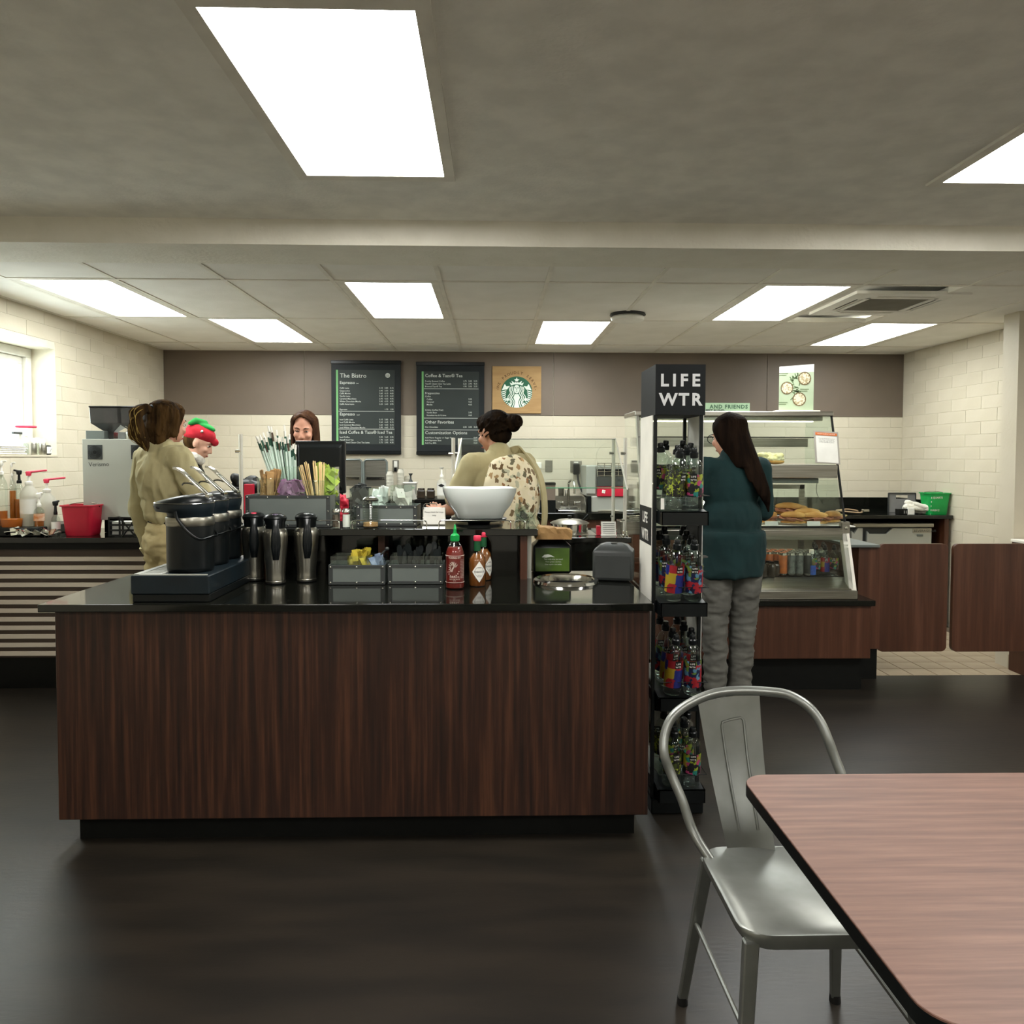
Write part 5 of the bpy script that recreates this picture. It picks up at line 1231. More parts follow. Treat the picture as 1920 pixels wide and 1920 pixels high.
# grey oven with red panel
Y = 6.78; xa, xb = P(1100, 930, Y).x, P(1172, 930, Y).x; za, zb = P(1100, 931, Y).z - CZ, P(1100, 873, Y).z - CZ
t = thing('rapid_oven', 'grey steel countertop oven with wire racks and a red control panel', 'oven', ((xa + xb) / 2, Y, CZ + .001)); W = (xb - xa) / 2
build('cabinet', MB().bb((-W, .05, za), (W, .5, zb)), 'silverpaint', t, bev=.006)
xc = P(1120, 930, Y).x - (xa + xb) / 2; zr = P(1120, 913, Y).z - CZ
build('control_panel', MB().bb((xc, .0, za), (W, .05, zr)), 'red_plastic', t, bev=.003); m_ = MB()
for a in range(4): m_.ell((xc + .055 + .010 * math.cos(a * PI / 2 + .6), -.003, (za + zr) / 2 + .010 * math.sin(a * PI / 2 + .6)), (.009, .003, .009), 10, 5)
build('panel_emblem', m_, 'white', t, smooth=True)
build('upper_door', MB().bb((xc, .0, zr + .004), (W, .05, zr + .09)), 'darkgrey', t, bev=.003); build('dark_opening', MB().bb((xc, .03, zr + .095), (W, .055, zb - .03)), 'dark', t); rk = MB()
for k in range(5): rk.tube([(xc + k * (W - xc) / 4, .0, zr + .09), (xc + k * (W - xc) / 4, .0, zb + .02)], .003, 6)
for z in (zr + .10, zr + .135, zr + .17, zb + .02, zb - .0): rk.tube([(xc, -.002, z), (W, -.002, z)], .003, 6)
build('wire_racks', rk, 'chrome', t, smooth=True); build('left_door', MB().bb((-W, .03, za + .02), (xc - .01, .05, zb - .004)), 'silverpaint', t, bev=.004)
build('lower_cabinet', MB().bb((-W + .04, .02, 0), (W, .45, za)), 'silverpaint', t, bev=.006); build('drawer_front', MB().lathe([(0, 0), (.09, .0), (.1, .015), (.09, .02)], (W - .14, .02, .0), 20, 1, .1), 'steelh', t)
build('side_leg', MB().bb((-W + .01, .0, 0), (-W + .04, .1, za)), 'blackplastic', t)
# notices and side bits seen between the guard and the display
for k, (px, py, w_, h, m_) in enumerate(((1188, 827, .012, .016, 'darkgrey'), (1189, 865, .024, .010, 'menuframe'))): q = P(px, py, YW); tag(build('wall_label', MB().bb((q.x - w_, YW - .004, q.z - h), (q.x + w_, YW - .001, q.z + h)), m_), ('small black mark' if k == 0 else 'small dark strip') + ' stuck on the back wall right of the guard posts', 'label')

# ================================================================ RIGHT END: counter, bucket, fridge
RZ = P(1700, 966, 6.50).z
RX0, RX1 = 2.32, XR - .012
t = thing('right_back_counter', 'black back counter in the right corner with brown ends and a fridge below', 'counter', (0, 0, 0))
build('worktop', MB().bb((RX0, 6.48, RZ - .03), (RX1, YW - .005, RZ)), 'black', t, bev=.003); build('splash_back', MB().bb((RX0, YW - .03, RZ), (RX1 - .04, YW - .006, RZ + .11)), 'black', t)
build('end_panel', MB().bb((P(1772, 1000, 6.50).x, 6.51, 0), (RX1 - .02, YW - .01, RZ - .03)), 'wood2', t); build('side_splash', MB().bb((RX1 - .03, 6.76, RZ), (RX1 - .005, YW - .006, RZ + .11)), 'black', t, bev=.004)
t = thing('steel_fridge', 'low steel undercounter fridge with angled door grips in the right corner', 'fridge', (0, 0, 0)); fx = lambda px: P(px, 1000, 6.52).x
zt = P(1700, 981, 6.52).z; build('cabinet', MB().bb((fx(1600), 6.58, .1), (fx(1751), YW - .02, zt)), 'darkgrey', t, bev=.003); build('top_rail', MB().bb((fx(1600), 6.52, zt - .035), (fx(1751), 6.58, zt)), 'steelh', t, bev=.004)
for a, b, lab in ((1600, 1620, 0), (1629, 1750, 1)):
    m_ = MB(); x0, x1 = fx(a), fx(b); z1 = zt - .045; d = .05
    m_.prism([(x0, .25), (x1, .25), (x1, z1), (x0 + (.22 if lab else .05), z1), (x0 + (.22 - d if lab else .02), z1 - d), (x0 + .02, z1 - d), (x0, z1 - d * .5)], 6.545, 6.575); build('door', m_, 'silverpaint', t, bev=.002)
m_ = MB(); text_into(m_, 'BEVERAGE-AIR', .030, fx(1716), zt - .078, 6.542); build('badge', m_, 'darkgrey', t); build('door_plate', MB().bb((fx(1714), 6.5425, zt - .085), (fx(1749), 6.544, zt - .047)), 'steelh', t)
build('lock', MB().bb((fx(1722), 6.535, zt - .115), (fx(1733), 6.544, zt - .098)), 'steeldull', t, bev=.002)
q = P(1756, 960, 6.62); bucket((XR - .108, 6.60, RZ + .001), 'green_plastic', 'green plastic bucket with white measure marks in the right corner', r=.095, h=.180, marks=True)
Y = 6.85; a = P(1666, 950, Y); b = P(1716, 925, Y); t = thing('grey_tray', 'grey tray with a hand slot standing against the back splash', 'tray', ((a.x + b.x) / 2, Y, RZ + .001)); W = (b.x - a.x) / 2; H = b.z - RZ
m_ = MB(); m_.bb((-W, 0, 0), (W, .006, H - .05)); m_.bb((-W, 0, H - .018), (W, .006, H)); m_.bb((-W, 0, H - .05), (-W * .45, .006, H - .018)); m_.bb((W * .45, 0, H - .05), (W, .006, H - .018)); build('panel', m_, mat('grey_tray_plastic', '7c7a78', .6), t)
m_ = MB(); m_.bb((-W - .004, -.012, 0), (-W, .01, H)); m_.bb((W, -.012, 0), (W + .004, .01, H)); m_.bb((-W, -.012, H), (W, .01, H + .005)); build('edge', m_, 'darkgrey', t)
m_ = MB(); qx = P(1712, 955, 6.6).x
for k in range(7): m_.cap((qx + R.uniform(-.08, .04), 6.58 + R.uniform(-.03, .08), RZ + .03 + .012 * k), (qx + R.uniform(.04, .13), 6.58 + R.uniform(-.03, .06), RZ + .022 + .006 * k), .024, .016)
o = remesh('white_gloves', m_, 'fur', None, .006, 2, .004, (20, 20, 20)); tag(o, 'bundle of white cloth gloves between the grey tray and the green bucket', 'gloves')
q = P(1690, 955, 6.58); t = thing('glove_box', 'small black box with white print in front of the grey tray', 'box', (q.x, 6.56, RZ + .001)); build('box', MB().bb((-.05, -.03, 0), (.03, .03, .05)), 'blackmatte', t, bev=.003); m_ = MB(); text_into(m_, '11', .035, -.01, .012, -.031); build('print', m_, 'paper', t); build('white_end', MB().bb((.03, -.03, 0), (.09, .03, .06)), 'paper', t, bev=.003)
t = thing('serving_tongs', 'steel tongs resting on the black counter right of the display case', 'tongs', (P(1600, 955, 6.6).x, 6.65, RZ + .001))
m_ = MB()
for s_ in (-1, 1): m_.tube(smooth_curve([(-.13, .0, .03), (-.02, .03 * s_, .028 + .01 * s_), (.06, .03 * s_, .02 + .008 * s_), (.085, .04 * s_, .018)], 4), .006, 6)
build('arms', m_, mat('wooden_tong', 'a58a6a', .5), t, smooth=True); build('clip', MB().bb((.10, -.02, .015), (.16, .02, .04)), 'chrome', t, bev=.006)

# ================================================================ HALF DOORS
def rounded(x0, x1, z0, z1, r, n=6):
    o = []
    for cx, cz_, a0 in ((x1 - r, z1 - r, 0), (x0 + r, z1 - r, PI / 2), (x0 + r, z0 + r, PI), (x1 - r, z0 + r, 1.5 * PI)):
        for k in range(n + 1): a = a0 + PI / 2 * k / n; o.append((cx + r * math.cos(a), cz_ + r * math.sin(a)))
    return o
DY = 4.98
def half_door(n, px0, px1, lab):
    a, b = P(px0, 1222, DY), P(px1, 1020, DY)
    t = tag(thing('door_%d' % n, lab, 'door', (0, 0, 0)), lab, None); t['kind'] = 'structure'
    del t['category']
    build('leaf', MB().prism(rounded(a.x, b.x, a.z, b.z, .035), DY, DY + .03), 'wood2', t, bev=.002)
    return t, a, b
t, a, b = half_door(1, 1645, 1779, 'left swinging half door of red-brown wood laminate')
for z in (.32, .78): build('hinge', MB().cyl((a.x + .06, DY + .04, z - .03), (a.x + .06, DY + .04, z + .03), .010, n=12), 'steel', t, smooth=True)
t, a, b = half_door(2, 1784, 1932, 'right swinging half door of red-brown wood laminate')
build('hinge', MB().cyl((b.x - .015, DY + .04, .3), (b.x - .015, DY + .04, .8), .012, n=12), 'steel', t, smooth=True)
t = thing('gate_post', 'short brown cabinet end holding the right half door', 'post', (0, 0, 0)); q = P(1912, 1018, 5.1)
build('post', MB().bb((q.x, DY + .04, 0), (q.x + .35, 5.18, q.z)), 'wood2', t, bev=.003); build('cap', MB().bb((q.x - .01, DY + .03, q.z), (q.x + .36, 5.18, q.z + .02)), 'tbar', t, bev=.003)
t = thing('half_wall', 'red-brown cabinet between the display case and the left half door', 'cabinet', (0, 0, 0)); a = P(1612, 1020, 4.95)
build('cabinet', MB().bb((2.365, 4.93, .21), (P(1651, 1100, 4.93).x, 5.6, a.z - .018)), 'wood2', t); build('kick_board', MB().bb((2.365, 4.98, 0), (P(1643, 1280, 4.98).x, 5.56, .21)), 'blackmatte', t); build('ledge_top', MB().bb((2.30, 4.90, a.z - .018), (2.49, 5.65, a.z)), 'steeldull', t, bev=.003)

# ================================================================ DISPLAY CASE
BZ = .575; BY = 4.68
t = thing('case_base', 'low red-brown wood base with a black top under the display case', 'counter', (0, 0, 0))
build('body', MB().bb((.90, BY + .01, .21), (2.335, 5.55, BZ - .035)), 'wood2', t, bev=.002); build('kick_board', MB().bb((.93, BY + .07, 0), (2.31, 5.50, .21)), 'blackmatte', t); build('worktop', MB().bb((.88, BY - .012, BZ - .035), (2.352, 5.58, BZ)), 'black', t, bev=.003)
t = thing('display_case', 'tall slant-fronted glass and steel refrigerated display case', 'display case', (0, 0, 0))
KX0, KX1, KY0, KYB = .93, 2.246, 4.72, 5.50
KT = P(1563, 772, 5.10).z
def fy(z): return KY0 + (5.10 - KY0) * max(0, (z - .60)) / (KT - .60)
def zslope(px, py):      # height on the sloping front at that picture row
    best = min((abs(P(px, py, fy(.6 + i * .005)).z - (.6 + i * .005)), .6 + i * .005) for i in range(250)); return best[1]
zdk = zslope(1600, 1108); zm0, zm1 = zslope(1582, 897), zslope(1582, 872); zl0, zl1 = zslope(1597, 1013), zslope(1597, 987)
build('base_frame', MB().bb((KX0, KY0 - .02, BZ), (KX1 + .01, KYB, BZ + .055)), 'steelh', t, bev=.004)
build('deck', MB().loft([[(KX0 + .02, KY0 - .0, BZ + .056), (KX1 - .02, KY0, BZ + .056)], [(KX0 + .02, KY0 + .11, BZ + .12), (KX1 - .02, KY0 + .11, BZ + .12)], [(KX0 + .02, KYB - .03, BZ + .12), (KX1 - .02, KYB - .03, BZ + .12)]], cap=False), 'steelh', t)
dz = BZ + .12
top = MB(); top.bb((KX0, 5.08, KT - .03), (KX1 + .005, KYB, KT)); build('top', top, 'steelh', t, bev=.004)
def sidepost(x, z0, z1, w_=.045, m='alu', th=.018):
    b = MB(); n = 8; r = []
    for i in range(n + 1):
        z = z0 + (z1 - z0) * i / n; y = fy(z); r.append([(x - th, y, z), (x, y, z), (x, y + w_, z), (x - th, y + w_, z)])
    return b.loft(r)
build('side_post', sidepost(KX1 + .014, BZ + .05, zl1 - .03, .05, th=.045), 'alu', t); build('side_post', sidepost(KX1 + .002, zl1 + .02, KT - .03, .014, th=.010), 'dark', t, label='dark slim frame edge')
build('side_post', sidepost(KX0 + .03, BZ + .05, KT - .03, .04), 'alu', t)
build('hinge_plate', MB().bb((KX1 - .035, fy(zl1) - .014, zl1 - .045), (KX1 + .018, fy(zl1) + .03, zl1 + .03)), 'steelh', t, bev=.002); build('bolt', MB().lathe([(.012, 0), (.01, .008), (0, .009)], n=16), 'chrome', t, smooth=40, loc=(KX1 - .008, fy(zl1) - .014, zl1 - .008)).rotation_euler = (PI / 2, 0, 0)
for nm, za, zb in (('upper', zm1 + .01, KT - .035), ('lower', BZ + .06, zm0 - .01)):
    m_ = MB(); m_.loft([[(KX0 + .01, fy(za), za), (KX0 + .01, fy(zb), zb), (KX0 + .01, fy(zb) + .005, zb), (KX0 + .01, fy(za) + .005, za)], [(KX1 - .004, fy(za), za), (KX1 - .004, fy(zb), zb), (KX1 - .004, fy(zb) + .005, zb), (KX1 - .004, fy(za) + .005, za)]]); build('glass_front', m_, 'glass', t)
for x in (KX0 + .006, KX1 - .012):
    m_ = MB(); m_.prism([(fy(BZ + .06) + .055, BZ + .06), (KYB, BZ + .06), (KYB, KT - .03), (fy(KT - .03) + .02, KT - .03)], x, x + .005, 'x'); build('glass_side', m_, 'glass', t)
build('middle_deck', MB().bb((KX0 + .02, fy(zm0) + .004, zm0), (KX1 - .015, KYB - .02, zm1)), 'steelh', t, bev=.003)
build('middle_light_bar', MB().bb((KX0 + .03, fy(zm0) + .05, zm0 - .035), (P(1530, 900, 5.05).x, fy(zm0) + .12, zm0 - .002)), 'steeldull', t, bev=.003)
build('lower_shelf', MB().bb((KX0 + .03, fy(zl0) + .02, zl1 - .02), (KX1 - .03, KYB - .05, zl1 - .012)), 'steelh', t); build('shelf_edge', MB().bb((KX0 + .03, fy(zl0) + .012, zl0 + .0), (KX1 - .025, fy(zl0) + .022, zl1 - .022)), 'steelh', t, bev=.002)
build('shelf_lip', MB().bb((KX0 + .02, fy(zl1) + .006, zl1 - .012), (KX1 - .02, fy(zl1) + .016, zl1 + .002)), 'blackmatte', t)
zu = zslope(1560, 820); build('upper_rail', MB().bb((KX0 + .02, fy(zu) + .012, zu - .004), (KX1 - .02, fy(zu) + .02, zu + .004)), 'dark', t)
ya = 5.33; zq0, zq1 = P(1450, 838, ya).z, P(1450, 822, ya).z; build('back_rail', MB().bb((KX0 + .02, ya, zq0), (KX1 - .06, ya + .02, zq1)), 'steelh', t, bev=.003)
build('top_lamp', MB().bb((KX0 + .03, 5.14, KT - .06), (KX1 - .04, 5.20, KT - .032)), 'chrome', t, bev=.004)
build('lamp_tube', MB().bb((KX0 + .1, 5.155, KT - .066), (KX1 - .1, 5.185, KT - .061)), mat('case_tube', 'fff2cf', .5, emit=16), t)
build('lamp_tube', MB().bb((KX0 + .1, fy(zl0) + .10, zl1 - .026), (KX1 - .1, fy(zl0) + .125, zl1 - .0205)), MATS['case_tube'], t)
build('lamp_tube', MB().bb((KX0 + .1, fy(zm0) + .07, zm0 - .042), (KX1 - .5, fy(zm0) + .095, zm0 - .0365)), 'case_tube' if 0 else MATS['case_tube'], t)
# back frames of the case: sliding doors
for k in range(2):
    x0 = KX0 + .03 + k * .63; f = MB(); z0, z1 = dz + .01, zm0 - .06
    f.bb((x0, KYB - .03, z0), (x0 + .035, KYB - .01, z1)); f.bb((x0 + .60, KYB - .03, z0), (x0 + .635, KYB - .01, z1)); f.bb((x0, KYB - .03, z0), (x0 + .63, KYB - .01, z0 + .03)); f.bb((x0, KYB - .03, z1 - .03), (x0 + .63, KYB - .01, z1)); d = build('sliding_door', f, 'steelh', t); build('door_glass', MB().bb((x0 + .035, KYB - .022, z0 + .03), (x0 + .60, KYB - .018, z1 - .03)), 'glass', d)
# posters
Y = 5.22; a, b = P(1460, 767, Y), P(1526, 686, Y); t = thing('pie_poster', 'tall pale green poster of three cream-topped cups standing on the display case', 'poster', ((a.x + b.x) / 2, Y, KT + .001), 0); W, H = (b.x - a.x) / 2, b.z - KT - .001
build('foot', MB().bb((-W - .03, -.05, 0), (W + .03, .03, .012)), 'tbar', t, bev=.002)
M['postergreen'] = mat('poster_sage', '9aaa8c', .6, col2='b4bfa4', nscale=3)
m_ = MB(); m_.prism([(-W, .012), (W, .012), (W, H + .012), (-W, H - .008)], -.004, .0); build('sheet', m_, 'postergreen', t)
m_ = MB(); m_.prism([(-W, H * .84), (W, H * .87), (W, H + .012), (-W, H - .008)], -.0048, -.0042); build('white_header', m_, 'paper', t)
m_ = MB(); tw = MB(); gr = MB(); tx = MB()
for px, py, r_ in ((1508, 710, 12.5), (1475, 728, 12), (1498, 749, 13)):
    q = P(px, py, Y); cx, cz_ = q.x - (a.x + b.x) / 2, q.z - KT; rr_ = r_ * Y / 1450
    m_.prism([(cx + rr_ * math.cos(2 * PI * k / 24), cz_ + rr_ * math.sin(2 * PI * k / 24)) for k in range(24)], -.0056, -.0049)
    tw.prism([(cx + rr_ * (.80 + .06 * (k % 2)) * math.cos(2 * PI * k / 24), cz_ + rr_ * (.80 + .06 * (k % 2)) * math.sin(2 * PI * k / 24)) for k in range(24)], -.0064, -.0057)
for k in range(26):
    px, py = 1488 + R.uniform(-6, 12), 730 + R.uniform(-28, 22); q = P(px, py, Y); x_, z_ = q.x - (a.x + b.x) / 2, q.z - KT; an = R.uniform(0, 3); l_ = .018
    gr.ribbon([(x_ - l_ * math.cos(an), z_ - l_ * math.sin(an)), (x_ + l_ * math.cos(an), z_ + l_ * math.sin(an))], .006, -.00485, -.0043)
M['fir'] = mat('fir_green_print', '5d6f4a', .7); M['cupbrown'] = mat('cup_brown_print', '6a5a3c', .7); M['cream'] = mat('whipped_cream_print', 'd9d0b4', .7, col2='9c8c68', nscale=90, ramp=(.45, .6))
build('fir_sprigs', gr, 'fir', t); build('cup_rims', m_, 'cupbrown', t); build('cream_tops', tw, 'cream', t)
for (x_, z_, w_) in ((-.09, .26, .06), (-.09, .065, .06), (.055, .155, .06)): tx.bb((x_ - w_ / 2, -.0055, z_), (x_ + w_ / 2, -.005, z_ + .004)); tx.bb((x_ - w_ / 2, -.0055, z_ - .012), (x_ + w_ / 2 - .01, -.005, z_ - .008))
build('small_print', tx, 'fir', t)
Y = 5.3; a, b = P(1300, 770, Y), P(1406, 756, Y); t = thing('green_banner', 'low green strip sign with cut lettering on top of the display case', 'sign', (a.x, Y, KT + .001)); W, H = b.x - a.x, b.z - KT
build('strip', MB().bb((0, 0, 0), (W, .004, H)), mat('banner_sage', '8aa384', .6), t); m_ = MB(); text_into(m_, 'AND FRIENDS', .036, W - .015, H * .45, -.001, 'RIGHT', spacing=1.2, bold=.0014); build('lettering', m_, mat('banner_dark_green', '32503a', .6), t)
m_ = MB(); text_into(m_, 'FEST BLEND', .024, W * .55, H * .10, -.001, 'RIGHT', bold=.0008); build('small_lettering', m_, 'menuframe', t)
# orange headed notice hung on the glass
zc = (zslope(1545, 870) + zslope(1545, 808)) / 2; t = thing('notice_holder', 'grey framed notice with an orange heading on the slanted case glass', 'notice', (P(1549, 840, fy(zc)).x, fy(zc) - .012, zc)); t.rotation_euler = (-math.atan((5.10 - KY0) / (KT - .6)), 0.06, 0)
W, H = .082, .112; build('frame', MB().bb((-W, 0, -H), (W, .004, H)), mat('grey_holder', '9b968c', .5), t, bev=.001); build('sheet', MB().bb((-W + .012, -.001, -H + .008), (W - .012, 0, H - .035)), 'paper', t); build('orange_heading', MB().bb((-W + .010, -.0015, H - .03), (W - .010, 0, H - .012)), 'orange', t)
m_ = MB(); text_into(m_, 'FOOD ALLERGY NOTICE', .0105, 0, H - .024, -.002, 'CENTER'); build('heading_print', m_, 'paper', t)
m_ = MB(); text_into(m_, 'Please be advised that our food\nmay come in contact with or\ncontain: milk, eggs, wheat, soy,\nshellfish, tree nuts or peanuts.', .0085, 0, H - .055, -.0016, 'CENTER'); build('notice_print', m_, 'menuframe', t)
# food
def plate_thing(name, lab, cat, loc, rz=0, group=None): return thing(name, lab, cat, loc, rz, group)
for k, (px, py) in enumerate(((1433, 860), (1455, 858))):
    Y = 5.16 - .03 * k; q = P(px, py, Y); t = thing('cream_pastry', ('left' if k == 0 else 'right') + ' pale cream-topped roll on the upper deck of the case', 'pastry', (q.x, Y, zm1 + .002), 0, 'cream-topped rolls on the upper deck')
    m_ = MB()
    for j in range(12): m_.ell((R.uniform(-.035, .035), R.uniform(-.03, .03), .045 + R.uniform(-.008, .022)), (.024, .022, .016), 9, 6)
    m_.ell((0, 0, .035), (.055, .045, .02), 14, 7)
    remesh('filling', m_, 'lettuce', t, .004, 1, .003, (40, 40, 40)); build('roll', MB().ell((0, 0, .018), (.056, .046, .018), 18, 8), 'bread', t, smooth=True)
Zs = zl1 - .011
t = thing('food_tray', 'white paper lined tray under the sandwiches on the lower shelf', 'tray', (P(1500, 980, 5.0).x, 5.02, Zs)); build('tray', MB().bb((-.33, -.10, 0), (.33, .18, .008)), 'paper', t, bev=.002)
def sandwich(px, py, Y, ln, rz, lab, s_=1, zoff=0):
    q = P(px, py, Y); t = thing('sandwich', lab, 'sandwich', (q.x, Y, Zs + .010 + zoff), rz, 'long roll sandwiches on the lower shelf')
    for nm, z, h, m in (('bottom_roll', .018, .016, 'bread'), ('top_roll', .062, .026, 'bread')):
        b = MB(); b.ell((0, 0, z), (ln / 2, .034, h), 18, 9); b2 = [(x, y, max(min(z_, z + h), z - h * .5)) for x, y, z_ in b.v]; b.v = b2; build(nm, b, m, t, smooth=True)
    f = MB()
    for j in range(10): f.box((R.uniform(-ln * .4, ln * .4), R.uniform(-.03, -.0), .038 + R.uniform(-.006, .008)), (.05, .05, .003), Matrix.Rotation(R.uniform(-.4, .4), 3, 'X') @ Matrix.Rotation(R.uniform(-.4, .4), 3, 'Y'))
    build('ham', f, 'ham', t)
for a_ in ((1478, 965, 5.06, .17, -.25, 'sandwich at the left back of the heap, highest of all', .055), (1492, 970, 5.08, .17, .1, 'golden sandwich leaning in the middle back of the heap', .04), (1513, 975, 5.0, .17, -.1, 'sandwich in the middle of the heap, roll split open', .022), (1528, 980, 4.97, .17, -.05, 'front sandwich of the heap, above the white price card', 0), (1487, 985, 4.99, .16, -.4, 'sandwich with ham slices hanging out, front left of the heap', 0), (1440, 978, 5.05, .13, .2, 'sandwich alone at the left of the shelf by the teal shirt', 0), (1560, 978, 5.08, .13, .3, 'sandwich at the right end of the shelf behind the frame', 0)):
    sandwich(*a_[:6], zoff=a_[6])
for k, px in enumerate((1445, 1524)): q = P(px, 980, 4.92); tag(build('price_card', MB().box((q.x, 4.905, Zs + .022), (.085, .002, .036), Matrix.Rotation(-.2, 3, 'X')), 'paper'), ('left' if k == 0 else 'right') + ' white price card at the front of the sandwich shelf', 'price card', 'price cards')
q = P(1555, 950, 5.2); m_ = MB()
for k in range(6): m_.box((q.x + .03 * (k - 2.5), 5.2, Zs + .04 + .012 * math.sin(k * 1.7)), (.05, .12, .006), Matrix.Rotation(.5 * math.sin(k * 2.2), 3, 'Y'))
tag(build('deli_paper', m_, mat('yellow_deli_paper', 'b5a56c', .8)), 'crumpled yellowish deli paper at the right of the shelf', 'paper')
tag(build('lamp_wire', MB().tube(smooth_curve([(P(1533, 900, 5.2).x, 5.2, zm0 - .01), P(1531, 920, 5.2), P(1536, 935, 5.2), P(1545, 948, 5.2)], 5), .0015, 5), 'dark'), 'thin lamp wire hanging down inside the display case', 'wire')
# cans and bottles on the deck
t0 = thing('drink_can', 'tall drink can in the case', 'can', (0, 0, 0)); 
build('can', MB().lathe([(.022, 0), (.026, .006), (.0265, .010), (.0265, .135), (.022, .146), (.023, .149), (.021, .149), (.020, .145), (0, .145)], n=20), 'tapestry', t0, smooth=40); build('rim', MB().lathe([(.0265, .134), (.0268, .136), (.0225, .147), (.0235, .150), (.0215, .150)], n=20, cap=False), 'chrome', t0, smooth=True); build('base_ring', MB().lathe([(.0222, .0), (.0266, .007), (.0268, .018)], n=20, cap=False), 'chrome', t0, smooth=True)
M['orangecan'] = mat('orange_can_print', 'b5642e', .35, col2='8b4b2a', nscale=30); M['greycan'] = mat('grey_can_print', '6d716c', .35, col2='3b3f3d', nscale=35); M['darkcan'] = mat('dark_can_print', '1d1f1d', .35, col2='35332e', nscale=35)
dkz = dz + .002; cans = []
for row in range(4):
    for c in range(9):
        px = 1422 + c * 15.2 + row * 4; Y = KY0 + .15 + row * .060
        if c >= 7 + (row > 1): continue
        q = P(px, 1080, Y); cans.append((c, row, (q.x, Y, dkz)))
for i, (c, row, loc) in enumerate(cans):
    m = 'orangecan' if c < 4 and (row > 0 or c == 3) else ('greycan' if c < 6 else 'darkcan')
    if c < 3 and row == 0: continue
    o = dup(t0, loc, 0, None, sub={'can': m}) if m not in CACHE else None
    if o is None:
        o = t0.copy(); COL.objects.link(o); o.location = loc
        for ch in CACHE[m].children: cc = ch.copy(); COL.objects.link(cc); cc.parent = o
    else: CACHE[m] = o
    nm = {'orangecan': 'orange', 'greycan': 'grey', 'darkcan': 'dark'}[m]
    tag(o, '%s drink can, %s in the %s row on the case floor' % (nm, ('leftmost', 'second from left', 'third from left', 'fourth from left', 'fifth from left', 'sixth from left', 'seventh from left', 'last')[min(c, 7)], ('front', 'second', 'third', 'back')[row]), 'can', 'drink cans in the display case')
for ch in list(t0.children): bpy.data.objects.remove(ch)
bpy.data.objects.remove(t0)
t0 = thing('glass_drink', 'short dark glass coffee bottle, at the front left of the case floor', 'bottle', (0, 0, 0), 0, 'short dark coffee bottles')
build('bottle', MB().lathe([(.022, 0), (.025, .004), (.026, .05), (.022, .075), (.013, .085)], n=18), 'cocoa', t0, smooth=True); build('cap', MB().lathe([(.015, .084), (.016, .086), (.016, .096), (0, .097)], n=14), 'blackplastic', t0, smooth=40)
for k, (px, Y) in enumerate(((1431, 4.84), (1447, 4.845), (1455, 4.88), (1440, 4.89))):
    q = P(px, 1080, Y); o = t0 if k == 0 else dup(t0, (0, 0, 0)); o.location = (q.x, Y, dkz); o['label'] = 'short dark coffee bottle, ' + ('leftmost by the teal shirt', 'front right of its four', 'back right of its four', 'back left of its four')[k]

# ---- water bottles (shared by the case and the rack)
def water_bottle(label, kind):
    t = thing('water_bottle', 'x', 'bottle', (0, 0, 0))
    pr = [(.030, 0), (.034, .003), (.0355, .008), (.0355, .160), (.034, .175), (.028, .192), (.018, .203), (.0145, .206), (.0145, .214)]
    build('bottle', MB().lathe(pr, n=28), 'bottleglass', t, smooth=True)
    build('cap', MB().lathe([(.0150, .208), (.017, .210), (.017, .228), (.0125, .232), (.0125, .244), (.010, .248), (0, .249)], n=20), 'blackplastic', t, smooth=40)
    z0, z1 = (.055, .145) if kind != 'wide' else (.035, .148)
    lb = MB(); n = 26; rr = .0358; rings = []
    for z in (z0, z1): rings.append([(rr * math.sin(-2.5 + 4.4 * j / n), -rr * math.cos(-2.5 + 4.4 * j / n), z) for j in range(n + 1)])
    lb.v = rings[0] + rings[1]; lb.f = [(j, j + 1, n + 1 + j + 1, n + 1 + j) for j in range(n)]; lb.m = [0] * n
    build('sleeve_label', lb, label, t, smooth=True)
    bk = MB(); a0, a1 = -.35, .42; m_ = 6; bk.v = [((rr + .0004) * math.sin(a0 + (a1 - a0) * j / m_), -(rr + .0004) * math.cos(a0 + (a1 - a0) * j / m_), z) for z in (.118, .148) for j in range(m_ + 1)]
    bk.f = [(j, j + 1, m_ + 2 + j, m_ + 1 + j) for j in range(m_)]; bk.m = [0] * m_; build('black_badge', bk, 'dark', t, smooth=True)
    tx = MB(); text_into(tx, 'LIFE', .0095, .0012, .1345, 0, 'CENTER', spacing=1.2, bold=.0002); text_into(tx, 'WTR', .0095, .0012, .1215, 0, 'CENTER', spacing=1.25, bold=.0002)
    tx.v = [((rr + .0009) * math.sin(x / rr), -(rr + .0009) * math.cos(x / rr), z) for x, y, z in tx.v]; build('badge_lettering', tx, 'paper', t)
    return t
WB = {'A': water_bottle('labelA', 'x'), 'B': water_bottle('labelB', 'x'), 'C': water_bottle('labelC', 'wide'), 'D': water_bottle('labelD', 'wide')}
DESC = {'A': 'lime line drawing', 'B': 'pink and teal', 'C': 'red blue yellow block', 'D': 'red and sky-blue'}
usedb = set()
def bottle(kind, loc, rz, lab, group, scale=None):
    if kind in usedb: o = dup(WB[kind], loc, rz, lab, reset=True)
    else: o = WB[kind]; usedb.add(kind); o.location = loc; o.rotation_euler = (0, 0, rz); o['label'] = lab
    if scale: o.scale = scale
    o['group'] = group
    return o
k = 0
CASE_B = []
for row in range(3):
    for c in range(5):
        px = 1529 + c * 17 - row * 2; Y = KY0 + .16 + row * .085; q = P(px, 1080, Y)
        if q.x > KX1 - .045: continue
        CASE_B.append((row, c, q.x, Y))
M['labelBlue'] = mat('blue_label', '22408f', .4, col2='3a62b5', nscale=25)
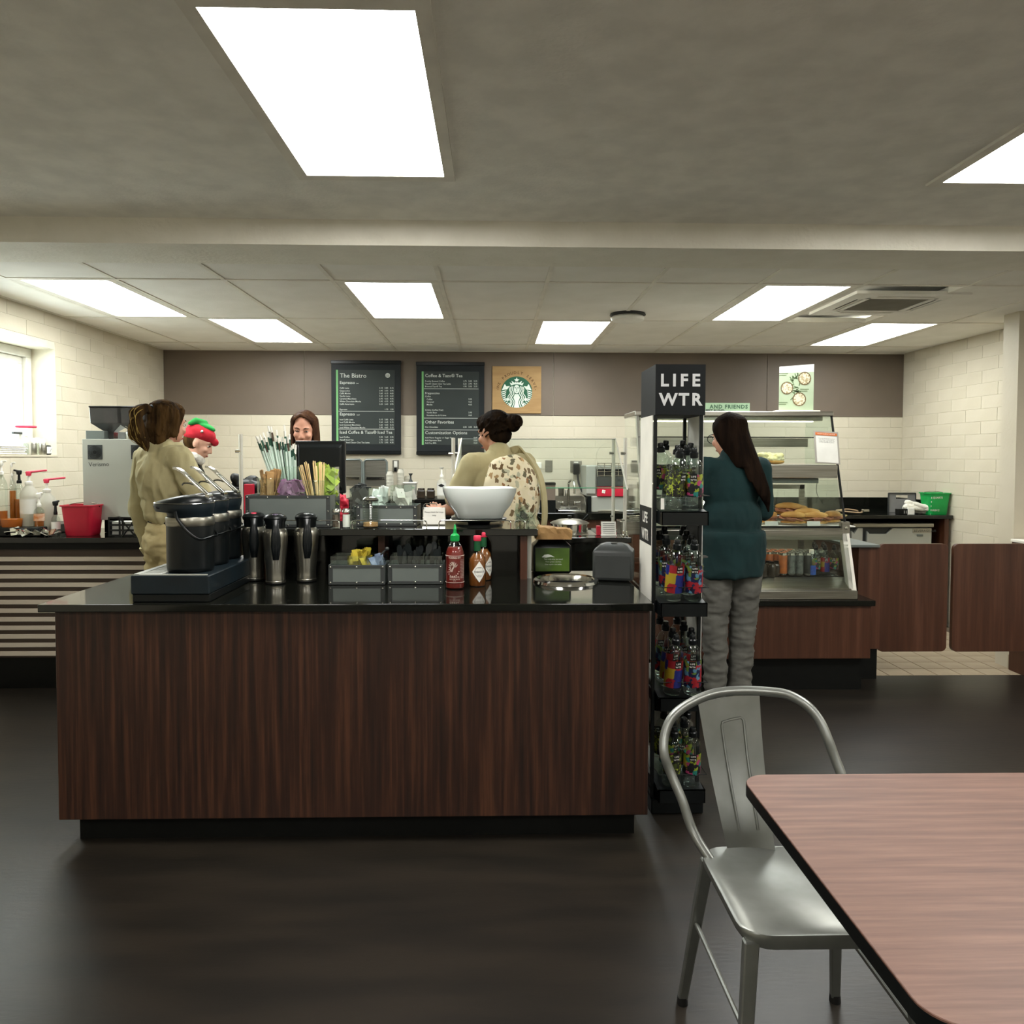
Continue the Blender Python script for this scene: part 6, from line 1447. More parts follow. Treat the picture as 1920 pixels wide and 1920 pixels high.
for row, c, x, Y in CASE_B:
    kind = 'ABDC'[(c * 2 + row + 1) % 4]
    o = bottle(kind, (x, Y, dkz), R.uniform(-.5, .5), 'water bottle, %s label, %s in the %s row of the case floor' % (DESC[kind], ('leftmost', 'second', 'third', 'fourth', 'rightmost')[c], ('front', 'middle', 'back')[row]), 'water bottles in the display case', (.82, .82, .80))
q = P(1521, 1080, KY0 + .15); t = thing('sports_drink', 'blue-labelled bottle with a white cap between the cans and the water', 'bottle', (q.x, KY0 + .15, dkz)); build('bottle', MB().lathe([(.024, 0), (.028, .004), (.028, .10), (.024, .12), (.012, .135), (.012, .145)], n=22), 'bottleglass', t, smooth=True); build('label', MB().lathe([(.0285, .01), (.0285, .07)], n=22, cap=False), 'labelBlue', t, smooth=True); build('cap', MB().lathe([(.014, .142), (.015, .144), (.014, .168), (0, .170)], n=16), 'white', t, smooth=40)
# ================================================================ PEOPLE
def V(*a): return Vector(a)
def hand(mb, w, d, n, s, curl=.5, fist=False, side=1):
    """palm plus five separate fingers; d points along the hand, n is the palm normal"""
    d = d.normalized(); n = (n - d * n.dot(d)).normalized(); x = d.cross(n) * side
    pc = w + d * .045 * s
    q = Matrix((x, n, d)).transposed()
    mb.ell(pc, (.040 * s, .015 * s, .050 * s), 14, 9, q)
    for i, (ox, ln) in enumerate(((-.030, .068), (-.011, .078), (.009, .073), (.028, .058))):
        p = w + d * (.082 - abs(i - 1.4) * .004) * s + x * ox * s; dd = d.copy(); r = .0088 * s
        for j, f in enumerate((.45, .32, .23)):
            ang = curl * (.35 + .35 * j); dd = (dd * math.cos(ang) + n * math.sin(ang)).normalized()
            p2 = p + dd * ln * f * s; mb.cap(p, p2, r, r * .92, 9); p = p2; r *= .92
    p = w + d * .025 * s - x * .032 * s; dd = (d * .75 - x * .6 + n * .3).normalized()
    for f, r in ((.035, .0115), (.028, .0098)):
        p2 = p + dd * f * s; mb.cap(p, p2, r * s, r * .9 * s, 9); p = p2; dd = (dd + d * .3 + n * .2 * curl).normalized()

def headmat(neck, yaw, pitch, roll=0):
    return Matrix.Translation(neck) @ Matrix.Rotation(yaw, 4, 'Z') @ Matrix.Rotation(pitch, 4, 'X') @ Matrix.Rotation(roll, 4, 'Y') @ Matrix.Translation((0, 0, .125))
def xf(mb, m, k0=0):
    mb.v[k0:] = [tuple(m @ Vector(v)) for v in mb.v[k0:]]

def head_shapes(mb):
    mb.ell((0, -.014, .022), (.076, .096, .092), 24, 15)
    mb.ell((0, .022, -.030), (.061, .068, .082), 22, 13)
    mb.ell((0, .050, -.084), (.030, .030, .026), 16, 9)
    mb.ell((0, .070, .022), (.052, .018, .012), 14, 7)          # brow
    for s in (-1, 1):
        mb.ell((s * .036, .062, -.028), (.024, .024, .022), 12, 7)  # cheeks
        mb.ell((s * .077, -.008, -.012), (.009, .020, .031), 12, 9, Matrix.Rotation(.25, 3, 'X'))
        mb.ell((s * .0105, .090, -.040), (.009, .010, .008), 10, 7)
    mb.cap((0, .085, .012), (0, .103, -.034), .0085, .0115, 10)
    mb.ell((0, .083, -.062), (.022, .012, .007), 12, 7); mb.ell((0, .081, -.073), (.019, .012, .007), 12, 7)
def face_parts(t, m, s, hair):
    S = Matrix.Scale(s, 4)
    eyes = MB(); lids = MB(); br = MB(); lips = MB()
    for k in (-1, 1):
        eyes.ell((k * .031, .0745, .003), (.0140, .0085, .0042), 14, 9); lids.tube([(k * .016, .084, .001), (k * .024, .0865, .0075), (k * .034, .085, .0085), (k * .045, .0775, .003)], .0022, 6)
        br.tube([(k * .015, .089, .024), (k * .030, .088, .030), (k * .049, .076, .025)], [.0028, .0034, .0015], 6)
    iris = MB()
    for k in (-1, 1): iris.ell((k * .031, .0812, .0022), (.0050, .0030, .0036), 12, 7)
    lips.cap((-.019, .0895, -.066), (.019, .0895, -.066), .0042, .0042, 8); lips.ell((0, .092, -.0675), (.015, .005, .0068), 12, 7)
    for mb, nm, mt in ((eyes, 'eyes', 'paper'), (iris, 'irises', 'hairdark'), (lids, 'eyelashes', 'hairdark'), (br, 'eyebrows', hair), (lips, 'lips', 'lip')):
        xf(mb, m); build(nm, mb, mt, t, smooth=True)
M['lip'] = mat('lip_colour', '9c4f48', .45)

def person(lab, loc, rz, s, skin, shirt, trousers, arms, yaw, pitch, w_=1.0, belly=1.0, lean=0, legs=None, tuck=False, sleeve='long', roll=0, fold=.007, hipw=1.0, shoes='blackplastic', group=None, hairmat='hairbrown'):
    t = thing('person', lab, 'person', loc, rz, group); t.scale = (s, s, s)
    b = MB(); neck = V(0, .005 + lean, 1.435); hm = headmat(neck + V(0, .012, 0), yaw, pitch, roll)
    k0 = len(b.v); head_shapes(b); xf(b, hm, k0)
    b.cap(neck - V(0, .01, .03), hm @ V(0, -.018, -.045), .056, .050, 14)
    b.ell((0, lean, 1.28), (.125 * w_, .085, .17), 20, 11); b.ell((0, lean * .6, 1.08), (.12 * w_, .085, .16), 18, 9); b.ell((0, 0, .93), (.14 * w_, .10, .11), 18, 9)
    b.cap((-.14 * w_, lean, 1.385), (.14 * w_, lean, 1.385), .045, .045)
    legs = legs or [(V(-.09, .01, .49), V(-.095, -.02, .08)), (V(.09, .01, .49), V(.095, -.02, .08))]
    for i, (kn, an) in enumerate(legs):
        hp = V((-.085 if i == 0 else .085) * w_, 0, .90); b.cap(hp, kn, .080, .052); b.cap(kn, an, .052, .036); b.cap(an, an + V(.0, .12, -.045), .036, .025)
    for i, (el, wr, hd, cu) in enumerate(arms):
        sh = V((-.165 if i == 0 else .165) * w_, lean, 1.375); b.cap(sh, el, .044, .036); b.cap(el, wr, .037, .025)
        hand(b, wr, hd, V(0, 0, 1) if abs(hd.normalized().z) < .7 else V((1 if i == 0 else -1), .3, 0), 1, cu, side=1 if i == 0 else -1)
    remesh('body', b, skin, t, .0065, 3)
    c = MB()
    c.ell((0, lean - .005, 1.27), (.165 * w_, .112, .165), 22, 13); c.cap((-.125 * w_, lean - .005, 1.375), (.125 * w_, lean - .005, 1.375), .062, .062, 16)
    if tuck: c.ell((0, lean * .6, 1.14), (.152 * w_ * belly, .118 * belly, .12), 20, 11); c.ell((0, lean * .6, 1.08), (.146 * w_ * belly, .112 * belly, .06), 20, 11)
    else: c.ell((0, lean * .6, 1.09), (.150 * w_ * belly, .118 * belly, .16), 20, 11); c.ell((0, -.012, .98), (.168 * w_ * hipw, .128, .13), 20, 11)
    c.cap(neck - V(0, .008, .055), neck + V(0, -.012, .0), .075, .066, 16)
    for i, (el, wr, hd, cu) in enumerate(arms):
        sh = V((-.165 if i == 0 else .165) * w_, lean, 1.375)
        if sleeve == 'long': c.cap(sh, el, .062, .054, 16); c.cap(el, wr - (wr - el).normalized() * .0, .053, .038, 16)
        else: c.cap(sh, sh.lerp(el, .75), .066, .060, 16)
    remesh('shirt', c, shirt, t, .009, 3, fold, (11, 11, 4.5) if fold < .012 else (15, 15, 6))
    p = MB(); p.ell((0, -.012, .93), (.160 * w_ * hipw, .122, .11), 20, 11)
    if tuck: p.ell((0, -.008, 1.0), (.140 * w_, .108, .075), 20, 11)
    for i, (kn, an) in enumerate(legs):
        hp = V((-.082 if i == 0 else .082) * w_ * hipw, -.008, .88); p.cap(hp, kn, .092 * hipw, .068, 16); p.cap(kn, an + V(0, 0, .0), .068, .055, 16); p.cyl(an + V(0, 0, .06), an + V(0, .01, -.03), .058, .062, 18)
    remesh('trousers', p, trousers, t, .009, 2, .011, (8, 8, 20))
    for kn, an in legs:
        sh_ = MB(); sh_.ell(an + V(0, .045, -.045), (.043, .135, .035), 16, 9); sh_.ell(an + V(0, -.03, -.035), (.038, .05, .045), 12, 7); sh_.v = [(x, y, max(z, .001)) for x, y, z in sh_.v]
        build('shoe', sh_, shoes, t, smooth=True)
    return t, hm
def strands(mb, curves, r0, r1, n=6):
    for c in curves:
        c = smooth_curve(c, 4); k = len(c); mb.tube(c, [r0 + (r1 - r0) * i / (k - 1) for i in range(k)], n)

# --- customer in the khaki shirt, at the left (back view turned right)
Rp = random.Random(11)
Y = 4.33; q = P(319, 900, Y)
t, hm = person('person in a khaki shirt and trousers with loose ponytail, seen from behind', (q.x, Y, 0), -.62, 1.745 / 1.67, 'skin', 'khaki', 'khaki2',
    [(V(-.185, -.06, 1.09), V(-.172, .01, .86), V(.05, .25, -.9), .5), (V(.215, .06, 1.12), V(.10, .26, 1.08), V(-.6, .6, 0), .6)], -.0 + .16, -.12, lean=-.04, w_=.86, belly=.92, tuck=True, fold=.016, hipw=.98)
build('belt', MB().lathe([(.122, 1.035), (.126, 1.042), (.126, 1.065), (.122, 1.072)], n=30, sy=.84, cap=False), 'blackmatte', t, smooth=True)
h = MB(); h.ell((0, -.028, .036), (.087, .098, .088), 20, 12); h.ell((0, -.05, -.03), (.075, .072, .075), 18, 10); h.ell((0, -.055, -.085), (.062, .045, .05), 18, 10); h.ell((0, .02, .072), (.062, .068, .050), 16, 8)
for s_ in (-1, 1): h.cap((s_ * .062, .02, .05), (s_ * .072, -.02, -.06), .022, .018)
for k in range(60):
    a = Rp.uniform(-2.2, 2.2); r_ = Rp.uniform(.07, .09); p0 = V(r_ * math.sin(a), -.03 - r_ * math.cos(a) * .95, .05 + Rp.uniform(-.03, .05))
    strands(h, [[p0, V(p0.x * 1.05, p0.y * 1.03, p0.z - .05), V(p0.x * .9, p0.y - .005, p0.z - .11)]], .005, .002, 5)
xf(h, hm); remesh('hair', h, 'hairbrown', t, .0055, 1, .002, (60, 60, 8))
pt = MB(); lt = MB()
for k in range(84):
    o = V(Rp.uniform(-.02, .02), 0, Rp.uniform(-.02, .02))
    c = [V(0, -.112, .045) + o * .5, V(0, -.150, .055) + o, V(-.01, -.185, .01) + o * 1.6 + V(0, Rp.uniform(-.02, .01), 0), V(-.01, -.170, -.05) + o * 2 + V(0, Rp.uniform(-.015, .02), -.02), V(0, -.115, -.12 + Rp.uniform(-.03, .03)) + o]
    strands(pt if k % 4 else lt, [c], .0095 if k % 4 else .003, .004 if k % 4 else .001)
xf(pt, hm); xf(lt, hm @ Matrix.Translation((0, -.012, 0))); remesh('ponytail', pt, 'hairbrown', t, .005, 1); build('ponytail_tips', lt, 'hairtip', t, smooth=True, label='ponytail tips with light painted on in blond')
hb = MB(); hb.tube([(.026 * math.cos(a * .4), -.112, .05 + .026 * math.sin(a * .4)) for a in range(16)], .006, 6, True); xf(hb, hm); build('hair_tie', hb, 'blackmatte', t, smooth=True)
face_parts(t, hm, 1, 'hairbrown')
cl_ = MB(); cl_.lathe([(.070, 1.405), (.068, 1.44), (.062, 1.462), (.074, 1.445), (.083, 1.41)], n=26, sy=.95); build('collar', cl_, 'khaki', t, smooth=True)
build('cuff', MB().cyl((-.222, -.005, .905), (-.216, .018, .865), .044, .043, 18), 'khaki', t, smooth=50)

M['skinlight'] = mat('pale_skin', 'd3a48c', .55, col2='cb9b83', nscale=8)
# --- person with the red and green bell hat, behind the counter
Y = 5.62; q = P(338, 900, Y)
t, hm = person('person in a red and green felt hat with bell, white fleece scarf, black top', (q.x, Y, 0), -1.35, 1.67 / 1.67, 'skinlight', 'blackmatte', 'darkgrey',
    [(V(-.24, .06, 1.12), V(-.13, .28, 1.07), V(.3, .8, 0), .5), (V(.24, .06, 1.12), V(.12, .30, 1.07), V(-.3, .8, 0), .5)], 0, -.42, w_=1.0, lean=.06)
v = MB(); v.ell((0, .055, 1.27), (.158, .122, .150), 22, 13); v.ell((0, .03, 1.09), (.166, .132, .16), 20, 11); v.cap((-.11, .05, 1.36), (.11, .05, 1.36), .065, .065)
remesh('vest', v, 'blackmatte', t, .010, 3, .004)
build('vest_emblem', MB().loft([[(.172 , .02, 1.27), (.174, .05, 1.25), (.174, .08, 1.27), (.172, .05, 1.30)], [(.176 , .02, 1.27), (.178, .05, 1.25), (.178, .08, 1.27), (.176, .05, 1.30)]]), 'tbar', t)
sc = MB()
for k in range(18): a = 2 * PI * k / 18; sc.ell((.078 * math.cos(a), .05 + .08 * math.sin(a), 1.432 + .014 * math.sin(3 * a)), (.038, .038, .036), 10, 7)
sc.cap((.05, -.01, 1.42), (.12, -.02, 1.31), .05, .045); sc.cap((.09, .06, 1.40), (.13, .09, 1.30), .04, .038); sc.ell((.17, .02, 1.20), (.04, .05, .06))
for s_ in (-1, 1): sc.ell((s_ * .17, .03, 1.30), (.04, .045, .05))
remesh('fleece_scarf', sc, 'fur', t, .007, 2, .006, (25, 25, 25))
h = MB(); h.ell((0, -.03, .0), (.079, .080, .075), 18, 11); xf(h, hm); build('hair', h, 'hairbrown', t, smooth=True)
h = MB(); h.ell((0, -.012, .065), (.088, .106, .070), 24, 12); h.ell((0, -.05, .035), (.084, .075, .055), 18, 9); h.cap((0, .07, .05), (0, .098, .045), .035, .028)
xf(h, hm); remesh('hat', h, 'felt_red', t, .006, 3, .002)
h = MB(); h.cap((.01, -.02, .14), (.03, -.075, .135), .030, .024); h.cap((.03, -.075, .135), (.055, -.10, .105), .026, .016); h.ell((.0, .0, .125), (.06, .07, .025)); xf(h, hm); remesh('hat_point', h, 'felt_green', t, .006, 3, .002)
h = MB(); h.ell((.088, .0, .085), (.011, .011, .011), 12, 8); xf(h, hm); build('hat_bell', h, 'chrome', t, smooth=True)
face_parts(t, hm, 1, 'hairbrown')

# --- cashier behind the screen, facing us, looking down
Y = 5.72; q = P(572, 900, Y)
t, hm = person('person with long brown hair looking down behind the till screen', (q.x, Y, 0), PI, 1.775 / 1.67, 'skin', 'blackmatte', 'darkgrey',
    [(V(-.22, .06, 1.12), V(-.12, .30, 1.05), V(.2, .8, -.1), .5), (V(.22, .06, 1.12), V(.12, .30, 1.05), V(-.2, .8, -.1), .5)], 0.04, -.30, w_=.92, roll=-.05)
M['hairchest'] = mat('chestnut_hair', '33221a', .4, col2='4e3626', nscale=30, stretch=(1, 1, .12), bump=.5, bscale=90, bstretch=(1, 1, .1))
h = MB(); h.ell((0, -.032, .035), (.086, .096, .088), 22, 12)
for k in range(90):
    u = k / 89; a = -2.35 + 4.7 * u                                  # angle round the head, 0 = back
    top = V(.012, .045, .108); side = V(.090 * math.sin(a), -.03 - .085 * math.cos(a), .01); low = V(.098 * math.sin(a), -.04 - .07 * math.cos(a), -.11 + Rp.uniform(-.03, .01))
    mid = V(.072 * math.sin(a), -.02 - .07 * math.cos(a) + (.03 if abs(a) > 1.8 else 0), .078)
    strands(h, [[top, mid, side, low]], .0085, .005, 6)
xf(h, hm); remesh('hair', h, 'hairchest', t, .005, 1, .0015, (70, 70, 8)); face_parts(t, hm, 1, 'hairchest')

# --- customer with the bun and leaf print cloth on the back
Y = 4.45; q = P(940, 900, Y)
t, hm = person('person with a dark hair bun, olive shirt and a leaf-print cloth pack over the back', (q.x, Y, 0), .42, 1.715 / 1.67, 'skin2', 'khaki', 'khaki2',
    [(V(-.27, .09, 1.12), V(-.24, .33, 1.10), V(.1, .9, .05), .5), (V(.22, .08, 1.12), V(.14, .30, 1.08), V(-.3, .8, 0), .5)], .38, -.28, w_=1.0, lean=.035, sleeve='short', fold=.006)
h = MB(); h.ell((0, -.026, .036), (.084, .100, .084), 22, 12); h.ell((0, -.05, -.025), (.072, .060, .065), 18, 10); h.ell((0, .035, .068), (.064, .055, .048), 16, 8)
for k in range(56):
    a = -2.3 + 4.6 * k / 55; p0 = V(.085 * math.sin(a), -.02 - .1 * math.cos(a), Rp.uniform(-.04, .05)); strands(h, [[p0, p0 * .95 + V(0, -.02, .01), V(.02, -.108, .015)]], .005, .006, 5)
xf(h, hm); remesh('hair', h, 'hairdark', t, .0055, 1, .0012, (60, 60, 20))
h = MB(); h.ell((.030, -.132, .012), (.050, .042, .052), 20, 12)
h.tube([(.030 + .032 * math.cos(a * .5) * (1 - a * .02), -.160 - a * .001, .012 + .032 * math.sin(a * .5) * (1 - a * .02)) for a in range(22)], .013, 8)
xf(h, hm); remesh('bun', h, 'hairdark', t, .0045, 1)
face_parts(t, hm, 1, 'hairdark')
wr_ = MB(); wr_.ell((.0, -.13, 1.19), (.168, .085, .235), 26, 17); wr_.ell((.015, -.12, 1.0), (.165, .085, .16), 24, 13); wr_.ell((-.02, -.12, 1.33), (.115, .06, .09), 18, 9)
remesh('leaf_print_wrap', wr_, 'wrap', t, .009, 3, .006, (10, 10, 6), label='cream cloth with brown and olive leaf print')
st = MB(); c = smooth_curve([V(.06, .05, 1.44), V(.10, -.03, 1.452), V(.145, -.13, 1.36), V(.172, -.17, 1.22), V(.180, -.165, 1.05), V(.175, -.10, .93)], 6)
for i in range(len(c) - 1):
    pass
rings = []
for i, p in enumerate(c):
    tt_ = (c[min(i + 1, len(c) - 1)] - c[max(i - 1, 0)]).normalized(); nn = V(p.x * .6, p.y - .02, .0).normalized(); s__ = tt_.cross(nn).normalized() * .022
    rings.append([p - s__, p + s__, p + s__ + nn * .012, p - s__ + nn * .012])
st.loft(rings); build('strap', st, 'khaki', t, bev=.002, label='olive strap')
cl_ = MB(); cl_.lathe([(.072, 1.395), (.068, 1.43), (.062, 1.455), (.075, 1.44), (.085, 1.40)], n=26, sy=.95); cl_.v = [(x, y + .035, z) for x, y, z in cl_.v]; build('collar', cl_, 'khaki', t, smooth=True)

# --- customer in the teal top
Y = 4.36; q = P(1371, 900, Y)
t, hm = person('person in a dark teal top and grey jeans with long straight dark hair', (q.x, Y, 0), .10, 1.69 / 1.67, 'skin', 'teal', 'jeans',
    [(V(-.23, .06, 1.13), V(-.16, .28, 1.12), V(.3, .7, .1), .6), (V(.215, .05, 1.13), V(.10, .27, 1.12), V(-.3, .7, .1), .6)], .28, -.22, w_=1.02, belly=1.14, hipw=1.06, fold=.007,
    legs=[(V(-.088, -.01, .49), V(-.088, -.03, .08)), (V(.078, .0, .49), V(.055, -.02, .08))])
hem = MB(); hem.ell((0, -.012, .95), (.190, .146, .46), 28, 25); hem.v = [(x, y, min(max(z, .770 + .06 * x), 1.02)) for x, y, z in hem.v]
remesh('shirt_hem', hem, 'teal', t, .010, 3, .009, (9, 9, 5))
h = MB(); h.ell((0, -.030, .034), (.088, .100, .090), 22, 12); h.ell((0, -.06, -.06), (.080, .055, .10), 18, 10)
inv = hm.inverted()
for k in range(120):
    u = k / 119; a = -2.2 + 4.4 * u
    top = V(.0, -.02 + Rp.uniform(-.02, .04), .122); mid = V(.080 * math.sin(a), -.03 - .085 * math.cos(a), .075); side = V(.093 * math.sin(a), -.045 - .075 * math.cos(a), -.02)
    x = math.sin(a) * .085 + Rp.uniform(-.01, .01); drop = 1.38 if a < -.7 else 1.30 - .28 * max(0, (a + .4) / 2.2) ** .8
    nape = hm @ side; low = V(nape.x * .62 + .045 + .075 * u, -.105 - .035 * math.cos(a), max(drop, 1.27)); end = V(.130 + .060 * u, -.115 + .04 * u, 1.24 - .09 * u + Rp.uniform(-.03, .03))
    pts = [hm @ top, hm @ mid, nape, low] + ([end] if u > .42 else [])
    strands(h, [[inv @ p for p in pts]], .010, .0045, 6)
xf(h, hm); remesh('hair', h, 'hairlong', t, .006, 2, .0012, (60, 60, 6))
g = MB(); 
for s_ in (-1, 1): g.tube([(s_ * .080, -.01, .012), (s_ * .083, .05, .014), (s_ * .070, .092, .010)], .0024, 6); g.tube([(s_ * .036 + .027 * math.cos(a * .4488), .100, .0 + .020 * math.sin(a * .4488)) for a in range(14)], .0022, 6, True)
g.tube([(-.010, .101, .004), (.010, .101, .004)], .0024, 6); xf(g, hm); build('glasses', g, 'blackmatte', t, smooth=True); face_parts(t, hm, 1, 'hairdark')
# ================================================================ DRINK RACK
DX0, DX1 = .655, .862; DY0, DY1 = 3.10, 3.40
t = thing('drink_rack', 'tall black floor rack of water bottles with a lettered black header box', 'rack', (0, 0, 0))
hz0, hz1 = P(1275, 778, DY0).z, P(1275, 683, DY0).z
dx0, dx1 = P(1229, 730, DY0).x, P(1323, 730, DY0).x
build('header_box', MB().bb((dx0, DY0, hz0), (dx1, DY1, hz1)), 'darkgrey' if 0 else mat('header_black', '0f1214', .55, spec=.25), t, bev=.001)
m_ = MB(); sx_ = (dx0 + dx1) / 2
mat('header_lettering', 'c9cacb', .5); M['hl'] = MATS['header_lettering']
for ch, px, py, al in (('L', 1238, 723.5, 'LEFT'), ('I', 1260.5, 723.5, 'LEFT'), ('F', 1275, 723.5, 'LEFT'), ('E', 1297, 723.5, 'LEFT'), ('W', 1236.5, 759.5, 'LEFT'), ('T', 1272.5, 759.5, 'LEFT'), ('R', 1296.5, 759.5, 'LEFT'), ('TM', 1309, 761, 'LEFT')):
    c_ = MB(); q = P(px, py, DY0); text_into(c_, ch, .0675 if ch != 'TM' else .008, q.x, q.z, DY0 - .001, al, bold=.0022 if ch != 'TM' else 0); build('letter', c_, 'hl', t)
zb = .05; W = .007
for x, y in ((dx0 + .004, DY0 + .016), (dx1 - .012, DY0 + .016), (dx0 + .004, DY1 - .014), (dx1 - .012, DY1 - .014)): build('upright', MB().bb((x - W, y - W, zb), (x + W, y + W, hz0)), 'blackplastic', t, bev=.001)
for x, nm in ((dx0 - .005, 'left'), (dx1 + .0, 'right')):
    sp_ = build('side_panel', MB().bb((x, DY0 + .03, .62), (x + .003, DY1 - .02, hz0)), 'white', t)
    m_ = MB().bb((x - .0008, DY0 + .031, 1.09), (x + .0038, DY1 - .021, 1.245)); bd = build('panel_badge', m_, 'header_black' if 0 else MATS['header_black'], sp_)
    if nm == 'left':
        m_ = MB(); text_into(m_, 'LIFE', .062, -(DY0 + DY1) / 2 - .006, 1.178, 0, 'CENTER', bold=.0015); text_into(m_, 'WTR', .062, -(DY0 + DY1) / 2 - .006, 1.106, 0, 'CENTER', bold=.0015)
        m_.v = [(x - .0016, -a, c) for a, b_, c in m_.v]; build('panel_lettering', m_, 'paper', sp_)
build('base', MB().bb((dx0 - .004, DY0 - .02, 0), (dx1 + .006, DY1, .06)), 'blackplastic', t, bev=.003)
TZ = [P(1285, 959, 3.06).z, P(1285, 1130, 3.06).z, P(1285, 1307, 3.06).z, P(1285, 1479, 3.06).z]
TY0, TY1 = 3.05, DY1 - .01; tx0, tx1 = P(1241, 960, 3.05).x, P(1329, 960, 3.05).x
for i, z in enumerate(TZ):
    b = MB(); zr_ = z + (TY1 - TY0) * .15; b.loft([[(dx0 + .014, TY0 + .01, z - .006), (tx1 - .006, TY0 + .01, z - .006), (tx1 - .006, TY0 + .01, z), (dx0 + .014, TY0 + .01, z)], [(dx0 + .014, TY1, zr_ - .006), (tx1 - .006, TY1, zr_ - .006), (tx1 - .006, TY1, zr_), (dx0 + .014, TY1, zr_)]]); b.bb((tx0, TY0, z - .004), (tx1, DY0 + .03, z)); b.bb((tx0, TY0, z - .055), (tx1, TY0 + .004, z)); b.bb((tx1 - .004, TY0, z - .055), (tx1, TY1, z)); b.bb((dx0 + .010, DY0 + .02, z - .05), (dx0 + .014, TY1, z))
    b.loft([[(tx0, TY0, z - .055), (tx0 + .004, TY0, z - .055), (tx0 + .004, TY0, z), (tx0, TY0, z)], [(dx0 + .012, DY0 + .03, z - .05), (dx0 + .016, DY0 + .03, z - .05), (dx0 + .016, DY0 + .03, z), (dx0 + .012, DY0 + .03, z)]])
    tr = build('tray', b, 'blackplastic', t)
    build('tray_rail', MB().tube([(dx0 + .012, DY0 + .03, z + .062), (tx0 + .002, TY0 + .002, z + .062), (tx1 + .004, TY0 + .002, z + .062), (tx1 + .004, DY0 + .12, z + .062)], .0018, 6), 'blackplastic', tr, smooth=True)
KIND = {0: ('A', 'B'), 1: ('C', 'D'), 2: ('C', 'D'), 3: ('A', 'B')}
LEV = ('top', 'second', 'third', 'bottom'); ROWN = ('front', 'second', 'third', 'rear')
for i, z in enumerate(TZ):
    for row in range(4):
        for c in range(2):
            x = P(1262 if c == 0 else 1301, 950, 3.10).x + (-.002 * row); y = 3.093 + row * .0765
            kd = KIND[i][c]
            if row in (1, 2) and (row + c + i) % 2 == 0: kd = {'A': 'B', 'B': 'A', 'C': 'D', 'D': 'C'}[kd]
            ob = bottle(kd, (x, y, z + (y - TY0) * .15 + .0015), (.35 if (c == 0) else -.25) + R.uniform(-.2, .2) + (.0 if row == 0 else R.uniform(-1, 1)), 'water bottle, %s label, %s row %s, %s rack tray' % (DESC[kd], ROWN[row], 'left' if c == 0 else 'right', LEV[i]), 'water bottles on the drink rack')
            ob.rotation_euler.x = .148
build('barcode_strip', MB().bb((tx0 - .002, TY0 + .012, TZ[0] + .008), (tx0 + .012, TY0 + .013, TZ[0] + .052)), 'paper', t)

# ================================================================ CHAIR
CY_ = 2.02
pts = [P(1300, 1560, 1.93), P(1279, 1500, 1.96), P(1257, 1448, 1.99), P(1245, 1412, 2.00), P(1247, 1375, 2.02), P(1262, 1343, 2.035), P(1295, 1318, 2.045), P(1340, 1300, 2.05), P(1390, 1295, 2.045), P(1440, 1297, 2.035), P(1478, 1303, 2.02), P(1512, 1322, 1.995), P(1536, 1350, 1.975), P(1552, 1385, 1.955), P(1565, 1420, 1.94), P(1580, 1460, 1.92), P(1600, 1530, 1.89)]
cx, cy = (pts[0].x + pts[-1].x) / 2, 1.90
t = thing('metal_chair', 'grey sheet-metal chair with a bent tube backrest, pushed in at the table', 'chair', (cx, cy, 0), 0)
O = Vector((cx, cy, 0)); L_ = [p - O for p in pts]
SZ = .455
L_ = [Vector((-.165, -.02, SZ - .01))] + L_ + [Vector((.165, -.05, SZ - .01))]
build('back_tube', MB().tube(smooth_curve(L_, 5), .0125, 12), 'chairmetal', t, smooth=True)
# splat
tl, tr_, bl, br_ = P(1309, 1318, 2.045) - O, P(1424, 1300, 2.035) - O, P(1368, 1610, 1.91) - O, P(1456, 1610, 1.90) - O
b = MB(); n = 12; rings = []
for i in range(n + 1):
    u = i / n; a = tl.lerp(bl, u); c = tr_.lerp(br_, u); bow = V(0, .02 * math.sin(PI * u), 0)
    rings.append([a.lerp(c, k / 6) + bow + V(0, .010 * math.sin(PI * k / 6), 0) for k in range(7)] + [a.lerp(c, k / 6) + bow + V(0, .010 * math.sin(PI * k / 6) + .0025, 0) for k in range(6, -1, -1)])
b.loft(rings); build('splat', b, 'chairmetal', t, smooth=50)
em = MB(); f = lambda u, v: tl.lerp(bl, v).lerp(tr_.lerp(br_, v), u) + V(0, .02 * math.sin(PI * v) + .010 * math.sin(PI * u) - .001, 0)
ep = [f(.34, .85), f(.34, .4), f(.34, .19), f(.36, .165), f(.5, .155), f(.68, .15), f(.72, .17), f(.72, .4), f(.72, .85)]
em.tube(ep, .0035, 6); build('embossed_ridge', em, 'chairmetal', t, smooth=True)
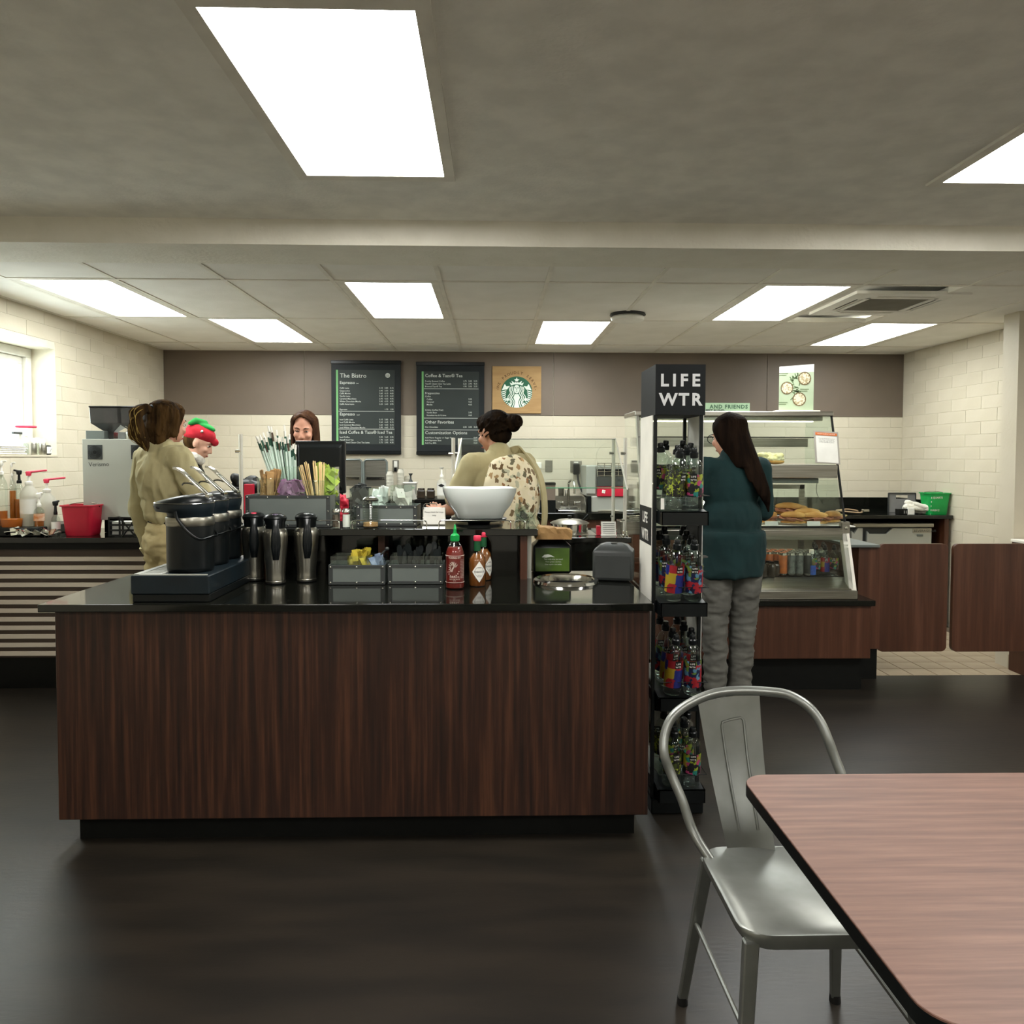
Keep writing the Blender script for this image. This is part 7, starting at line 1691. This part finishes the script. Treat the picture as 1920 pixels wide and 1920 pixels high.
b = MB(); ring = rounded(-.185, .185, -.34, .03, .06, 5); b.loft([[(x * .96, y, SZ - .03) for x, y in ring], [(x, y, SZ - .02) for x, y in ring], [(x, y, SZ - .004) for x, y in ring], [(x * .97, y, SZ) for x, y in ring]]); build('seat', b, 'chairmetal', t, smooth=50)
for sx_, sy_ in ((-1, 0), (1, 0), (-1, -1), (1, -1)):
    top = V(sx_ * .165, .01 if sy_ == 0 else -.32, SZ - .02); bot = V(sx_ * .205, .09 if sy_ == 0 else -.38, .0)
    lg = build('leg', MB().loft([[top + V(-.016, -.012, 0), top + V(.016, -.012, 0), top + V(.016, .012, 0), top + V(-.016, .012, 0)], [bot + V(-.012, -.009, .01), bot + V(.012, -.009, .01), bot + V(.012, .009, .01), bot + V(-.012, .009, .01)]]), 'chairmetal', t, bev=.003)
    build('foot_cap', MB().cyl(bot, bot + V(0, 0, .02), .015, .014, 12), 'rubber', lg, smooth=40)
for s_ in (-1, 1): build('brace', MB().tube([(s_ * .185, .05, .25), (s_ * .182, -.35, .25)], .006, 8), 'chairmetal', t)

# ================================================================ TABLE
TZ_ = .75; a = G(1440, 1452, TZ_); xl = G(1405, 1476, TZ_).x
t = thing('dining_table', 'rose-brown wood laminate table with a rounded corner, nearest in the scene', 'table', (xl + .38, a.y - .38, 0)); Wt = .38
ring = rounded(-Wt, Wt, -Wt, Wt, .055, 8)
build('tabletop', MB().prism(ring, TZ_ - .026, TZ_, 'z'), 'tablewood', t, bev=.0015); 
build('edge_band', MB().loft([[(x * 1.002, y * 1.002, TZ_ - .028) for x, y in ring], [(x * 1.002, y * 1.002, TZ_ - .003) for x, y in ring]], cap=False), 'blackplastic', t, smooth=50)
build('column', MB().cyl((0, 0, .02), (0, 0, TZ_ - .03), .038, n=24), 'blackplastic', t, smooth=True)
for k in range(2):
    a_ = k * PI / 2; b = MB(); b.box((0, 0, .02), (.62, .06, .03), Matrix.Rotation(a_ + PI / 4, 3, 'Z')); build('base_bar', b, 'blackplastic', t, bev=.006)
build('top_plate', MB().bb((-.12, -.12, TZ_ - .032), (.12, .12, TZ_ - .0265)), 'blackplastic', t)
